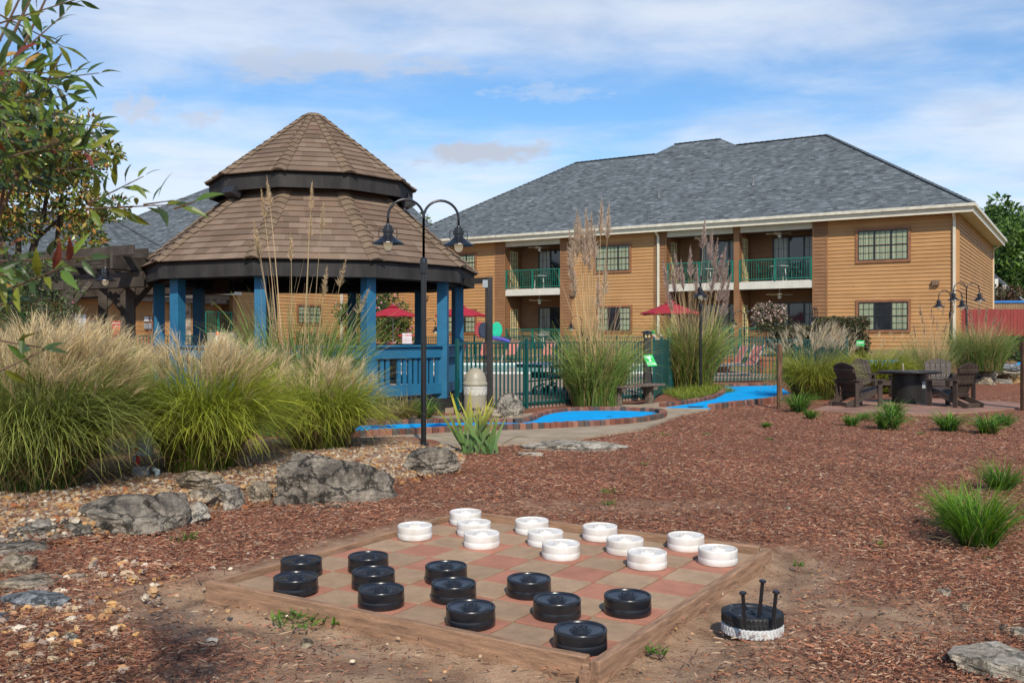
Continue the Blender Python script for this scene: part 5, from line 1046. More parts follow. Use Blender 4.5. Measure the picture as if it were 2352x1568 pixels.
rock('boulder', 'upright dark boulder joined to the right end of the big dark grey one', 320, 440, 1222, 1120, .45, 'dark', 13, rz=-.1)
rock('boulder', 'small dark boulder at the left foot of the big dark grey one', 140, 215, 1240, 1190, .3, 'dark', 14)
rock('boulder', 'pale smooth grey boulder half buried right of the big dark boulder', 395, 488, 1208, 1152, .35, 'pale', 4, rz=.3)
rock('boulder', 'grey tan lichen covered slab lying on top of the smaller boulders', 405, 525, 1130, 1074, .45, 'tan', 5, strata=.6)
rock('boulder', 'small tan boulder tucked under the lichen covered slab', 430, 498, 1155, 1120, .3, 'tan', 6)
rock('boulder', 'grey angular boulder between the lichen slab and the tan boulder', 492, 560, 1168, 1105, .35, 'grey', 7)
rock('boulder', 'squarish tan boulder touching the left end of the widest dark boulder', 556, 630, 1158, 1102, .3, 'tan', 8)
rock('boulder', 'flat layered grey boulder at the left edge, upper of the pair', -40, 85, 1258, 1205, .5, 'grey', 9, strata=.8)
rock('boulder', 'flat grey slab under the layered boulder at the left edge', -60, 120, 1282, 1235, .6, 'dark', 10, strata=.8)
rock('boulder', 'long tan grey slab rising to the right behind the layered boulder', 30, 150, 1250, 1182, .5, 'grey', 15, strata=.5)
rock('boulder', 'knobbly ochre rock with holes near the left edge', 15, 88, 1318, 1262, .26, 'tan', 11)
rock('boulder', 'low flat brown slab near the left edge below the knobbly rock', -30, 145, 1362, 1320, .35, 'tan', 12, strata=.7)
rock('boulder', 'blue grey pointed slab near the left edge below the flat brown slab', 5, 172, 1402, 1352, .28, 'slate', 16, tilt=-.25)
rock('boulder', 'small blue grey slab cut by the left edge', -40, 20, 1440, 1398, .25, 'slate', 17)
rock('boulder', 'large pale grey boulder cut by the right bottom corner', 2188, 2440, 1578, 1482, .5, 'pale', 18, rz=-.3, tilt=-.2)
rock('boulder', 'rough grey boulder behind the spiky iris beside the litter bin', 1132, 1206, 962, 903, .5, 'grey', 19, tilt=.3)
rock('boulder', 'lower tan grey rock behind the iris, left of the rough grey boulder', 1062, 1160, 965, 932, .6, 'tan', 20)
rock('flat_stone', 'wide flat tan stepping stone set flush in the mulch right of the iris', 1188, 1440, 1036, 1010, 1.0, 'pale', 21, flat=1)
rock('flat_stone', 'small pinkish flat stone in front of the wide stepping stone', 1190, 1250, 1047, 1037, .2, 'pale', 22)
rock('flat_stone', 'low tan flat stone beside the iris roots', 1005, 1048, 1040, 1026, .3, 'pale', 23)
k = 0
for (a, b, yb, yt, kd, dsc) in ((2232, 2282, 893, 862, 'tan', 'tan block at the left foot of the dry stone wall'), (2275, 2330, 890, 868, 'grey', 'grey block at the foot of the dry stone wall'), (2310, 2372, 893, 862, 'ochre', 'orange stone at the foot of the dry stone wall'), (2236, 2290, 868, 846, 'pale', 'pale stone in the middle of the dry stone wall'), (2285, 2340, 866, 848, 'tan', 'tan stone in the middle of the dry stone wall'), (2330, 2380, 866, 846, 'grey', 'grey stone at the right of the dry stone wall'), (2245, 2300, 848, 832, 'grey', 'upper grey stone of the dry stone wall'), (2282, 2372, 848, 833, 'slate', 'long flat blue grey capstone of the dry stone wall'), (2296, 2328, 834, 826, 'ochre', 'small brown stone lying on the capstone'), (2258, 2292, 834, 815, 'grey', 'upright grey stone left of the blue green above the wall')):
    k += 1; rock('wall_stone', dsc, a, b, yb, yt, 1.0 if yb > 880 else .9, kd, 30+k, Yat=28.0+.25*(893-yb)/10, group='stones of the dry stone wall')
RS = [(505, 560, 1288, 1268), ]
for (x, y, w, kd, dsc) in ((292, 1507, 26, 'ochre', 'ochre stone, rightmost of the loose stones near the bottom left'), (262, 1500, 18, 'ochre', 'small ochre stone left of the rightmost loose stone near the bottom left'), (236, 1506, 22, 'pale', 'smooth pale stone near the bottom left'), (165, 1466, 40, 'pale', 'long pale stone near the bottom left'), (157, 1396, 26, 'ochre', 'upright ochre stone right of the blue grey slab'), (703, 1475, 32, 'tan', 'chipped tan and white stone in front of the checkerboard'),
                           (2170, 1360, 34, 'pale', 'smooth white stone on the mulch right of the pegs'), (2218, 1392, 30, 'tan', 'tan stone right of the smooth white stone'), (2025, 1412, 20, 'tan', 'small tan stone between the pegs and the right boulder'), (2268, 1284, 26, 'ochre', 'dark ochre rock at the foot of the big liriope clump'), (2235, 1297, 20, 'tan', 'small tan rock left of the dark ochre rock'), (2312, 1440, 22, 'pale', 'pale stone above the right bottom boulder'), (2340, 1455, 40, 'pale', 'white flat stone at the right edge above the boulder'), (1810, 1165, 12, 'pale', 'tiny white stone far out on the mulch')):
    rock('stone', dsc, x-w/2, x+w/2, y+w*.3, y-w*.35, None, kd, int(x), cat_='stone', group='loose stones on the mulch')

# ---------------------------------------------------------------- furniture and small things
# litter bin
p = Vector(((1091.5-CX)/F*18.2, 18.2, 0)); b = thing('litter_bin', 'beige dome topped litter bin with a clear plastic liner beside the gazebo', 'litter bin', p)
M_bin = mat('beige plastic', (.33, .29, .21), .45, 0, .06, 3); t = MB(); t.lathe([(.205, 0), (.22, .02), (.222, .60), (.225, .62)], n=36); t.build('bin_body', M_bin, b, world=False, smooth=False)
t = MB(); t.lathe([(.236, .575), (.238, .60), (.236, .635), (.225, .64)]+[(.222*math.cos(a), .64+.285*math.sin(a)) for a in [PI/2*i/12 for i in range(12)]]+[(.001, .925)], n=40); t.build('dome_lid', M_bin, b, world=False, smooth=True)
t = MB(); prof = [(.228, .40+0), (.231, .45), (.229, .50), (.232, .56), (.226, .58)]; t.lathe(prof, n=60)
t.v = [tuple(Vector(v)*(1)+Vector((random.uniform(-.004, .004), random.uniform(-.004, .004), random.uniform(-.01, .01) if v[2] < .45 else 0))) for v in t.v]; t.build('liner', mat('clear plastic film', (.62, .60, .54), .12, 0, .2, 30, .8, 25, .9, col2=(.42, .38, .29)), b, world=False)
# sign: hole 3
hs = thing('hole_sign', 'tilted green mini golf sign reading Hole 3 on a black stake', 'sign', G(*zc(300, 1082), 0)); hb_ = hs.location; Yh = hb_.y
t = MB(); tp_ = A(*zc(268, 680), Yh-.1); t.tube([hb_, tp_], .016, 8); t.build('stake', M_blkm, hs)
c4 = [A(*zc(185, 573), Yh-.03), A(*zc(285, 570), Yh-.03), A(*zc(337, 686), Yh-.22), A(*zc(239, 691), Yh-.22)]
X_ = ((c4[1]-c4[0])+(c4[2]-c4[3]))/2; Yv = ((c4[0]-c4[3])+(c4[1]-c4[2]))/2; nn = X_.cross(Yv).normalized(); nn = nn if nn.y < 0 else -nn; ex = X_.normalized(); ey = nn.cross(ex).normalized(); sk = Yv.dot(ex)/Yv.dot(ey)
t = MB(); bk_ = [q-nn*.012 for q in c4]; t.add(c4+bk_, [(0, 3, 2, 1), (4, 5, 6, 7), (0, 1, 5, 4), (1, 2, 6, 5), (2, 3, 7, 6), (3, 0, 4, 7)]); t.build('sign_board', mat('bright green sign', (.0, .50, .09), .45, var=.02), hs)
cc_ = sum(c4, Vector())/4; Rm = Matrix((ex, ey, nn)).transposed()
def sk_text(s_, fy, fx, size, w=.0):
    o = text(s_, (0, 0, 0), 0, size, (.93, .95, .93), hs, Rm=Rm, bold=size*.03); me = o.data
    for v in me.vertices: v.co.x += sk*v.co.y
    o.location = cc_+Yv*fy+X_*fx+nn*.002-hs.location
sk_text('Hole', .30, .0, .082); sk_text('3', .03, -.0, .13); sk_text('For your safety', -.22, 0, .028); sk_text('please do not step', -.295, 0, .028); sk_text('on rocks or bricks', -.37, 0, .028)
# bench
bn = thing('bench', 'weathered grey brown wooden bench without a back beside the reed grass', 'bench', G(*zc(235, 1095), 0)); M_bw = mat('weathered bench wood', (.17, .13, .10), .85, 0, .25, 3, .5, 60, .2, stretch=(1, 6, 6)); Yb = bn.location.y
aL = A(1405, 893, Yb-.9); aR = A(*zc(345, 908), Yb+.25); aL.z = aR.z = .45; dv = (aR-aL).normalized(); rv = Vector((-dv.y, dv.x, 0))
for q in (-.11, .11): t = MB(); t.bar(aL+rv*q, aR+rv*q, .20, .045); t.build('seat_board', M_bw, bn, bevel=.006)
for f_ in (.12, .80):
    t = MB(); pp = aL.lerp(aR, f_); t.box((pp.x, pp.y, .20), (.15, .15, .42), math.atan2(dv.y, dv.x)); t.build('leg', M_bw, bn, bevel=.008); t = MB(); t.bar(pp-rv*.19+Vector((0, 0, -.065)), pp+rv*.19+Vector((0, 0, -.065)), .13, .08); t.build('support', M_bw, bn, bevel=.006)
# bollard post lamp
pb = Vector(((1487-CX)/F*22.4, 22.4, 0)); b = thing('bollard_light', 'black square post with a lantern cap between the fence and the hole 3 sign', 'bollard light', pb); t = MB(); t.box((0, 0, .74), (.15, .15, 1.48)); t.build('post', mat('matt black post', (.025, .024, .023), .7), b, world=False, bevel=.005)
t = MB(); t.box((0, 0, 1.50), (.19, .19, .02)); t.box((0, 0, 1.615), (.19, .19, .02)); t.lathe([(.15, 1.62), (.13, 1.65), (.01, 1.68)], n=4); 
for sx in (-1, 0, 1):
    for sy in (-1, 0, 1):
        if sx or sy: t.box((sx*.08, sy*.08, 1.56), (.02, .02, .1))
lc = t.build('lantern', M_blkm, b, world=False); t = MB(); t.box((0, 0, 1.56), (.12, .12, .1)); t.build('lens', mat('amber lens', (.6, .45, .22), .3), lc, world=False)
copy_tree(b, 'black square lantern post half hidden by the tall reeds right of the first', (A(1553, 0, 28).x, 28, 0))
# wooden posts
for (x0, x1, yt, yb, lab) in ((1784, 1797, 790, 938, 'round weathered brown post left of the fire table patio'), (2345, 2372, 785, 942, 'brown wooden post cut by the right edge')):
    p = G((x0+x1)/2, yb, 0); w = (x1-x0)/F*p.y; z = CAMZ+(HY-yt)/F*p.y; t = MB(p); t.lathe([(w/2*1.02, -.05), (w/2, .05), (w/2*.98, z-.02), (w/2*.9, z), (.001, z+.003)], p, 14); o = t.build('wooden_post', mat('brown timber post', (.15, .085, .05), .85, 0, .3, 4, .5, 30, .2, stretch=(5, 5, .6))); o.location = p; setp(o, lab, 'post', 'wooden posts by the patio')
# fire table
fp = Vector(((2089-CX)/F*21.25, 21.25, .03)); ft = thing('fire_table', 'round black fire table with a drum base in the middle of the four chairs', 'fire table', fp); M_ft = mat('dark bronze metal', (.022, .020, .019), .45, .3, .15, 3)
t = MB(); t.lathe([(.385, 0), (.395, .015), (.385, .03), (.375, .03), (.375, .66), (.36, .68)], n=40); t.build('drum_base', M_ft, ft, world=False); t = MB(); t.lathe([(.60, .665), (.675, .68), (.688, .70), (.684, .718), (.67, .722), (.24, .722), (.22, .705), (.001, .705)], n=56); t.build('table_top', M_ft, ft, world=False)
t = MB(); t.lathe([(.22, .712), (.21, .73), (.001, .728)], n=30); t.build('burner', mat('lava rock', (.10, .09, .09), .9, 0, .4, 20, 1, 40), ft, world=False); t = MB(); a = R(-62); ca_ = Matrix.Rotation(a+PI/2, 3, 'Z'); t.box((.379*math.cos(a), .379*math.sin(a), .42), (.105, .004, .15), ca_); t.build('safety_label', mat('grey paper label', (.42, .43, .43), .6), ft, world=False)
t = MB(); t.box((.382*math.cos(R(-108)), .382*math.sin(R(-108)), .16), (.012, .01, .06)); t.build('door_latch', M_blkm, ft, world=False)
t = MB(); q = fp+Vector((-.13, .05, .722)); t.lathe([(.022, 0), (.022, .08), (.026, .085), (.026, .10), (.020, .105), (.02, .15), (.012, .17)], n=14); o = t.build('tiki_bottle', mat('mottled tan glass', (.33, .28, .19), .4, 0, .4, 40)); o.location = q; setp(o, 'small mottled tan bottle standing on the fire table', 'bottle')
# adirondack chair (faces -y, origin under the seat)
M_ad = mat('dark brown poly lumber', (.062, .043, .033), .62, 0, .15, 3, .08, 60, .4)
ad = thing('adirondack_chair', '', 'chair', (0, 0, 0), 0, 'adirondack chairs round the fire table')
for sx in (-1, 1):
    t = MB(); t.bar((sx*.26, -.36, .34), (sx*.26, .52, .03), .028, .12); t.build('rear_leg', M_ad, ad, world=False, bevel=.003)
    t = MB(); t.box((sx*.30, -.36, .27), (.03, .11, .56)); t.build('front_leg', M_ad, ad, world=False, bevel=.003)
    t = MB(); t.box((sx*.30, .26, .28), (.03, .10, .56)); t.build('arm_post', M_ad, ad, world=False, bevel=.003)
    t = MB(); t.add([(sx*.26, -.44, .56), (sx*.41, -.42, .56), (sx*.42, -.2, .56), (sx*.36, .34, .56), (sx*.28, .36, .56), (sx*.27, -.2, .56)]+[(sx*.26, -.44, .585), (sx*.41, -.42, .585), (sx*.42, -.2, .585), (sx*.36, .34, .585), (sx*.28, .36, .585), (sx*.27, -.2, .585)], [(5, 4, 3, 2, 1, 0), (6, 7, 8, 9, 10, 11)]+[(i, (i+1) % 6, 6+(i+1) % 6, 6+i) for i in range(6)]); t.build('armrest', M_ad, ad, world=False, bevel=.003)
t = MB()
for k in range(6): y_ = -.36+k*.088; t.box((0, y_, .385-.33*(y_+.36)), (.56, .08, .02), Matrix.Rotation(-R(18), 3, 'X'))
t.build('seat', M_ad, ad, world=False, bevel=.002)
bt_ = Matrix.Rotation(R(-22), 3, 'X'); base = Vector((0, .10, .20)); ttt = []
t = MB(); hs5 = (.70, .785, .815, .785, .70)
for k in range(5):
    x_ = (k-2)*.112; h = hs5[k]; fanx = (k-2)*.016; hf = lambda q: .80-1.25*(x_+q)**2; top = [(-.052, h-.02 if k < 2 else h), (.052, h if k <= 2 else h-.02)]
    prof_ = [(-.050, 0), (.050, 0), (.056, hf(.056)), (.028, hf(.028)), (0, hf(0)), (-.028, hf(-.028)), (-.056, hf(-.056))]
    f_ = [base+bt_ @ Vector((x_+a+fanx*b/h, -.012, b)) for a, b in prof_]; b_ = [base+bt_ @ Vector((x_+a+fanx*b/h, .012, b)) for a, b in prof_]; n = len(f_)
    t.add(f_+b_, [tuple(range(n)), tuple(range(2*n-1, n-1, -1))]+[(i, n+i, n+(i+1) % n, (i+1) % n) for i in range(n)])
bo = t.build('backrest', M_ad, ad, world=False); t = MB()
for zz, w_ in ((.06, .58), (.36, .66), (.62, .60)): t.box(base+bt_ @ Vector((0, .03, zz)), (w_, .03, .075), bt_)
t.build('back_rail', M_ad, bo, world=False, bevel=.003); t = MB()
for zz in (.36, .62):
    for k in range(5):
        for dx in (-.022, .022): t.box(base+bt_ @ Vector(((k-2)*.115+dx, -.014, zz)), (.010, .004, .010), bt_)
t.build('screws', mat('pale screw caps', (.45, .44, .42), .4), bo, world=False)
t = MB(); t.box((0, -.38, .34), (.56, .025, .10)); t.box((0, .44, .055), (.52, .03, .08)); t.build('stretcher', M_ad, ad, world=False, bevel=.003)
def face(o, px, py, hd, label, first=False):
    p = G(px, py, .03); a = math.atan2(hd[0], -hd[1])
    if first: o.location = p; o.rotation_euler = (0, 0, a); o['label'] = label; return o
    return copy_tree(o, label, p, a)
pA_ = [(1968, 932, 'dark brown adirondack chair at the front left of the fire table, seen from behind', (.93, .37)), (2000, 910, 'grey brown adirondack chair behind the front left one, facing the viewer', (.45, -.89)), (2158, 911, 'grey brown adirondack chair behind the fire table on the right, facing the viewer', (-.30, -.95)), (2190, 933, 'dark brown adirondack chair at the front right of the fire table, seen from behind', (-.48, .88))]
for k in (1, 2, 3): face(ad, pA_[k][0], pA_[k][1], pA_[k][3], pA_[k][2])
face(ad, pA_[0][0], pA_[0][1], pA_[0][3], pA_[0][2], True)
# market umbrellas
M_red = mat('crimson canvas', (.36, .012, .028), .75, 0, .06, 2); um = thing('patio_umbrella', 'crimson patio umbrella in the middle of the gazebo opening', 'umbrella', (0, 0, 0), 0, 'crimson umbrellas round the pool'); t = MB(); t.tube([(0, 0, 0), (0, 0, 2.78)], .022, 8); t.lathe([(.28, 0), (.28, .06), (.04, .1)], n=18); t.build('pole', mat('grey aluminium', (.3, .31, .32), .4, .5), um, world=False)
t = MB(); r0 = 1.25; n = 8; apex = Vector((0, 0, 2.70)); rim = [Vector((r0*math.cos(2*PI*k/n), r0*math.sin(2*PI*k/n), 2.22)) for k in range(n)]; m1 = [p.lerp(apex, .85)+Vector((0, 0, .0)) for p in rim]; md_ = [rim[k].lerp(rim[(k+1) % n], .5)+Vector((0, 0, .03)) for k in range(n)]
vs = [apex+Vector((0, 0, -.02))]+rim+md_; fs = [(0, 1+k, 1+n+k) for k in range(n)]+[(0, 1+n+k, 1+(k+1) % n) for k in range(n)]; t.add(vs, fs)
lo = [p-Vector((0, 0, .05)) for p in rim]+[p-Vector((0, 0, .05)) for p in md_]; t.add(rim+md_+lo, [(k, n+k, 3*n+k, 2*n+k) for k in range(n)]+[(n+k, (k+1) % n, 2*n+(k+1) % n, 3*n+k) for k in range(n)])
t.add([Vector((0, 0, 2.76))]+[Vector((.3*math.cos(2*PI*k/8), .3*math.sin(2*PI*k/8), 2.64)) for k in range(8)], [(0, 1+k, 1+(k+1) % 8) for k in range(8)]); t.build('canopy', M_red, um, world=False); t = MB(); t.lathe([(.02, 2.75), (.03, 2.78), (.012, 2.84)], n=8)
for k in range(8): t.tube([Vector((0, 0, 2.05)), rim[k].lerp(apex, .5)-Vector((0, 0, .03))], .009, 4)
t.build('ribs', MATS['grey aluminium'], um, world=False)
um.location = (A(903, 0, 44).x, 44, .32); um.rotation_euler = (0, 0, .2)
copy_tree(um, 'crimson patio umbrella behind the right gazebo posts', (A(1058, 0, 43).x, 43, .31), .5); copy_tree(um, 'crimson patio umbrella left of the tall reeds with its white downspout behind', (A(1540, 0, 37.5).x, 37.5, .26), .1, 1.0)
# sun loungers (head towards +y)
M_sal = mat('salmon mesh fabric', (.62, .215, .16), .7, 0, .06, 3); M_al = mat('champagne grey frame', (.30, .285, .26), .4, .4)
sl_ = thing('sun_lounger', 'salmon mesh sun lounger just right of the utility post, behind the picket fence', 'sun lounger', (0, 0, 0), 0, 'salmon sun loungers round the pool')
t = MB(); t.bar((0, -1.25, .36), (0, .0, .36), .56, .015); t.build('seat', M_sal, sl_, world=False); t = MB(); t.bar((0, .0, .36), (0, .36, 1.02), .54, .015); t.build('backrest', M_sal, sl_, world=False)
for s_ in (-1, 1):
    t = MB(); t.tube([(s_*.3, -1.3, .36), (s_*.3, .02, .37), (s_*.3, .38, 1.06)], .022, 6); t.build('side_rail', M_al, sl_, world=False)
    t = MB(); t.tube([(s_*.31, -1.15, 0), (s_*.31, -1.0, .34)], .02, 6); t.build('leg', M_al, sl_, world=False); t = MB(); t.tube([(s_*.31, -.5, .34), (s_*.31, .05, .40), (s_*.31, .35, .25), (s_*.31, .5, 0)], .02, 6); t.build('leg', M_al, sl_, world=False)
Ls = [(1110, 44.2, 'salmon sun lounger just right of the utility post, behind the picket fence'), (1172, 45.0, 'salmon sun lounger, second to the right of the utility post'), (1255, 44.6, 'salmon sun lounger behind the table tennis table'), (1052, 44.2, 'salmon sun lounger between the gazebo and the utility post'), (1404, 43.5, 'salmon sun lounger between the reed grass and the bollard light'), (886, 44, 'salmon sun lounger back showing above the gazebo railing, left one'), (927, 44, 'salmon sun lounger back showing above the gazebo railing, right one')]
for k, (x, Y, lab) in enumerate(Ls):
    loc = (A(x, 0, Y).x, Y, dz(0, Y)); 
    if k == 0: sl_.location = loc; sl_.rotation_euler = (0, 0, R(-38))
    else: copy_tree(sl_, lab, loc, R(-38+random.uniform(-6, 6) if x < 1300 or k > 4 else 20))
for (x, Y, rz, lab) in ((1690, 34.2, -78, 'salmon sun lounger behind the blue green, farther of the two'), (1722, 31.9, -72, 'salmon sun lounger behind the blue green, nearer of the two')): copy_tree(sl_, lab, (A(x, 0, Y).x, Y, .2), R(rz))
for (x, Y, lab) in ((1660, 34.5, 'terracotta planter left of the right hand sun loungers'), (1757, 33.5, 'terracotta planter right of the right hand sun loungers')):
    q = Vector((A(x, 0, Y).x, Y, .2)); t = MB(q); t.lathe([(.22, 0), (.34, .5), (.38, .52), (.38, .62), (.34, .62), (.33, .55), (.001, .55)], q, 24); o = t.build('planter', mat('terracotta', (.36, .13, .07), .8, 0, .12, 4)); o.location = q; setp(o, lab, 'planter', 'terracotta planters')
# table tennis table
c0 = Vector((1.38, 22.7, dz(0, 22.0))); tt = thing('table_tennis_table', 'dark blue table tennis table on a black wheeled frame behind the fence', 'table tennis table', c0, R(63)); M_tt = mat('blue table top', (.02, .07, .20), .3, 0, .05, 2)
t = MB(); t.box((-.69, 0, .75), (1.36, 1.52, .02)); t.box((.69, 0, .75), (1.36, 1.52, .02)); t.build('table_top', M_tt, tt, world=False); t = MB()
for sy in (-1, 1): t.box((0, sy*.755, .7625), (2.74, .02, .003))
for sx in (-1, 1): t.box((sx*1.36, 0, .7625), (.02, 1.49, .003))
t.box((0, 0, .7625), (2.68, .01, .003)); t.build('boundary_line', mat('white line paint', (.8, .8, .8), .5), tt, world=False)
t = MB()
for sx in (-1, 1): t.box((sx*.69, -.75, .71), (1.36, .03, .06)); t.box((sx*.69, .75, .71), (1.36, .03, .06)); t.box((sx*1.35, 0, .71), (.03, 1.5, .06))
t.box((-1.12, 0, .50), (.03, .95, .15)); t.bar((-1.1, -.6, .34), (1.1, -.6, .34), .03, .03); t.bar((-1.1, .6, .34), (1.1, .6, .34), .03, .03)
t.build('apron', M_blkm, tt, world=False)
for sx in (-1, 1):
    for sy in (-1, 1):
        t = MB(); t.box((sx*1.15, sy*.62, .35), (.05, .05, .70)); t.build('leg', M_blkm, tt, world=False)
        t = MB(); t.box((sx*.38, sy*.62, .40), (.05, .05, .5)); t.bar((sx*.38-.28, sy*.62, .18), (sx*.38+.28, sy*.62, .24), .04, .04); t.build('support_frame', M_blkm, tt, world=False)
        for wx in (-.26, .22):
            t = MB(); Rx = Matrix.Rotation(PI/2, 3, 'X'); t.lathe([(.03, -.02), (.088, -.02), (.095, -.01), (.095, .01), (.088, .02), (.03, .02)], (sx*.38+wx, sy*.62, .095), 20, Rx); t.build('caster', M_rub, tt, world=False)
for (y_, z_, sz, xx) in ((0, .71, .06, -1.367), (-.12, .50, .10, -1.137)):
    o = text('JOOLA', (xx-.002, y_, z_), -PI/2, sz, (.8, .8, .8), tt, off=1); o.location = (xx-.003, y_, z_)
# kickboards hung on the fence
for (x, y, Y, colr, lab, nm) in ((1102, 757, 42, (.32, .03, .035), 'dark red kickboard left of the utility post', 'kickboard'), (1112, 758, 41.9, (.012, .02, .045), 'navy kickboard right behind the utility post', 'kickboard'), (1141, 758, 41.8, (.0, .42, .24), 'green kickboard just right of the utility post', 'kickboard')):
    q = A(x, y, Y); t = MB(q); Rx = Matrix.Rotation(PI/2, 3, 'X'); t.lathe([(.22, -.03), (.25, 0), (.22, .03)], q, 24, Rx); o = t.build(nm, mat('foam '+str(colr), colr, .6)); o.location = q; o.scale = (1, 1, 1.45); setp(o, lab, 'kickboard', 'foam kickboards on the fence')
q = A(1148, 780, 41.6); t = MB(q); t.tube([q+Vector((-.4, 0, .1)), q+Vector((.1, .05, .03)), q+Vector((.45, 0, -.1))], .09, 10); o = t.build('pool_noodle', mat('violet foam', (.05, .04, .30), .6)); o.location = q; setp(o, 'short violet foam noodle hanging on the fence under the kickboards', 'noodle')
# NO DIVING signs
def flat_sign(name, label, x0, y0, x1, y1, Y, colr, lines):
    a, b = A(x0, y1, Y), A(x1, y0, Y); c = (a+b)/2; o_ = thing(name, label, 'sign', c); w, h = b.x-a.x, b.z-a.z; t = MB(); t.box((0, 0, 0), (w, .02, h)); t.build('board', mat('sign face '+str(colr), colr, .5, var=.03), o_, world=False)
    for (txt, dz_, sz, cl) in lines: o = text(txt, (0, -.014, dz_*h), 0, sz*h, cl, o_, off=1); o.location = (0, -.014, dz_*h)
    return o_
rows_ = [('NO DIVING', .36, .2, (.5, .02, .04))]+[('NO RUNNING  NO GLASS', .2-.085*k, .055, (.45, .06, .07)) for k in range(7)]
flat_sign('pool_sign', 'white NO DIVING rules sign with red print seen through the gazebo', 924, 765, 946, 804, 42, (.62, .6, .6), rows_)
flat_sign('pool_sign', 'white NO DIVING sign with red print just above the slatted gate', 1500, 768, 1525, 783, 33, (.62, .6, .6), [('NO DIVING', .05, .6, (.5, .02, .04))])
flat_sign('golf_sign', 'little green golf sign tucked between the hedge and the yellow grass', *S(3425, 1361), *S(3457, 1384), 28, (.0, .45, .09), [('HOLE', .1, .45, (.9, .95, .9))])
flat_sign('golf_sign', 'little green golf sign above the slatted gate', *S(2606, 1321), *S(2622, 1336), 34, (.0, .45, .09), [])
# electric meter box in the grass
eb = thing('meter_box', 'pale blue grey electric box on a metal stand between the left and middle plume grasses', 'electric box', G(332, 1100, .12)); e0_ = eb.location.copy(); M_eb = mat('faded blue grey enamel', (.27, .33, .34), .6, 0, .1, 8)
t = MB(); t.box((.0, 0, .36), (.135, .12, .26)); t.build('housing', M_eb, eb, world=False, bevel=.01); t = MB(); t.box((0.01, -.075, .37), (.10, .03, .16)); t.box((-.07, -.05, .21), (.06, .05, .03), Matrix.Rotation(.5, 3, 'Y')); t.build('cover', M_eb, eb, world=False, bevel=.008); t = MB(); t.box((-.02, 0, .06), (.16, .10, .13)); t.build('stand', mat('bare zinc box', (.33, .33, .32), .55, .4), eb, world=False, bevel=.004)
t = MB(); t.tube([(.09, -.02, .1), (.14, -.04, .09), (.15, -.06, -.02)], .028, 8); t.build('elbow_pipe', MATS['faded blue grey enamel'], eb, world=False, smooth=True); t = MB(); t.box((-.03, -.085, .20), (.035, .006, .08)); t.box((-.045, -.092, .30), (.03, .004, .03)); t.build('warning_tag', mat('red tag', (.5, .03, .03), .5), eb, world=False)
# red fence and tan fence at the right, porch behind
def board_fence(name, label, a, b, zt_, zb, mt, w=.14, dog=True):
    f = thing(name, label, 'fence', (a[0], a[1], zb)); a = Vector((a[0], a[1], 0)); b = Vector((b[0], b[1], 0)); L_ = (b-a).length; d = (b-a)/L_; az = math.atan2(d.y, d.x); n = int(L_/w); t = MB()
    for k in range(n):
        p = a+d*((k+.5)*w); h = zt_-zb+random.uniform(-.02, .02); c = w*.46; pts = [(-c, 0), (c, 0), (c, h-.04), (c-.03, h), (-c+.03, h), (-c, h-.04)]; r = Vector((-d.y, d.x, 0))*.012
        v = [p+d*x_+Vector((0, 0, zb+z_)) for x_, z_ in pts]; t.add([q-r for q in v]+[q+r for q in v], [(0, 1, 2, 3, 4, 5), (11, 10, 9, 8, 7, 6)]+[(i, 6+i, 6+(i+1) % 6, (i+1) % 6) for i in range(6)])
    t.build('boards', mt, f); t = MB(); r = Vector((-d.y, d.x, 0))*.04
    for z_ in (.3, .85): t.bar(a+r+Vector((0, 0, zb+(zt_-zb)*z_)), b+r+Vector((0, 0, zb+(zt_-zb)*z_)), .04, .08)
    t.build('rail', mt, f); return f
a_ = A(2196, 0, 40.5); b_ = A(2480, 0, 40.0); board_fence('red_fence', 'barn red board fence right of the hotel end wall', (a_.x, a_.y), (b_.x, b_.y), 2.75, .7, mat('barn red paint', (.24, .028, .024), .7, 0, .12, 2, stretch=(4, 4, .5)))
a_ = A(2262, 0, 55); b_ = A(2520, 0, 54); board_fence('tan_fence', 'tan board fence behind the red one with a blue top edge', (a_.x, a_.y), (b_.x, b_.y), 3.55, .9, mat('tan fence boards', (.27, .17, .09), .8, 0, .12, 2)); t = MB(); t.bar((a_.x, a_.y-.05, 3.62), (b_.x, b_.y-.05, 3.62), .08, .13); o = t.build('cap_rail', mat('blue rail', (.02, .16, .5), .5)); o.parent = bpy.data.objects['tan_fence']; o.location = -Vector(o.parent.location)
pw = thing('neighbour_house', 'sliver of a house with white porch posts and a red wall beyond the fences', 'building', A(2300, 700, 72)); t = MB(); q0 = A(2258, 0, 70); q1 = A(2345, 0, 68)
t.add([A(2276, 622, 70), A(2352, 692, 64), A(2352, 702, 64), A(2276, 630, 70), A(2276, 622, 80), A(2352, 676, 80), A(2352, 690, 80), A(2276, 630, 80)], [(0, 3, 2, 1), (0, 1, 5, 4), (3, 7, 6, 2)]); t.build('porch_roof', mat('grey porch roof', (.30, .31, .31), .7), pw)
for x, yt in ((2287, 640), (2305, 655), (2327, 675)): t = MB(); a, b = A(x, yt, 67), A(x, 716, 67); t.bar(a, b, .24, .24, (0, 1, 0)); t.build('porch_post', M_panel, pw)
t = MB(); a, b = A(2262, 640, 71), A(2345, 720, 71); t.box(((a.x+b.x)/2-1, 71, (a.z+b.z)/2-1.2), (b.x-a.x, .3, a.z-b.z+.5)); t.build('wall', mat('dull red wall', (.16, .03, .03), .8), pw)
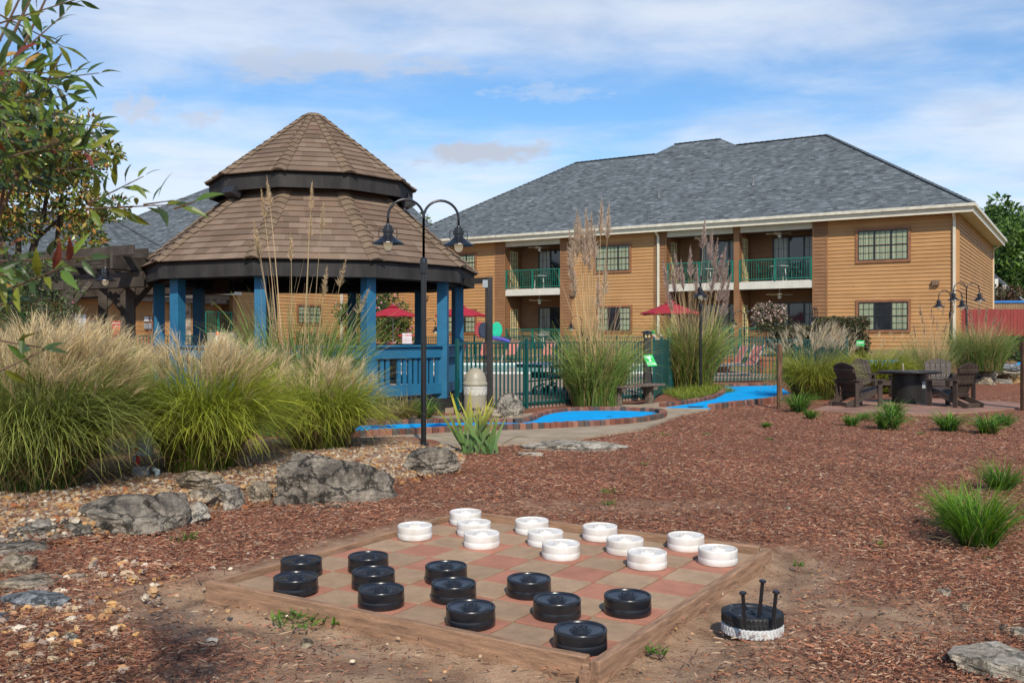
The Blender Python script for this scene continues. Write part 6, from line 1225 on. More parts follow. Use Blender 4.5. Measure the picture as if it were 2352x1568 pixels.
# grey cabinet, pool lift and table seen past the left gazebo posts
q = A(512, 792, 38); t = MB(q); t.box(q, (1.1, .6, 1.0)); o = t.build('utility_cabinet', mat('khaki enamel', (.22, .21, .15), .6, 0, .05, 2), bevel=.02); o.location = q; setp(o, 'khaki utility cabinet behind the green railing left of the gazebo posts', 'cabinet')
q = A(500, 770, 36); pl2 = thing('pool_lift', 'white pool lift with an orange float cap behind the left gazebo posts', 'pool lift', (q.x, q.y, .3)); t = MB(); t.box((0, 0, .65), (.12, .12, 1.3)); t.tube([(0, 0, 1.2), (.35, 0, 1.25), (.4, 0, .9)], .03, 8); t.box((.35, 0, .75), (.3, .25, .25)); t.build('frame', M_panel, pl2, world=False); t = MB(); t.lathe([(.06, 1.3), (.075, 1.36), (.04, 1.44), (.01, 1.45)], n=14); t.build('float_cap', mat('orange plastic', (.8, .16, .03), .4), pl2, world=False)
# folded black chair inside the gazebo
gq = Vector((-2.6, 18.9, .30)); gc = thing('folding_chair', 'black chair with chrome tubes inside the gazebo behind the blue balusters', 'chair', gq); t = MB(); t.box((0, 0, .45), (.6, .5, .05)); t.build('seat', M_blkm, gc, world=False); t = MB(); t.box((0, .25, .68), (.6, .05, .45)); t.build('backrest', M_blkm, gc, world=False)
for sx in (-1, 1): t = MB(); t.tube([(sx*.3, -.25, 0), (sx*.3, -.22, .6), (sx*.3, .22, .62), (sx*.3, .3, 0)], .016, 8); t.build('leg', mat('chrome tube', (.6, .6, .6), .2, .9), gc, world=False)
# ---------------------------------------------------------------- plants
VM = vmat('grass blades', .55, .40, .25); VP = vmat('seed plumes', .8, .35, .1); VL = vmat('foliage leaves', .45, .25, .4); VLG = vmat('glossy leaves', .28, .18, .6)
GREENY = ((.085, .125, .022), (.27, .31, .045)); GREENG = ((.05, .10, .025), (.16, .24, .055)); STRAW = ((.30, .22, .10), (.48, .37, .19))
def U(a, b, n): return RNG.uniform(a, b, n)
def basepts(p, n, r, ry=None):
    a = U(0, 2*PI, n); q = r*np.sqrt(U(0, 1, n)); return np.stack([p[0]+q*np.cos(a), p[1]+q*np.sin(a)*(ry or r)/r, np.full(n, p[2])], 1), a
def plume_set(P, D, n_f, L, w, cols, droop=.5, spread=.35, dense=False):
    """P tips of stalks (m,3), D their directions: a tuft of fine branches each"""
    m = len(P); n = m*n_f; idx = np.repeat(np.arange(m), n_f); s = U(0, 1, n)
    az = np.arctan2(D[idx, 1], D[idx, 0])+RNG.normal(0, .7 if not dense else 1.6, n); lean = np.arccos(np.clip(D[idx, 2], -1, 1))+RNG.normal(0, spread, n)*.5+.05
    b = P[idx]+D[idx]*((s-.15)*L*.45)[:, None] if not dense else P[idx]+D[idx]*(s*L*.9)[:, None]
    ln = L*U(.55, 1.0, n)*(1 if not dense else (.28*(1.15-s)))
    V, Q, C, _ = blades(n, b, az, ln, np.abs(lean)+(.25 if dense else 0), np.full(n, droop)*U(.4, 1.6, n), np.full(n, w), 4, 1.2, cols[0], cols[1], .1)
    return V, Q, C
def plume_grass(name, label, p, R_, H, nb, npl, Hs, col=GREENY, wb=.012, group=None, cols_p=((.52, .39, .20), (.77, .61, .36)), lean=(0, 0), side=0.0, pl_L=.26, nf=22, ry=None, brown=.20, skirt=.25, wp=.0048):
    t_ = thing(name, label, 'ornamental grass', p, 0, group); b, a = basepts(p, nb, R_*.38, ry); out = np.arctan2(b[:, 1]-p[1], b[:, 0]-p[0])
    az = out+RNG.normal(0, .6, nb); L = H*U(.75, 1.25, nb); th0 = np.abs(RNG.normal(.14, .14, nb)); dth = U(.8, 2.9, nb)
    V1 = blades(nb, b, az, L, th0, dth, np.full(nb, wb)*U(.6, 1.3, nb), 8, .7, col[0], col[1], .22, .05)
    parts = [V1[:3]]
    k = int(nb*brown)
    if k: b2, _ = basepts(p, k, R_*.42, ry); V2 = blades(k, b2, U(0, 6.28, k), H*U(.4, .9, k), U(.2, .8, k), U(.8, 2.4, k), np.full(k, wb*.7), 6, .8, (.16, .10, .05), (.36, .25, .12), .2, .12); parts.append(V2[:3])
    V, Q, C = cat(parts); np_mesh('leaf_blades', V, Q, VM, t_, C)
    if npl:
        b3, _ = basepts(p, npl, R_*.42, ry); out = np.arctan2(b3[:, 1]-p[1], b3[:, 0]-p[0]); rr = np.hypot(b3[:, 0]-p[0], b3[:, 1]-p[1])/(R_*.42); az3 = np.where(RNG.uniform(0, 1, npl) < .35, side, out+RNG.normal(0, .5, npl)); L3 = Hs*U(.80, 1.08, npl)*(1-.10*rr**2); th3 = .04+.30*rr*U(.3, 1.3, npl)
        St = blades(npl, b3, az3, L3, th3, U(.05, .5, npl)*(.4+rr), np.full(npl, .005), 7, .3, (.20, .22, .06), (.42, .34, .18), .1)
        np_mesh('stalks', *St[:3][:2], VM, t_, St[2]); tips = St[3][:, -1]; dirs = St[3][:, -1]-St[3][:, -2]; dirs /= np.linalg.norm(dirs, axis=1)[:, None]
        Vp, Qp, Cp = plume_set(tips-dirs*.10, dirs, nf, pl_L, wp, cols_p, .8, .42); np_mesh('plumes', Vp, Qp, VP, t_, Cp)
    return t_
bz = .14
def GB(x, y): return G(x, y, bz)
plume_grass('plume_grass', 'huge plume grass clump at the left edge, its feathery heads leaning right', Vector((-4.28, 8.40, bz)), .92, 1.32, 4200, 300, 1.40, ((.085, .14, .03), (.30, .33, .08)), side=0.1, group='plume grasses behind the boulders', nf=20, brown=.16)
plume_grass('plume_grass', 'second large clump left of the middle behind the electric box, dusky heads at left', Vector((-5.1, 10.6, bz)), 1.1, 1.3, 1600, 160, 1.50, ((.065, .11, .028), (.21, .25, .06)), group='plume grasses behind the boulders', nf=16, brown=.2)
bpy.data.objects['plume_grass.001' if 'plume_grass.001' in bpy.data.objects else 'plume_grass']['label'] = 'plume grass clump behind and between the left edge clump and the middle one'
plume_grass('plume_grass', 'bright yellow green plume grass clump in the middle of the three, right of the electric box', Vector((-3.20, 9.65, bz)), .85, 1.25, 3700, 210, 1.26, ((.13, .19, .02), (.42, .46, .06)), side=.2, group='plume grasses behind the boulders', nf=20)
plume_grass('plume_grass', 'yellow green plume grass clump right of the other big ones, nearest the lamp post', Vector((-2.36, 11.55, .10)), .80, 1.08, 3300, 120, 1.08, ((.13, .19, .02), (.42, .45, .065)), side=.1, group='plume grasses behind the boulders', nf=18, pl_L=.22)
def reed(name, label, p, R_, H, nb, stalks, col=((.07, .15, .04), (.26, .36, .09)), tan=.25, wb=.018, group='tall reed grasses', plc=((.30, .21, .14), (.52, .38, .26)), nst=20, pl_L=.55, leafup=.12, Hst=None, nfz=190):
    """stalks: list of (dx, top z, lean) for the plumed ones"""
    t_ = thing(name, label, 'ornamental grass', p, 0, group); b, a = basepts(p, nb, R_*.40); out = np.arctan2(b[:, 1]-p[1], b[:, 0]-p[0])
    V1 = blades(nb, b, out+RNG.normal(0, .7, nb), H*U(.55, 1.25, nb), np.abs(RNG.normal(leafup, .12, nb)), U(.3, 2.0, nb), np.full(nb, wb)*U(.5, 1.3, nb), 9, 1.3, col[0], col[1], .2, .05); k = int(nb*tan); b2, _ = basepts(p, k, R_*.4)
    V2 = blades(k, b2, U(0, 6.28, k), H*U(.5, 1.3, k), U(.0, .35, k), U(.2, 1.8, k), np.full(k, wb*.7), 8, .8, (.38, .26, .11), (.56, .43, .22), .15, .07); V, Q, C = cat([V1[:3], V2[:3]]); np_mesh('leaf_blades', V, Q, VM, t_, C)
    # bare and plumed culms
    m = len(stalks); st = np.array(stalks, float); bx = np.stack([p[0]+st[:, 0]*.35, p[1]+U(-.15, .15, m), np.full(m, p[2])], 1); tx = p[0]+st[:, 0]; dx = tx-bx[:, 0]; dzz = st[:, 1]-p[2]; L = np.hypot(dx, dzz); th = np.arctan2(np.abs(dx), dzz); az = np.where(dx >= 0, 0, PI)+RNG.normal(0, .15, m)
    S1 = blades(m, bx, az, L, th*.7, th*.75, np.full(m, .018), 10, .3, (.56, .42, .20), (.62, .45, .25), .08, .008, facing=True); bn, _ = basepts(p, nst, R_*.25); S2 = blades(nst, bn, U(0, 6.28, nst), (Hst or H*1.5)*U(.6, 1.0, nst), U(0, .16, nst), U(0, .5, nst), np.full(nst, .013), 8, .3, (.48, .35, .17), (.56, .38, .22), .12, .03, facing=True)
    V, Q, C = cat([S1[:3], S2[:3]]); np_mesh('stalks', V, Q, VM, t_, C); tips = S1[3][:, -1]; d = S1[3][:, -1]-S1[3][:, -3]; d /= np.linalg.norm(d, axis=1)[:, None]
    Vp, Qp, Cp = plume_set(tips-d*pl_L, d, nfz, pl_L, .0065+.0004*p[1], plc, .5, .25, dense=True); np_mesh('plumes', Vp, Qp, VP, t_, Cp); return t_
def stk(p, L): return [((x-CX)/F*p.y-p.x, CAMZ+(HY-y)/F*p.y, 0) for x, y in L]
p = Vector((-3.35, 14.6, .0))
reed('reed_grass', 'tall reed grass with thin tan plumes rising in front of the brown gazebo roof', p, 1.5, 1.9, 1200, stk(p, [(612, 402), (586, 505), (668, 530), (718, 415), (745, 460), (716, 480), (800, 590), (762, 610), (575, 520), (600, 430), (852, 655)]), tan=.3, pl_L=.50, nst=26, wb=.021, Hst=2.9, plc=((.50, .36, .20), (.70, .54, .34)), nfz=170, leafup=.10)
p = Vector(((1368-CX)/F*20.4, 20.4, 0))
reed('reed_grass', 'tall reed grass with dense tan plumes in front of the fence left of the bench', p, 1.25, 1.65, 1150, stk(p, [(1322, 475), (1306, 520), (1330, 490), (1345, 470), (1350, 500), (1360, 480), (1338, 520), (1383, 448), (1402, 458), (1300, 560), (1316, 500), (1366, 510), (1352, 530), (1308, 590), (1396, 590), (1378, 620)]), tan=.4, nst=60, pl_L=.90, Hst=3.5, wb=.024, leafup=.10, plc=((.44, .32, .22), (.70, .56, .42)), col=((.09, .18, .04), (.34, .44, .11)), nfz=300)
p = Vector(((1590-CX)/F*27.3, 27.3, 0))
reed('reed_grass', 'tall reed grass with purplish plumes behind the second lamp post', p, 1.4, 2.1, 1300, stk(p, [(1622, 495), (1640, 520), (1655, 540), (1548, 570), (1540, 600), (1585, 560), (1668, 560), (1680, 590), (1690, 620), (1662, 575), (1530, 640), (1600, 600), (1645, 600), (1565, 590), (1690, 660), (1672, 620), (1520, 590)]), tan=.55, nst=80, pl_L=1.0, Hst=3.6, wb=.028, leafup=.09, plc=((.34, .24, .20), (.60, .46, .38)), col=((.10, .17, .03), (.38, .43, .10)), nfz=300)
# right of the wooden post
def Gt(x, y): return T(x, y)
plume_grass('plume_grass', 'yellow green plume grass right of the round wooden post, pale heads leaning right', Vector(((1868-CX)/F*23.2, 23.2, 0)), 1.25, 1.3, 2300, 100, 1.70, ((.11, .16, .02), (.38, .39, .06)), wb=.014, group='plume grasses around the patio', nf=18, wp=.008, pl_L=.32, cols_p=((.50, .40, .25), (.68, .58, .42)), brown=.2)
plume_grass('plume_grass', 'low yellow green plume grass clump behind the fire table and its left chairs', Vector(((2010-CX)/F*25.6, 25.6, .05)), 1.4, 1.2, 2300, 14, 1.6, ((.12, .17, .015), (.36, .38, .04)), wb=.015, group='plume grasses around the patio', nf=14, wp=.008, brown=.1)
p = Vector(((2130-CX)/F*27, 27, .0)); reed('reed_grass', 'thin straw coloured reed grass between the two lower windows and the downspout', p, 1.3, 1.5, 800, stk(p, [(2108, 690), (2118, 710), (2140, 700), (2150, 715), (2170, 690), (2125, 735), (2160, 725), (2195, 705), (2205, 690), (2182, 730), (2098, 740)]), tan=.9, nst=50, pl_L=.45, Hst=2.3, wb=.012, nfz=50)
p = Vector(((2250-CX)/F*28.5, 28.5, .5)); reed('reed_grass', 'bushy reed grass in front of the red fence', p, 1.6, 1.35, 1900, stk(p, [(2215, 690), (2230, 700), (2262, 705), (2275, 695), (2290, 712), (2245, 690), (2300, 725), (2238, 720)]), tan=.6, nst=40, pl_L=.5, Hst=1.9, wb=.014, nfz=50)
p = Vector(((2075-CX)/F*26.5, 26.5, 0)); plume_grass('grass_clump', 'loose green grass behind the right hand pair of chairs', p, 1.2, .9, 900, 0, 1, ((.08, .12, .03), (.26, .27, .08)), wb=.013, brown=.4)
# strap-leaved clumps
def strap(name, label, p, r, H, n, col, w, group=None, up=.25, dro=(.6, 1.9), cat_='plant', dry=.08, seg=7):
    b, a = basepts(p, n, r*.3); out = np.arctan2(b[:, 1]-p[1], b[:, 0]-p[0]); parts = [blades(n, b, out+RNG.normal(0, .6, n), H*U(.6, 1.15, n), np.abs(RNG.normal(up, .22, n)), U(*dro, n), np.full(n, w)*U(.7, 1.2, n), seg, .4, col[0], col[1], .18, .03)[:3]]
    k = int(n*dry); 
    if k: b2, _ = basepts(p, k, r*.35); parts.append(blades(k, b2, U(0, 6.28, k), H*U(.5, .9, k), U(.6, 1.4, k), U(.2, 1.0, k), np.full(k, w*.8), 6, .5, (.30, .20, .09), (.48, .36, .20), .15, .1)[:3])
    V, Q, C = cat(parts); o = np_mesh(name, V-np.array(p), Q, VM, None, C); o.location = p; return setp(o, label, cat_, group)
LG = ((.05, .12, .02), (.17, .32, .045)); 
for (x, y, px, lab) in ((1835, 946, 78, 'daylily clump at the foot of the round wooden post'), (1862, 962, 36, 'small daylily beside the clump at the wooden post'), (1955, 978, 44, 'daylily clump, leftmost in front of the patio'), (2040, 986, 88, 'large daylily clump in front of the fire table'), (2052, 955, 60, 'daylily clump behind the large one in front of the fire table'), (2180, 990, 74, 'daylily clump in front of the front right chair'), (2268, 996, 76, 'large daylily clump near the right edge of the patio'), (2306, 978, 52, 'daylily clump at the right edge behind the large one'), (1500, 905, 50, 'daylily at the foot of the hole 3 sign'), (1760, 982, 22, 'sprig of daylily alone on the mulch'), (1985, 965, 30, 'half dried daylily between two green ones')):
    p = T(x, y); w_ = px/F*p.y; strap('daylily', lab, p, w_*.72, w_*.80, int(70+px*2.0), LG, .018, 'daylilies around the patio', .35, (.9, 2.1), dry=.1 if 'dried' not in lab else .9)
p = T(2245, 1258); strap('liriope', 'large bright green grassy clump low at the right of the mulch', p, .36, .50, 520, ((.05, .12, .012), (.17, .32, .03)), .009, 'grassy clumps at the right', .35, (.4, 1.3), dry=.1)
p = T(2195, 1215); strap('liriope', 'left half of the bright green grassy clump low at the right', p, .22, .40, 260, ((.05, .12, .012), (.17, .32, .03)), .009, 'grassy clumps at the right', .4, (.4, 1.3))
p = T(2300, 1128); strap('liriope', 'smaller green grassy clump above the large one at the right edge', p, .28, .36, 320, ((.05, .11, .012), (.14, .27, .03)), .009, 'grassy clumps at the right', .5, (.5, 1.4))
# iris
p = T(1095, 1042); t_ = thing('iris', 'spiky iris with yellow tipped sword leaves beside the path', 'plant', p); parts = []
for (dx, nfan, H0) in ((-.13, 16, .76), (.06, 13, .70), (.18, 11, .55)):
    az = np.where(np.arange(nfan) % 2 == 0, 0.0, PI)+RNG.normal(0, .5, nfan); b = np.tile(np.array([[p.x+dx, p.y, p.z]]), (nfan, 1))+RNG.normal(0, .035, (nfan, 3))*np.array([1, 1, 0]); th = U(.02, .62, nfan)
    parts.append(blades(nfan, b, az, H0*U(.7, 1.12, nfan), th, U(-.05, .35, nfan), np.full(nfan, .060)*U(.7, 1.1, nfan), 9, .25, (.13, .24, .09), (.26, .34, .10), .12, .02, facing=True)[:3])
V, Q, C = cat(parts); tt_ = (V[:, 2]-p.z)/.6; yel = np.clip((tt_-.62)*2.2+RNG.normal(0, .12, len(V)), 0, 1)[:, None]; C = C*(1-yel)+np.array([.55, .50, .06])*yel; np_mesh('sword_leaves', V, Q, VM, t_, C)
n = 34; b, _ = basepts(p, n, .16); D_b = blades(n, b, U(0, 6.28, n), U(.15, .42, n), U(.7, 1.5, n), U(.1, .9, n), np.full(n, .012), 6, .5, (.36, .25, .12), (.60, .48, .30), .15, .15)[:3]; np_mesh('dead_leaves', *D_b[:2], VM, t_, D_b[2])
m_ = blades(4, np.array([[p.x-.05, p.y-.1, p.z+.02], [p.x+.3, p.y-.05, p.z+.1], [p.x-.1, p.y-.05, p.z+.12], [p.x+.1, p.y-.1, p.z+.01]]), np.array([3.6, .1, 3.3, 0.1]), np.array([.5, .45, .6, .75]), np.array([1.35, .9, 1.2, 1.5]), np.array([.35, 1.2, .4, .05]), np.array([.04, .04, .035, .02]), 8, .1, (.24, .30, .06), (.42, .42, .06), .1)[:3]; np_mesh('fallen_blade', *m_[:2], VM, t_, m_[2])
for (x, y, w, H, lab, col) in ((1465, 1000, .30, .40, 'green strap leaved plant at the gazebo foot behind the lamp post', LG), (1395, 1000, .30, .38, 'dried tan grass tuft at the gazebo foot', STRAW)):
    pass
for (x, y, w, H, n, lab, col) in ((975, 962, .38, .50, 190, 'bright green daylily at the gazebo foot just right of the lamp post', LG), (925, 965, .42, .55, 200, 'yellowing strap leaved plant at the gazebo foot left of the lamp post', ((.12, .13, .03), (.36, .30, .09))), (888, 968, .5, .45, 260, 'dried tan grass tuft at the gazebo foot next to the plume grass', STRAW), (1008, 955, .2, .14, 60, 'little dry tuft between the daylily and the rock', STRAW)):
    p = G(x, y, .03); strap('strap_plant', lab, p, w, H, n, col, .013, None, .45, (.6, 1.8), dry=.3)
# ground cover under the third reed and beside the bench
n = 2600; X = np.concatenate([U(4.0, 6.1, n)]); Y = 21.8+(X-4.0)*1.7+U(0, 3.0, n); b = np.stack([X, Y, np.full(n, .02)], 1); Vg = blades(n, b, U(0, 6.28, n), U(.08, .26, n), U(.1, .9, n), U(.1, 1.0, n), U(.008, .018, n), 4, .8, (.08, .14, .02), (.30, .36, .05), .25)[:3]; o = np_mesh('ground_cover', *Vg[:2], VM, None, Vg[2]); o['kind'] = 'stuff'; o['label'] = 'low yellow green ground cover inside the brick curve of the far golf hole'; o['category'] = 'ground cover'
# weeds and sprigs
def weed(label, p, r, n, H=.05, sz=.02):
    b, _ = basepts(p, n, r); V, Q, C, _ = blades(n, b, U(0, 6.28, n), U(.4, 1, n)*H*1.6, U(.5, 1.3, n), U(.2, 1.0, n), np.full(n, sz)*U(.4, .9, n), 4, .8, (.06, .13, .02), (.16, .30, .05), .2); o = np_mesh('weed', V-np.array(p), Q, VM, None, C); o.location = p; return setp(o, label, 'weed', 'little green weeds on the mulch')
for (x, y, r, n, lab) in ((712, 1418, .20, 210, 'patch of tiny leaved weeds under the front timber of the checkerboard'), (1510, 1498, .05, 30, 'flat rosette weed in the dirt between the board corner and the wheel'), (1400, 1132, .10, 60, 'green weed on the mulch beyond the white checkers'), (1398, 1158, .05, 30, 'tiny weed just below the one beyond the white checkers'), (2025, 1256, .05, 30, 'small weed left of the liriope clump'), (1480, 1068, .05, 26, 'thin grass weed on the mulch below the golf hole'), (1833, 1300, .035, 22, 'tiny weed right of the board corner'), (1768, 1010, .07, 26, 'thin grass weed in the middle of the mulch'), (1625, 998, .07, 30, 'small flat weed in the middle of the mulch'), (2115, 997, .08, 40, 'flat weed in front of the patio daylilies'), (425, 1238, .10, 60, 'flat green weed left of the checkerboard'), (1520, 1000, .1, 30, 'thin grass weed at the brick edge of the cup end')):
    weed(lab, T(x, y), r, n)
t_ = thing('seedling', 'little green seedling in front of the left corner of the checkerboard', 'seedling', T(548, 1378)); p = t_.location; t = MB(); t.tube([p+Vector((0, 0, -.01)), p+Vector((.01, 0, .03)), p+Vector((0, 0, .075))], .0015, 5); t.build('stem', mat('green stem', (.12, .2, .05), .6), t_); c = np.array([[p.x, p.y, p.z+.02+.018*k, .012] for k in range(4)]); V, Q, C = leaves(c, 14, .026, cols=((.10, .25, .03), (.16, .33, .05)), aspect=.7); np_mesh('leaf', V, Q, VL, t_, C)
p = G(2063, 978, 0); t = MB(p)
# ---------------------------------------------------------------- shrubs and trees
def crown_centers(c, rx, ry, rz, n, r0, r1, hollow=.55, bottom=-.6, gap=0.0):
    o = []
    while len(o) < n:
        d = RNG.normal(0, 1, 3); d /= np.linalg.norm(d)
        if d[2] < bottom: continue
        f = RNG.uniform(hollow, 1.0)*(1+.10*mnoise.noise((float(d[0]*2.2+c[0]), float(d[1]*2.2), float(d[2]*2.2)))*3); o.append((c[0]+d[0]*rx*f, c[1]+d[1]*ry*f, c[2]+d[2]*rz*f, RNG.uniform(r0, r1)))
    return np.array(o)
M_bark = mat('grey brown bark', (.11, .085, .065), .9, 0, .3, 6, .8, 30, .2)
def limbs(parent, base, cen, r, n=9, name='trunk', up=.4):
    t = MB(); base = Vector(base); c = Vector(np.mean(cen[:, :3], 0)); fork = base.lerp(c, up); t.tube([base, base.lerp(fork, .5)+Vector((r*.3, 0, 0)), fork], [r, r*.8, r*.65], 9)
    for k in RNG.choice(len(cen), min(n, len(cen)), False): q = Vector(cen[k, :3]); mid = fork.lerp(q, .5)+Vector(RNG.normal(0, .06, 3))*(q-fork).length; t.tube([fork, mid, q], [r*.5, r*.28, r*.08], 6, cap=False)
    t.build(name, M_bark, parent, smooth=True)
def tree(name, label, cat_, base, c, rad, nc, rc, nl, ls, cols, mt=None, group=None, r=.12, hollow=.5, aspect=.5, extra=None, bottom=-.6, spread=None, cvar=.22, up=.4):
    t_ = thing(name, label, cat_, base, 0, group); cen = crown_centers(c, *rad, nc, *rc, hollow=hollow, bottom=bottom); V, Q, C = leaves(cen, nl, ls, cols=cols, aspect=aspect, cvar=cvar, spread=spread); np_mesh('crown', V, Q, mt or VL, t_, C); limbs(t_, base, cen, r, 12, up=up)
    if extra: nm, n_, sz, cl = extra; top = cen[cen[:, 2] > np.percentile(cen[:, 2], 35)]; top[:, 3] *= 1.15; V, Q, C = leaves(top, n_, sz, cols=cl, aspect=.8); np_mesh(nm, V, Q, VL, t_, C)['kind'] = 'stuff'
    return t_, cen
# magnolia
c = A(40, 440, 24); b = Vector((c.x, 24, .1)); mg, mc = tree('magnolia_tree', 'glossy magnolia with rust backed leaves and pale seed cones behind the pergola', 'tree', b, c, (2.35, 2.2, 2.5), 95, (.35, .62), 17000, .17, ((.08, .14, .02), (.16, .22, .03), (.30, .32, .05), (.05, .08, .015), (.42, .20, .05), (.22, .26, .04), (.34, .24, .06)), VLG, r=.2, aspect=.42, cvar=.25)
V, Q, C = leaves(mc[:, :]*np.array([1, 1, 1, 1.1]), 420, .15, cols=((.50, .24, .10), (.55, .33, .14)), aspect=.6); np_mesh('seed_cones', V, Q, VL, mg, C)['kind'] = 'stuff'
# far trees at the right
for (x, y, Y, rx, rz, n, lab, cols) in ((2305, 620, 78, 4.6, 5.6, 11000, 'large green tree beyond the hotel end wall, behind the white porch', ((.08, .16, .03), (.12, .21, .04), (.05, .10, .025))), (2290, 545, 84, 2.6, 2.6, 3800, 'tree top just right of the hotel eave', ((.06, .12, .02), (.10, .17, .03))), (2352, 640, 70, 3.2, 4.6, 7000, 'bright green tree cut by the right edge', ((.08, .16, .02), (.13, .22, .04), (.05, .1, .02))), (2290, 690, 66, 1.6, 2.0, 2600, 'small reddish shrub in front of the white porch', ((.10, .07, .03), (.07, .08, .03), (.16, .07, .05)))):
    c = A(x, y, Y); tree('tree', lab, 'tree', Vector((c.x, Y, .5)), c, (rx, rx, rz), 60, (.7*rx/4, 1.3*rx/4), n, .42 if rx > 2 else .25, cols, r=.3, bottom=-.9)
c = A(292, 515, 80); tree('tree', 'small green tree top showing between the two left roofs', 'tree', Vector((c.x, 80, 2)), A(292, 530, 80), (1.0, 1.0, 1.1), 22, (.3, .5), 800, .3, ((.07, .10, .02), (.12, .14, .03)), r=.15)
c = A(965, 520, 82); tree('tree', 'sparse tree top peeking over the roof valley right of the gazebo', 'tree', Vector((c.x, 82, 2)), A(965, 522, 82), (1.3, 1.2, 1.2), 16, (.25, .4), 300, .3, ((.10, .15, .02), (.16, .2, .03)), r=.1)
# shrubs
c = A(62, 735, 13.5); tree('crepe_myrtle', 'dull green crepe myrtle bush with a few pink flowers at the left under the pergola', 'shrub', Vector((c.x, 13.5, .1)), c, (.80, .7, .80), 60, (.12, .24), 6500, .055, ((.05, .08, .025), (.09, .12, .04), (.14, .16, .06), (.04, .06, .02)), r=.03, extra=('flowers', 60, .035, ((.42, .14, .17), (.5, .25, .25))), hollow=.3)
c = A(850, 722, 47); tree('crepe_myrtle', 'pink flowering crepe myrtle against the brown wall seen through the gazebo', 'shrub', Vector((c.x, 47, .6)), c, (1.75, 1.2, 1.55), 70, (.25, .5), 6000, .15, ((.04, .08, .02), (.07, .12, .03), (.10, .15, .03)), r=.06, extra=('flowers', 420, .12, ((.55, .16, .26), (.62, .28, .36))))
c = A(905, 765, 47.5); tree('shrub', 'yellowish green shrub with a few pink flowers under the crimson umbrella', 'shrub', Vector((c.x, 47.5, .5)), c, (1.4, .8, .75), 30, (.2, .4), 2600, .14, ((.10, .14, .03), (.16, .17, .04)), r=.04, extra=('flowers', 60, .1, ((.5, .1, .25), (.45, .15, .4))))
c = A(1768, 738, 36); tree('crepe_myrtle', 'pale pink and cream flowering crepe myrtle left of the hedge', 'shrub', Vector((c.x, 36, .3)), c, (.72, .6, .75), 34, (.13, .26), 2300, .10, ((.06, .07, .03), (.10, .10, .04)), r=.04, extra=('flowers', 1300, .075, ((.60, .42, .36), (.55, .34, .28), (.66, .52, .44))))
def hedge(name, label, x0, x1, y0, y1, Y, dep, n, ls, cols):
    a = A(x0, y1, Y); b = A(x1, y0, Y); w, h = b.x-a.x, b.z-a.z; base = Vector(((a.x+b.x)/2, Y+dep/2, max(0, a.z-.4))); t_ = thing(name, label, 'hedge', base); P = []
    while len(P) < 210:
        q = RNG.uniform(-1, 1, 3); ax = RNG.integers(0, 3); q[ax] = np.sign(q[ax]); 
        if q[2] < -.9: continue
        q *= 1+.05*mnoise.noise((float(q[0]*3), float(q[1]*3), float(q[2]*3)))*2; rr = .16; P.append((base.x+q[0]*(w/2-rr), base.y+q[1]*(dep/2-rr), (a.z-.4+b.z)/2+q[2]*((h+.4)/2-rr), rr))
    P = np.array(P); V, Q, C = leaves(P, n, ls, cols=cols, aspect=.55); np_mesh('foliage', V, Q, VL, t_, C); limbs(t_, base, P, .05, 14, 'stems', .5)
hedge('hedge', 'clipped rounded hedge with bronze tinged leaves under the right window', 1890, 2004, 727, 800, 34.5, 1.6, 11000, .10, ((.055, .07, .025), (.09, .10, .035), (.13, .08, .04), (.04, .05, .02)))
hedge('hedge', 'lower clipped hedge left of the big rounded one', 1788, 1895, 747, 790, 37, 1.2, 6500, .10, ((.07, .08, .025), (.12, .09, .035), (.05, .06, .02)))
hedge('hedge', 'dark green shrub mass at the right edge in front of the red fence', 2290, 2420, 773, 838, 32.5, 1.6, 6500, .12, ((.04, .09, .02), (.07, .14, .025), (.13, .08, .03)))
hedge('hedge', 'low shrub behind the far picket fence left of the utility post', 640, 760, 765, 800, 46, .8, 1800, .12, ((.05, .09, .03), (.09, .13, .04)))
# ---------------------------------------------------------------- nandina boughs hanging in from the left, close to the camera
nd = thing('nandina', 'nandina boughs with long green leaflets hanging in at the upper left near the viewer', 'shrub', (-1.75, 2.3, 0)); Vs = []; stems = MB()
def leaflet(P, D, N_, L, w, col):
    D = D/np.linalg.norm(D, axis=1)[:, None]; B = np.cross(N_, D); B /= np.linalg.norm(B, axis=1)[:, None]; Nn = np.cross(D, B); t = np.array([0, .16, .38, .62, .84, 1.0]); wp = np.array([.04, .62, 1.0, .82, .40, .02]); cz = np.array([0, .02, .03, 0, -.05, -.12])
    n = len(P); ctrl = P[:, None]+D[:, None]*(L[:, None, None]*t[None, :, None])+Nn[:, None]*(L[:, None, None]*cz[None, :, None]); Lf = ctrl-B[:, None]*(w[:, None, None]*wp[None, :, None]/2)+Nn[:, None]*(w[:, None, None]*wp[None, :, None]*.12); Rt = ctrl+B[:, None]*(w[:, None, None]*wp[None, :, None]/2)+Nn[:, None]*(w[:, None, None]*wp[None, :, None]*.12)
    V = np.stack([Lf, ctrl, Rt], 2).reshape(-1, 3); k = (np.arange(n)*18)[:, None, None]; i = (np.arange(5)*3)[None, :, None]; q = np.concatenate([k+i+np.array([0, 1, 4, 3])[None, None], k+i+np.array([1, 2, 5, 4])[None, None]], 1).reshape(-1, 4); return V, q, np.repeat(col, 18, 0)
NC = np.array([(.07, .12, .022), (.09, .16, .025), (.05, .085, .025), (.14, .20, .025), (.17, .19, .02), (.045, .08, .025)]); NR = np.array([(.30, .10, .03), (.35, .20, .03), (.20, .05, .03)])
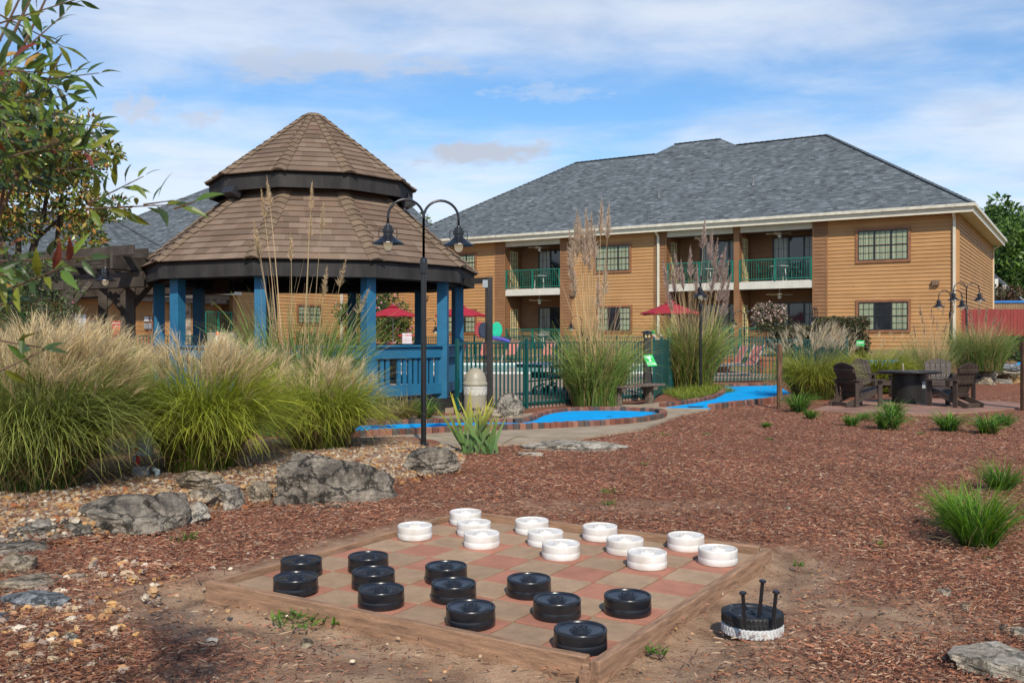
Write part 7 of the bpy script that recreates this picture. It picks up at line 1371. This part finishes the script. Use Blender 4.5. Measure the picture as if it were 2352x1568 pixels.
def spray(x0, y0, x1, y1, Y, n, L=.062, sag=.0, red=.04, side=1.0, thick=.0016):
    a, b = A(x0, y0, Y), A(x1, y1, Y+RNG.uniform(-.15, .15)); pts = []; 
    for k in range(9): t = k/8; q = a.lerp(b, t)+Vector((0, 0, sag*math.sin(PI*t))); pts.append(q)
    stems.tube(pts, [thick*(1.5-k/9) for k in range(9)], 5); P = []; D = []
    for k in range(n):
        t = (k+.6)/n; i = min(7, int(t*8)); q = pts[i].lerp(pts[i+1], t*8-i); d = (pts[i+1]-pts[i]).normalized(); s_ = 1 if k % 2 else -1; perp = Vector((-d.z, 0, d.x))*s_; dd = d*RNG.uniform(.35, .9)+perp*RNG.uniform(.25, .9)*side+Vector((0, RNG.normal(0, .45), RNG.normal(.05, .15)))
        if k == n-1: dd = d
        off = dd.normalized()*RNG.uniform(.0, .012); P.append(q+off); D.append(dd)
    P = np.array([tuple(p) for p in P]); D = np.array([tuple(d) for d in D]); m = len(P); L_ = L*U(.65, 1.15, m); N_ = RNG.normal(0, .5, (m, 3))+np.array([.1, -.75, .6]); col = NC[RNG.integers(0, len(NC), m)]*U(.8, 1.3, m)[:, None]; r_ = RNG.uniform(0, 1, m) < red; col[r_] = NR[RNG.integers(0, 3, r_.sum())]
    Vs.append(leaflet(P, D, N_, L_, L_*U(.20, .30, m), col))
for s_ in ((40, 190, 228, 168, 2.15, 14), (60, 110, 150, 30, 2.1, 9), (-20, 60, 205, -10, 2.0, 12), (-10, 30, 150, 110, 2.2, 12), (20, 330, 240, 305, 2.2, 16), (80, 350, 235, 345, 2.1, 12), (60, 240, 170, 215, 2.3, 9), (200, 470, 330, 405, 2.2, 11), (200, 480, 400, 470, 2.1, 13), (330, 470, 400, 460, 2.1, 4), (400, 480, 450, 462, 1.75, 2),
           (60, 300, 150, 250, 2.1, 9), (100, 280, 235, 290, 2.2, 10), (60, 420, 210, 380, 2.3, 10), (0, 600, 215, 590, 1.9, 10), (30, 660, 180, 600, 1.8, 9), (0, 700, 60, 690, 1.8, 5), (-10, 780, 105, 800, 1.75, 4), (-20, 860, 110, 800, 1.7, 3)):
    spray(*s_)
for _ in range(68): x0 = RNG.uniform(-180, 45); y0 = RNG.uniform(150, 430)+RNG.normal(0, 15); an = RNG.normal(.1, .6); l_ = RNG.uniform(70, 150); spray(x0, y0, x0+l_*math.cos(an), y0-l_*math.sin(an), RNG.uniform(1.7, 2.9), int(RNG.integers(7, 13)), .06, red=.05)
for _ in range(9): x0 = RNG.uniform(-120, 10); y0 = RNG.uniform(520, 640); an = RNG.normal(-.2, .5); l_ = RNG.uniform(60, 130); spray(x0, y0, x0+l_*math.cos(an), y0-l_*math.sin(an), RNG.uniform(1.7, 2.6), int(RNG.integers(5, 9)), .06, red=.18)
V, Q, C = cat(Vs); np_mesh('leaflets', V, Q, vmat('nandina leaflets', .4, .3, .4), nd, C)
for k in range(7): a = A(-260+k*20, 900, 2.4+.1*k); a.z = 0; b = A(-60+k*14, 250+RNG.uniform(-100, 250), 2.2); stems.tube([a, a.lerp(b, .5)+Vector((-.1, 0, .05)), b, b+Vector((.12, 0, .25))], [.007, .006, .004, .002], 6)
stems.build('stems', mat('reddish brown twig', (.13, .075, .04), .7), nd)
